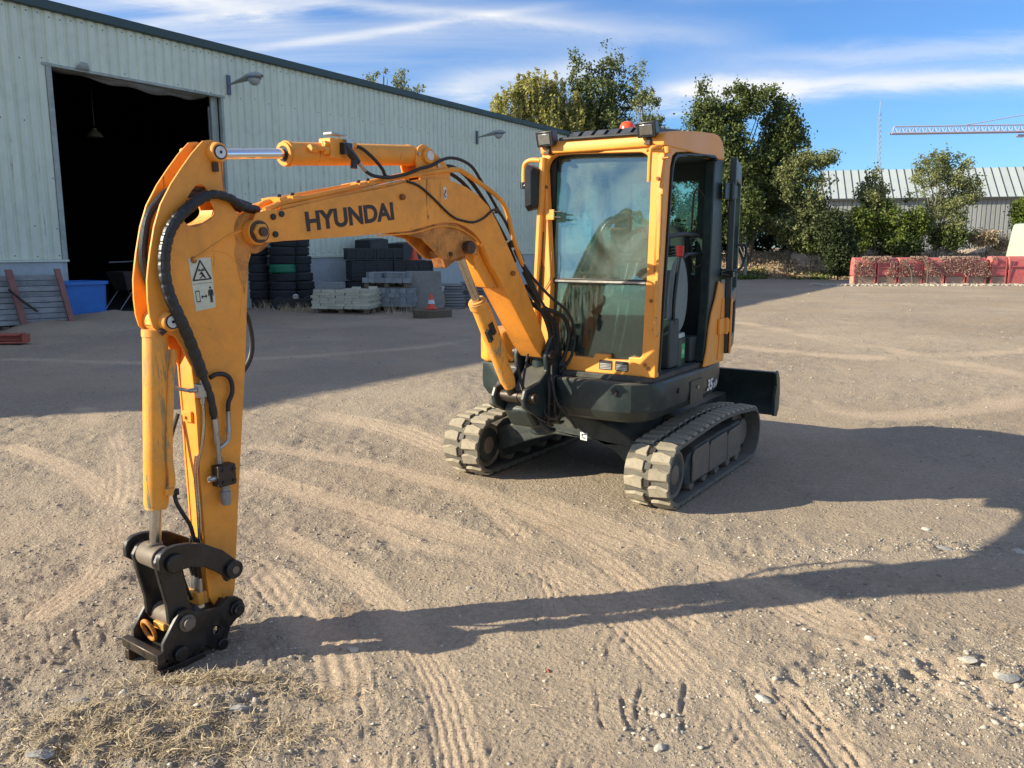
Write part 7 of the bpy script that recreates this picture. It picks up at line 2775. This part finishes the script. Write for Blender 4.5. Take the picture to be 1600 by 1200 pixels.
# webs between the ears
mb = MB()
mb.prism([(2.215, 1.545), (2.36, 1.545), (2.47, 1.63), (2.475, 1.645), (2.24, 1.70), (2.16, 1.68)], bf, -.0415, .0415)
mb.prism([(2.300, 2.03), (2.303, 1.992), (2.307, 1.906), (2.300, 1.86), (2.278, 1.817), (2.25, 1.785), (2.255, 1.775), (2.292, 1.81), (2.316, 1.858), (2.322, 1.906), (2.316, 2.0)], bf, -.0415, .0415)
mb.prism([(2.353, 1.792), (2.362, 1.767), (2.397, 1.742), (2.454, 1.725), (2.454, 1.712), (2.39, 1.73), (2.35, 1.758), (2.34, 1.79)], bf, -.0415, .0415)
part(mb, 'web', 'machine_paint', arm)
# seams on the near side
mb = MB()
mb.tube([bf(2.46, 1.598, .0545), bf(2.30, 1.690, .0545), bf(2.235, 1.715, .0545)], .006, 8)
mb.tube([bf(2.40, 1.635, .0535), bf(2.32, 1.625, .0535), bf(2.27, 1.585, .0535), bf(2.245, 1.50, .0535), bf(2.262, 1.36, .0535)], .0025, 6, smooth=5)
mb.tube([bf(2.415, 1.598, .0535), bf(2.385, 1.612, .0535), bf(2.35, 1.602, .0535)], .002, 6, smooth=3)
part(mb, 'weld_seam', 'machine_paint', arm)
mb = MB()
mb.cyl(bf(2.46, 1.598, .054), bf(2.46, 1.598, .058), .014, n=14)
part(mb, 'seam_hole', 'rusty_paint', arm)
# bosses
for (u, z, r_, w1, nm) in ((2.336, 2.013, .038, .088, 'boss'), (2.587, 1.368, .038, .090, 'boss')):
    for s in (1, -1):
        mb = MB()
        mb.tube([bf(u, z, s * .0545), bf(u, z, s * (w1 - .006)), bf(u, z, s * w1)], [r_ + .003, r_, r_ - .004], 28)
        part(mb, nm, 'machine_paint', arm, angle=50)
        mb = MB()
        mb.cyl(bf(u, z, s * w1), bf(u, z, s * (w1 + .002)), .028, n=24)
        part(mb, 'seal_ring', 'black_rubber', arm)
        mb = MB()
        mb.cyl(bf(u, z, s * (w1 + .002)), bf(u, z, s * (w1 + .005)), .023, n=24)
        part(mb, 'pin_cap', 'white_cap', arm, bevel=.0015)
        mb = MB()
        mb.cyl(bf(u, z, s * (w1 + .005)), bf(u, z, s * (w1 + .0065)), .006, n=10)
        part(mb, 'grease_nipple', 'decal_black', arm)
mb = MB()
mb.tube([bf(2.345, 1.975, .062), bf(2.343, 1.94, .062)], .013, 10)
part(mb, 'locking_bolt', 'dark_steel', arm)
mb = MB()
mb.tube([bf(2.625, 1.325, .062), bf(2.60, 1.345, .070)], .013, 10)
part(mb, 'locking_bolt', 'dark_steel', arm)
mb = MB()
mb.cyl(bf(2.40, 2.020, -.055), bf(2.40, 2.020, -.068), .013, n=16)
part(mb, 'locking_bolt', 'machine_paint', arm)
mb = MB()
mb.cyl(bf(2.336, 2.013, -.054), bf(2.336, 2.013, .054), .021)
part(mb, 'pin', 'dark_steel', arm)
mb = MB()
mb.cyl(bf(2.587, 1.368, -.054), bf(2.587, 1.368, .054), .021)
part(mb, 'pin', 'dark_steel', arm)
# elbow pin with castle nut
mb = MB()
mb.tube([bf(2.182, 1.709, .0545), bf(2.182, 1.709, .100)], .052, 32)
part(mb, 'boss', 'machine_paint', arm, bevel=.005)
mb = MB()
mb.tube([bf(2.182, 1.709, -.100), bf(2.182, 1.709, -.0545)], .052, 32)
part(mb, 'boss', 'machine_paint', arm, bevel=.005)
mb = MB()
mb.ring(bf(2.182, 1.709, .100), bf(2.182, 1.709, .107), .046, .030)
part(mb, 'washer', 'grease_pin', arm)
mb = MB()
mb.tube([bf(2.182, 1.709, .100), bf(2.182, 1.709, .122)], .036, 6)
part(mb, 'nut', 'worn_paint', arm, bevel=.003)
mb = MB()
mb.tube([bf(2.182, 1.709, .122), bf(2.182, 1.709, .136)], .019, 16)
mb.tube([bf(2.182, 1.694, .129), bf(2.182, 1.724, .129)], .004, 6)
part(mb, 'pin_thread', 'grease_pin', arm)

# grease and rust round the elbow pin
mb = MB()
mb.ring(bf(2.182, 1.709, .0546), bf(2.182, 1.709, .0552), .088, .050, 30)
part(mb, 'grease_stain', 'greasy_paint', arm)
mb = MB()
mb.prism([(2.20, 1.64), (2.215, 1.55), (2.235, 1.45), (2.255, 1.52), (2.275, 1.62), (2.26, 1.68), (2.22, 1.66)], bf, .0546, .0551)
part(mb, 'grease_stain', 'greasy_paint', arm)
# warning decal
mb = MB()
cz0 = [(2.491, 1.606), (2.381, 1.607), (2.372, 1.412), (2.468, 1.395)]
mb.prism([(2.483, 1.605), (2.385, 1.607), (2.374, 1.410), (2.464, 1.398)], bf, .0545, .0555)
part(mb, 'warning_decal', 'decal_cream', arm)


def dq(x, y):
    """decal coordinates 0..1 across, 0..1 up"""
    a = Vector((2.464, 1.398)).lerp(Vector((2.374, 1.410)), x)
    b = Vector((2.483, 1.605)).lerp(Vector((2.385, 1.607)), x)
    c_ = a.lerp(b, y)
    return (c_.x, c_.y)


mb = MB()


def dpoly(pts, holes=()):
    mb.prism([dq(*p) for p in pts], bf, .0557, .0563, [[dq(*p) for p in h][::-1] for h in holes])


dpoly([(.08, .565), (.92, .565), (.95, .585), (.52, .955), (.47, .955), (.05, .585)], [[(.15, .593), (.85, .593), (.50, .915)]])
dpoly([(.36, .745), (.66, .745), (.66, .765), (.36, .765)])
dpoly([(.38, .77), (.46, .77), (.46, .79), (.38, .79)])
dpoly([(.52, .77), (.64, .77), (.64, .79), (.52, .79)])
dpoly([(.42, .70), (.50, .735), (.58, .70), (.62, .66), (.70, .60), (.64, .60), (.54, .64), (.44, .605), (.36, .605), (.50, .65), (.48, .69), (.38, .67)])
dpoly([(.46, .715), (.52, .715), (.54, .73), (.50, .745)])
dpoly([(.04, .505), (.96, .505), (.96, .512), (.04, .512)])
# machine block outline, arrow, standing figure
dpoly([(.10, .16), (.30, .16), (.30, .38), (.10, .38)], [[(.125, .18), (.275, .18), (.275, .36), (.125, .36)]])
dpoly([(.34, .25), (.42, .29), (.42, .262), (.56, .262), (.56, .29), (.64, .25), (.56, .21), (.56, .238), (.42, .238), (.42, .21)])
dpoly([(.74, .37), (.90, .37), (.94, .34), (.95, .24), (.91, .24), (.90, .30), (.885, .24), (.885, .11), (.835, .11), (.825, .20), (.815, .11), (.765, .11), (.765, .24), (.745, .30), (.735, .24), (.695, .24), (.70, .34)])
dpoly([(.79, .385), (.85, .385), (.87, .405), (.85, .43), (.79, .43), (.77, .405)])
part(mb, 'decal_print', 'decal_black', arm)

# thick sleeved hose over the arm
hm = [(2.150, 1.800, .05), (2.185, 1.802, .06), (2.237, 1.810, .07), (2.295, 1.838, .08), (2.367, 1.850, .085), (2.429, 1.834, .085), (2.486, 1.795, .085), (2.537, 1.752, .085), (2.572, 1.704, .085), (2.592, 1.65, .085), (2.602, 1.591, .085), (2.602, 1.52, .088), (2.588, 1.448, .095), (2.560, 1.373, .102), (2.526, 1.297, .095), (2.494, 1.219, .085), (2.466, 1.139, .080), (2.440, 1.058, .080), (2.426, .965, .078)]
P = catmull([bl(u, w, z) for u, z, w in hm], 16)
rs = []
for i in range(len(P)):
    base_r = .0200 if i / len(P) > .25 else .0155
    if i / len(P) > .88:
        base_r = .0125
    rs.append(base_r * 1.06 + (.0019 if i % 9 < 6 else 0))
mb = MB()
mb.tube(P, rs, 12)
part(mb, 'sleeved_hose', 'hose_sleeve', arm, angle=25)
mb = MB()
mb.tube([bl(u, w, z) for u, z, w in ((2.17, 1.815, .03), (2.25, 1.835, .03), (2.33, 1.86, .02), (2.42, 1.87, .0), (2.504, 1.857, -.015), (2.552, 1.811, -.02), (2.592, 1.758, -.02), (2.612, 1.686, -.02), (2.622, 1.60, -.02), (2.60, 1.5, -.02), (2.54, 1.42, -.02))], .0155, 10, smooth=6)
part(mb, 'hydraulic_hose', 'hose_sleeve', arm)
mb = MB()
mb.tube([bl(u, w, z) for u, z, w in ((2.20, 1.80, .01), (2.3, 1.83, .01), (2.40, 1.85, .015), (2.48, 1.83, .02), (2.54, 1.78, .02), (2.575, 1.71, .02), (2.59, 1.63, .02), (2.57, 1.52, .02), (2.5, 1.42, .02))], .0145, 10, smooth=6)
part(mb, 'hydraulic_hose', 'hose_sleeve', arm)
mb = MB()
mb.tube([bl(u, .075, z) for u, z in ((2.432, 1.132), (2.405, 1.142), (2.375, 1.140), (2.348, 1.125), (2.334, 1.092), (2.337, 1.053), (2.355, 1.02), (2.360, .985))], .0095, 10, smooth=5)
part(mb, 'hydraulic_hose', 'black_rubber', arm)
mb = MB()
mb.tube([bl(u, -.06, z) for u, z in ((2.25, 1.42), (2.16, 1.37), (2.135, 1.30), (2.130, 1.22), (2.150, 1.155), (2.20, 1.10), (2.28, 1.05))], .011, 10, smooth=5)
part(mb, 'hydraulic_hose', 'black_rubber', arm)
mb = MB()
mb.tube([bl(u, w, z) for u, z, w in ((2.60, .70, .045), (2.600, .655, .05), (2.575, .60, .05), (2.545, .545, .045), (2.525, .49, .03), (2.51, .43, .02), (2.50, .36, .02))], .0085, 8, smooth=5)
mb.tube([bl(u, w, z) for u, z, w in ((2.50, .98, -.06), (2.53, .90, -.065), (2.56, .80, -.07), (2.58, .72, -.07), (2.60, .66, -.06))], .008, 8, smooth=5)
part(mb, 'hydraulic_hose', 'black_rubber', arm)
# auxiliary line fittings and shut-off valve
mb = MB()
mb.tube([bl(2.425, .078, .970), bl(2.422, .078, .905)], .0135, 12)
mb.tube([bl(2.422, .078, .905), bl(2.420, .078, .87), bl(2.419, .078, .855)], [.010, .016, .012], 8)
mb.tube([bl(2.419, .078, .86), bl(2.417, .078, .800)], .0105, 12)
mb.tube([bl(2.418, .078, .835), bl(2.385, .078, .852), bl(2.368, .078, .868), bl(2.364, .078, .90)], .0095, 10, smooth=3)
mb.tube([bl(2.364, .078, .90), bl(2.363, .078, .925), bl(2.362, .078, .985)], [.013, .009, .010], 8)
mb.tube([bl(2.417, .078, .80), bl(2.416, .078, .775)], .014, 6)
part(mb, 'steel_fitting', 'zinc', arm)
mb = MB()
mb.box(bl(2.405, .088, .728), (.082, .050, .088), M=Matrix.Rotation(rad(-3), 3, 'Z'))
part(mb, 'shut_off_valve', 'dark_steel', arm, bevel=.004)
for (u, z) in ((2.423, .752), (2.375, .752), (2.423, .702), (2.375, .702)):
    mb = MB()
    mb.cyl(bl(u, .113, z), bl(u, .119, z), .008, n=12)
    part(mb, 'bolt', 'black_plastic', arm)
mb = MB()
mb.tube([bl(2.445, .088, .722), bl(2.470, .088, .722)], .013, 10)
mb.ring(bl(2.470, .088, .722), bl(2.475, .088, .722), .012, .006, 14)
part(mb, 'spindle', 'zinc', arm)
mb = MB()
mb.tube([bl(2.404, .088, .685), bl(2.403, .088, .66), bl(2.403, .088, .658), bl(2.402, .088, .612), bl(2.402, .088, .60)], [.014, .016, .021, .021, .017], 16)
part(mb, 'quick_coupling', 'galvanised', arm, bevel=.002)
mb = MB()
mb.box(bl(2.470, .068, 1.085), (.045, .030, .055))
mb.tube([bl(2.468, .07, 1.112), bl(2.468, .07, 1.16)], [.010, .008], 8)
mb.tube([bl(2.468, .07, 1.06), bl(2.468, .07, 1.03)], [.011, .009], 8)
mb.tube([bl(2.49, .07, 1.09), bl(2.52, .06, 1.09)], [.012, .010], 6)
part(mb, 'tee_fitting', 'zinc', arm, bevel=.002)
mb = MB()
mb.tube([bl(2.52, .06, 1.09), bl(2.56, .03, 1.105), bl(2.59, -.0, 1.125), bl(2.60, -.02, 1.155)], [.008, .008, .010, .013], 8, smooth=3)
part(mb, 'hose_tail', 'zinc', arm)
mb = MB()
mb.tube([bl(u, w, z) for u, z, w in ((2.468, 1.03, .070), (2.468, .95, .068), (2.480, .86, .062), (2.493, .80, .05), (2.499, .74, .045), (2.497, .60, .045), (2.497, .46, .04), (2.500, .36, .03))], .0065, 8, smooth=4)
mb.tube([bl(u, w, z) for u, z, w in ((2.494, .82, .038), (2.500, .74, .030), (2.498, .60, .030), (2.498, .46, .028), (2.500, .36, .02))], .0055, 8, smooth=4)
part(mb, 'steel_pipe', 'worn_chrome', arm)
mb = MB()
mb.box(bl(2.492, -.002, .975), (.014, .055, .045))
mb.cyl(bl(2.503, -.010, .972), bl(2.507, -.010, .972), .008)
part(mb, 'weld_lug', 'machine_paint', arm, bevel=.003)

# ---- bucket cylinder
c0, c1 = bl(2.607, 0, 1.335), bl(2.655, 0, .644)
cx = c1 - c0
mb = MB()
mb.tube([c0, c0 + cx * .04, c0 + cx * .041, c0 + cx * .985, c1], [.050, .050, .0465, .0465, .043], 30)
bk = part(mb, 'bucket_cylinder', 'worn_paint', ex, angle=30)
mb = MB()
mb.ring(bl(2.587, -.038, 1.368), bl(2.587, .038, 1.368), .046, .022)
mb.cyl(bl(2.59, 0, 1.36), c0, .040)
part(mb, 'cylinder_eye', 'worn_paint', bk)
mb = MB()
mb.ring(c1, c1 + cx.normalized() * .010, .042, .024)
part(mb, 'gland', 'worn_paint', bk)
mb = MB()
mb.tube([c1 - cx * .01, bl(2.674, 0, .475)], .0225, 24)
part(mb, 'cylinder_rod', 'worn_chrome', bk)
mb = MB()
mb.tube([bl(2.556, .028, 1.255), bl(2.560, .032, 1.22), bl(2.578, .036, 1.16), bl(2.586, .040, 1.10), bl(2.612, .045, .86), bl(2.612, .050, .74), bl(2.622, .045, .712)], .0145, 10, smooth=5)
part(mb, 'cylinder_pipe', 'worn_paint', bk)
mb = MB()
mb.box(bl(2.628, .052, .705), (.035, .035, .028))
part(mb, 'pipe_end', 'worn_paint', bk, bevel=.004)
mb = MB()
mb.cyl(bl(2.612, .060, .700), bl(2.596, .070, .700), .013)
part(mb, 'fitting', 'black_rubber', bk)

# ---- bucket linkage
lu = [(2.735, .470), (2.725, .492), (2.70, .507), (2.66, .510), (2.61, .503), (2.544, .482), (2.461, .430), (2.404, .373), (2.385, .342), (2.386, .312), (2.405, .295), (2.430, .296), (2.451, .290), (2.461, .318), (2.50, .352), (2.548, .385), (2.60, .404), (2.65, .405), (2.70, .400), (2.735, .43)]
for s in (1, -1):
    mb = MB()
    mb.prism(lu, bf, s * .108, s * .134)
    part(mb, 'upper_link', 'hitch_paint', ex, bevel=.005)
    mb = MB()
    mb.prism([(2.728, .445), (2.705, .478), (2.67, .487), (2.632, .465), (2.618, .42), (2.612, .34), (2.598, .25), (2.578, .205), (2.585, .165), (2.62, .145), (2.66, .150), (2.688, .185), (2.690, .25), (2.712, .36)], bf, s * .066, s * .092)
    part(mb, 'lower_link', 'hitch_paint', ex, bevel=.005)
    for (u, z, r_, w_, m_) in ((2.677, .445, .036, .134, 'hitch_paint'), (2.421, .338, .038, .134, 'hitch_paint')):
        mb = MB()
        mb.cyl(bf(u, z, s * w_), bf(u, z, s * (w_ + .020)), r_, n=26)
        part(mb, 'pin_head', m_, ex, bevel=.004)
    mb = MB()
    mb.cyl(bf(2.421, .338, s * .154), bf(2.421, .338, s * .158), .016, n=16)
    part(mb, 'grease_nipple', 'roller_metal', ex)
mb = MB()
mb.cyl(bf(2.677, .445, -.134), bf(2.677, .445, .134), .040)
part(mb, 'cross_tube', 'hitch_paint', ex)
mb = MB()
mb.tube([bf(2.677, .445, -.060), bf(2.677, .445, .060)], .048, 28)
mb.tube([bl(2.674, 0, .50), bl(2.677, 0, .455)], [.030, .034], 20)
part(mb, 'rod_eye', 'roller_metal', bk, bevel=.004)
mb = MB()
mb.cyl(bf(2.421, .338, -.134), bf(2.421, .338, .134), .030)
part(mb, 'cross_tube', 'hitch_paint', ex)
mb = MB()
mb.cyl(bf(2.632, .178, -.105), bf(2.632, .178, .105), .043)
part(mb, 'cross_tube', 'roller_metal', ex)

# ---- quick hitch
qc = [(2.655, .232), (2.688, .190), (2.735, .125), (2.738, .070), (2.722, .050), (2.695, .038), (2.652, .036), (2.606, .041), (2.548, .047), (2.525, .026), (2.491, .004), (2.462, .008), (2.455, .035), (2.436, .085), (2.405, .106), (2.372, .115), (2.360, .145), (2.372, .182), (2.400, .205), (2.440, .215), (2.479, .185), (2.538, .192), (2.585, .205), (2.62, .232)]
hh_ = [(2.503 + .014 * math.cos(rad(a)), .094 + .017 * math.sin(rad(a))) for a in range(0, 360, 30)]
mb = MB()
mb.prism(qc, bf, .098, .118, [hh_[::-1]])
hitch = part(mb, 'quick_hitch', 'hitch_paint', ex, bevel=.004)
mb = MB()
mb.prism(qc, bf, -.118, -.098, [hh_[::-1]])
part(mb, 'side_plate', 'hitch_paint', hitch, bevel=.004)
mb = MB()
mb.prism([(2.70, .036), (2.72, .05), (2.60, .10), (2.50, .14), (2.44, .20), (2.42, .19), (2.48, .12), (2.56, .05)], bf, -.097, .097)
part(mb, 'bed_plate', 'hitch_paint', hitch, bevel=.003)
for (u, z, r_) in ((2.632, .178, .034), (2.405, .152, .034)):
    for s in (1, -1):
        mb = MB()
        mb.cyl(bf(u, z, s * .118), bf(u, z, s * .132), r_, n=24)
        mb.cyl(bf(u, z, s * .132), bf(u, z, s * .146), r_ * .7, n=24)
        part(mb, 'pin_head', 'roller_metal' if u > 2.5 else 'hitch_paint', hitch, bevel=.003)
for s in (1, -1):
    mb = MB()
    mb.cyl(bf(2.667, .062, s * .118), bf(2.667, .062, s * .136), .030, n=22)
    part(mb, 'lock_boss', 'hitch_paint', hitch, bevel=.004)
    mb = MB()
    mb.cyl(bf(2.480, .026, s * .118), bf(2.480, .026, s * .130), .024, n=22)
    part(mb, 'lock_boss', 'hitch_paint', hitch, bevel=.004)
mb = MB()
mb.cyl(bf(2.405, .152, -.118), bf(2.405, .152, .118), .030)
mb.cyl(bf(2.480, .026, -.118), bf(2.480, .026, .118), .022)
part(mb, 'cross_pin', 'dark_steel', hitch)
mb = MB()
mb.boxmm((-.016, -.140, -.020), (.016, .128, .020))
o = put('front_bar', mb.mesh('front_bar', 'dark_steel'), hitch, bl(2.750, .0, .075), rot=(0, rad(6), rad(-3)))
bv = o.modifiers.new('bevel', 'BEVEL')
bv.width = .003
mb = MB()
for w_ in (-.12, .09):
    mb.box(bl(2.735, w_, .022), (.05, .03, .045))
mb.box(bl(2.70, -.03, .018), (.03, .25, .03))
mb.box(bl(2.66, .11, .012), (.20, .022, .024), M=Matrix.Rotation(rad(-3), 3, 'Z'))
part(mb, 'foot_bar', 'dark_steel', hitch, bevel=.003)
mb = MB()
for w_ in (-.09, .02, .10):
    mb.cyl(bl(2.764, w_, .073), bl(2.7675, w_, .073), .008)
part(mb, 'bar_bolt', 'decal_black', hitch)
# lifting ring
mb = MB()
cR = bl(2.70, -.045, .125)
R1 = bl(1, 0, 0) - bl(0, 0, 0)
R2 = (bl(0, .35, .95) - bl(0, 0, 0)).normalized()
mb.tube([cR + (bl(0, math.cos(a) * .040, math.sin(a) * .042) - bl(0, 0, 0)) + R1 * (.012 * math.sin(a)) for a in np.linspace(0, 2 * math.pi, 25)], .0085, 10, caps=False)
part(mb, 'lifting_ring', 'greasy_paint', hitch)
mb = MB()
mb.box(bl(2.665, .0, .150), (.04, .07, .03))
part(mb, 'ring_lug', 'worn_paint', hitch, bevel=.004)
# hose block at the foot of the arm
mb = MB()
mb.box(bl(2.505, .0, .215), (.05, .085, .055))
part(mb, 'hitch_valve', 'worn_paint', ex, bevel=.005)
for w_ in (-.022, .004, .030):
    mb = MB()
    mb.tube([bl(2.508, w_, .24), bl(2.507, w_, .265), bl(2.506, w_, .30)], [.011, .013, .010], 8)
    part(mb, 'fitting', 'zinc', ex)
    mb = MB()
    mb.tube([bl(2.506, w_, .30), bl(2.515, w_ * 1.2, .36), bl(2.512, w_, .42), bl(2.502, w_ * .8, .47)], .008, 8, smooth=5)
    part(mb, 'hydraulic_hose', 'black_rubber', ex)
mb = MB()
mb.tube([bl(2.600, .04, .43), bl(2.585, .03, .34), bl(2.56, .02, .26), bl(2.54, .01, .215)], .008, 8, smooth=5)
part(mb, 'hydraulic_hose', 'black_rubber', ex)
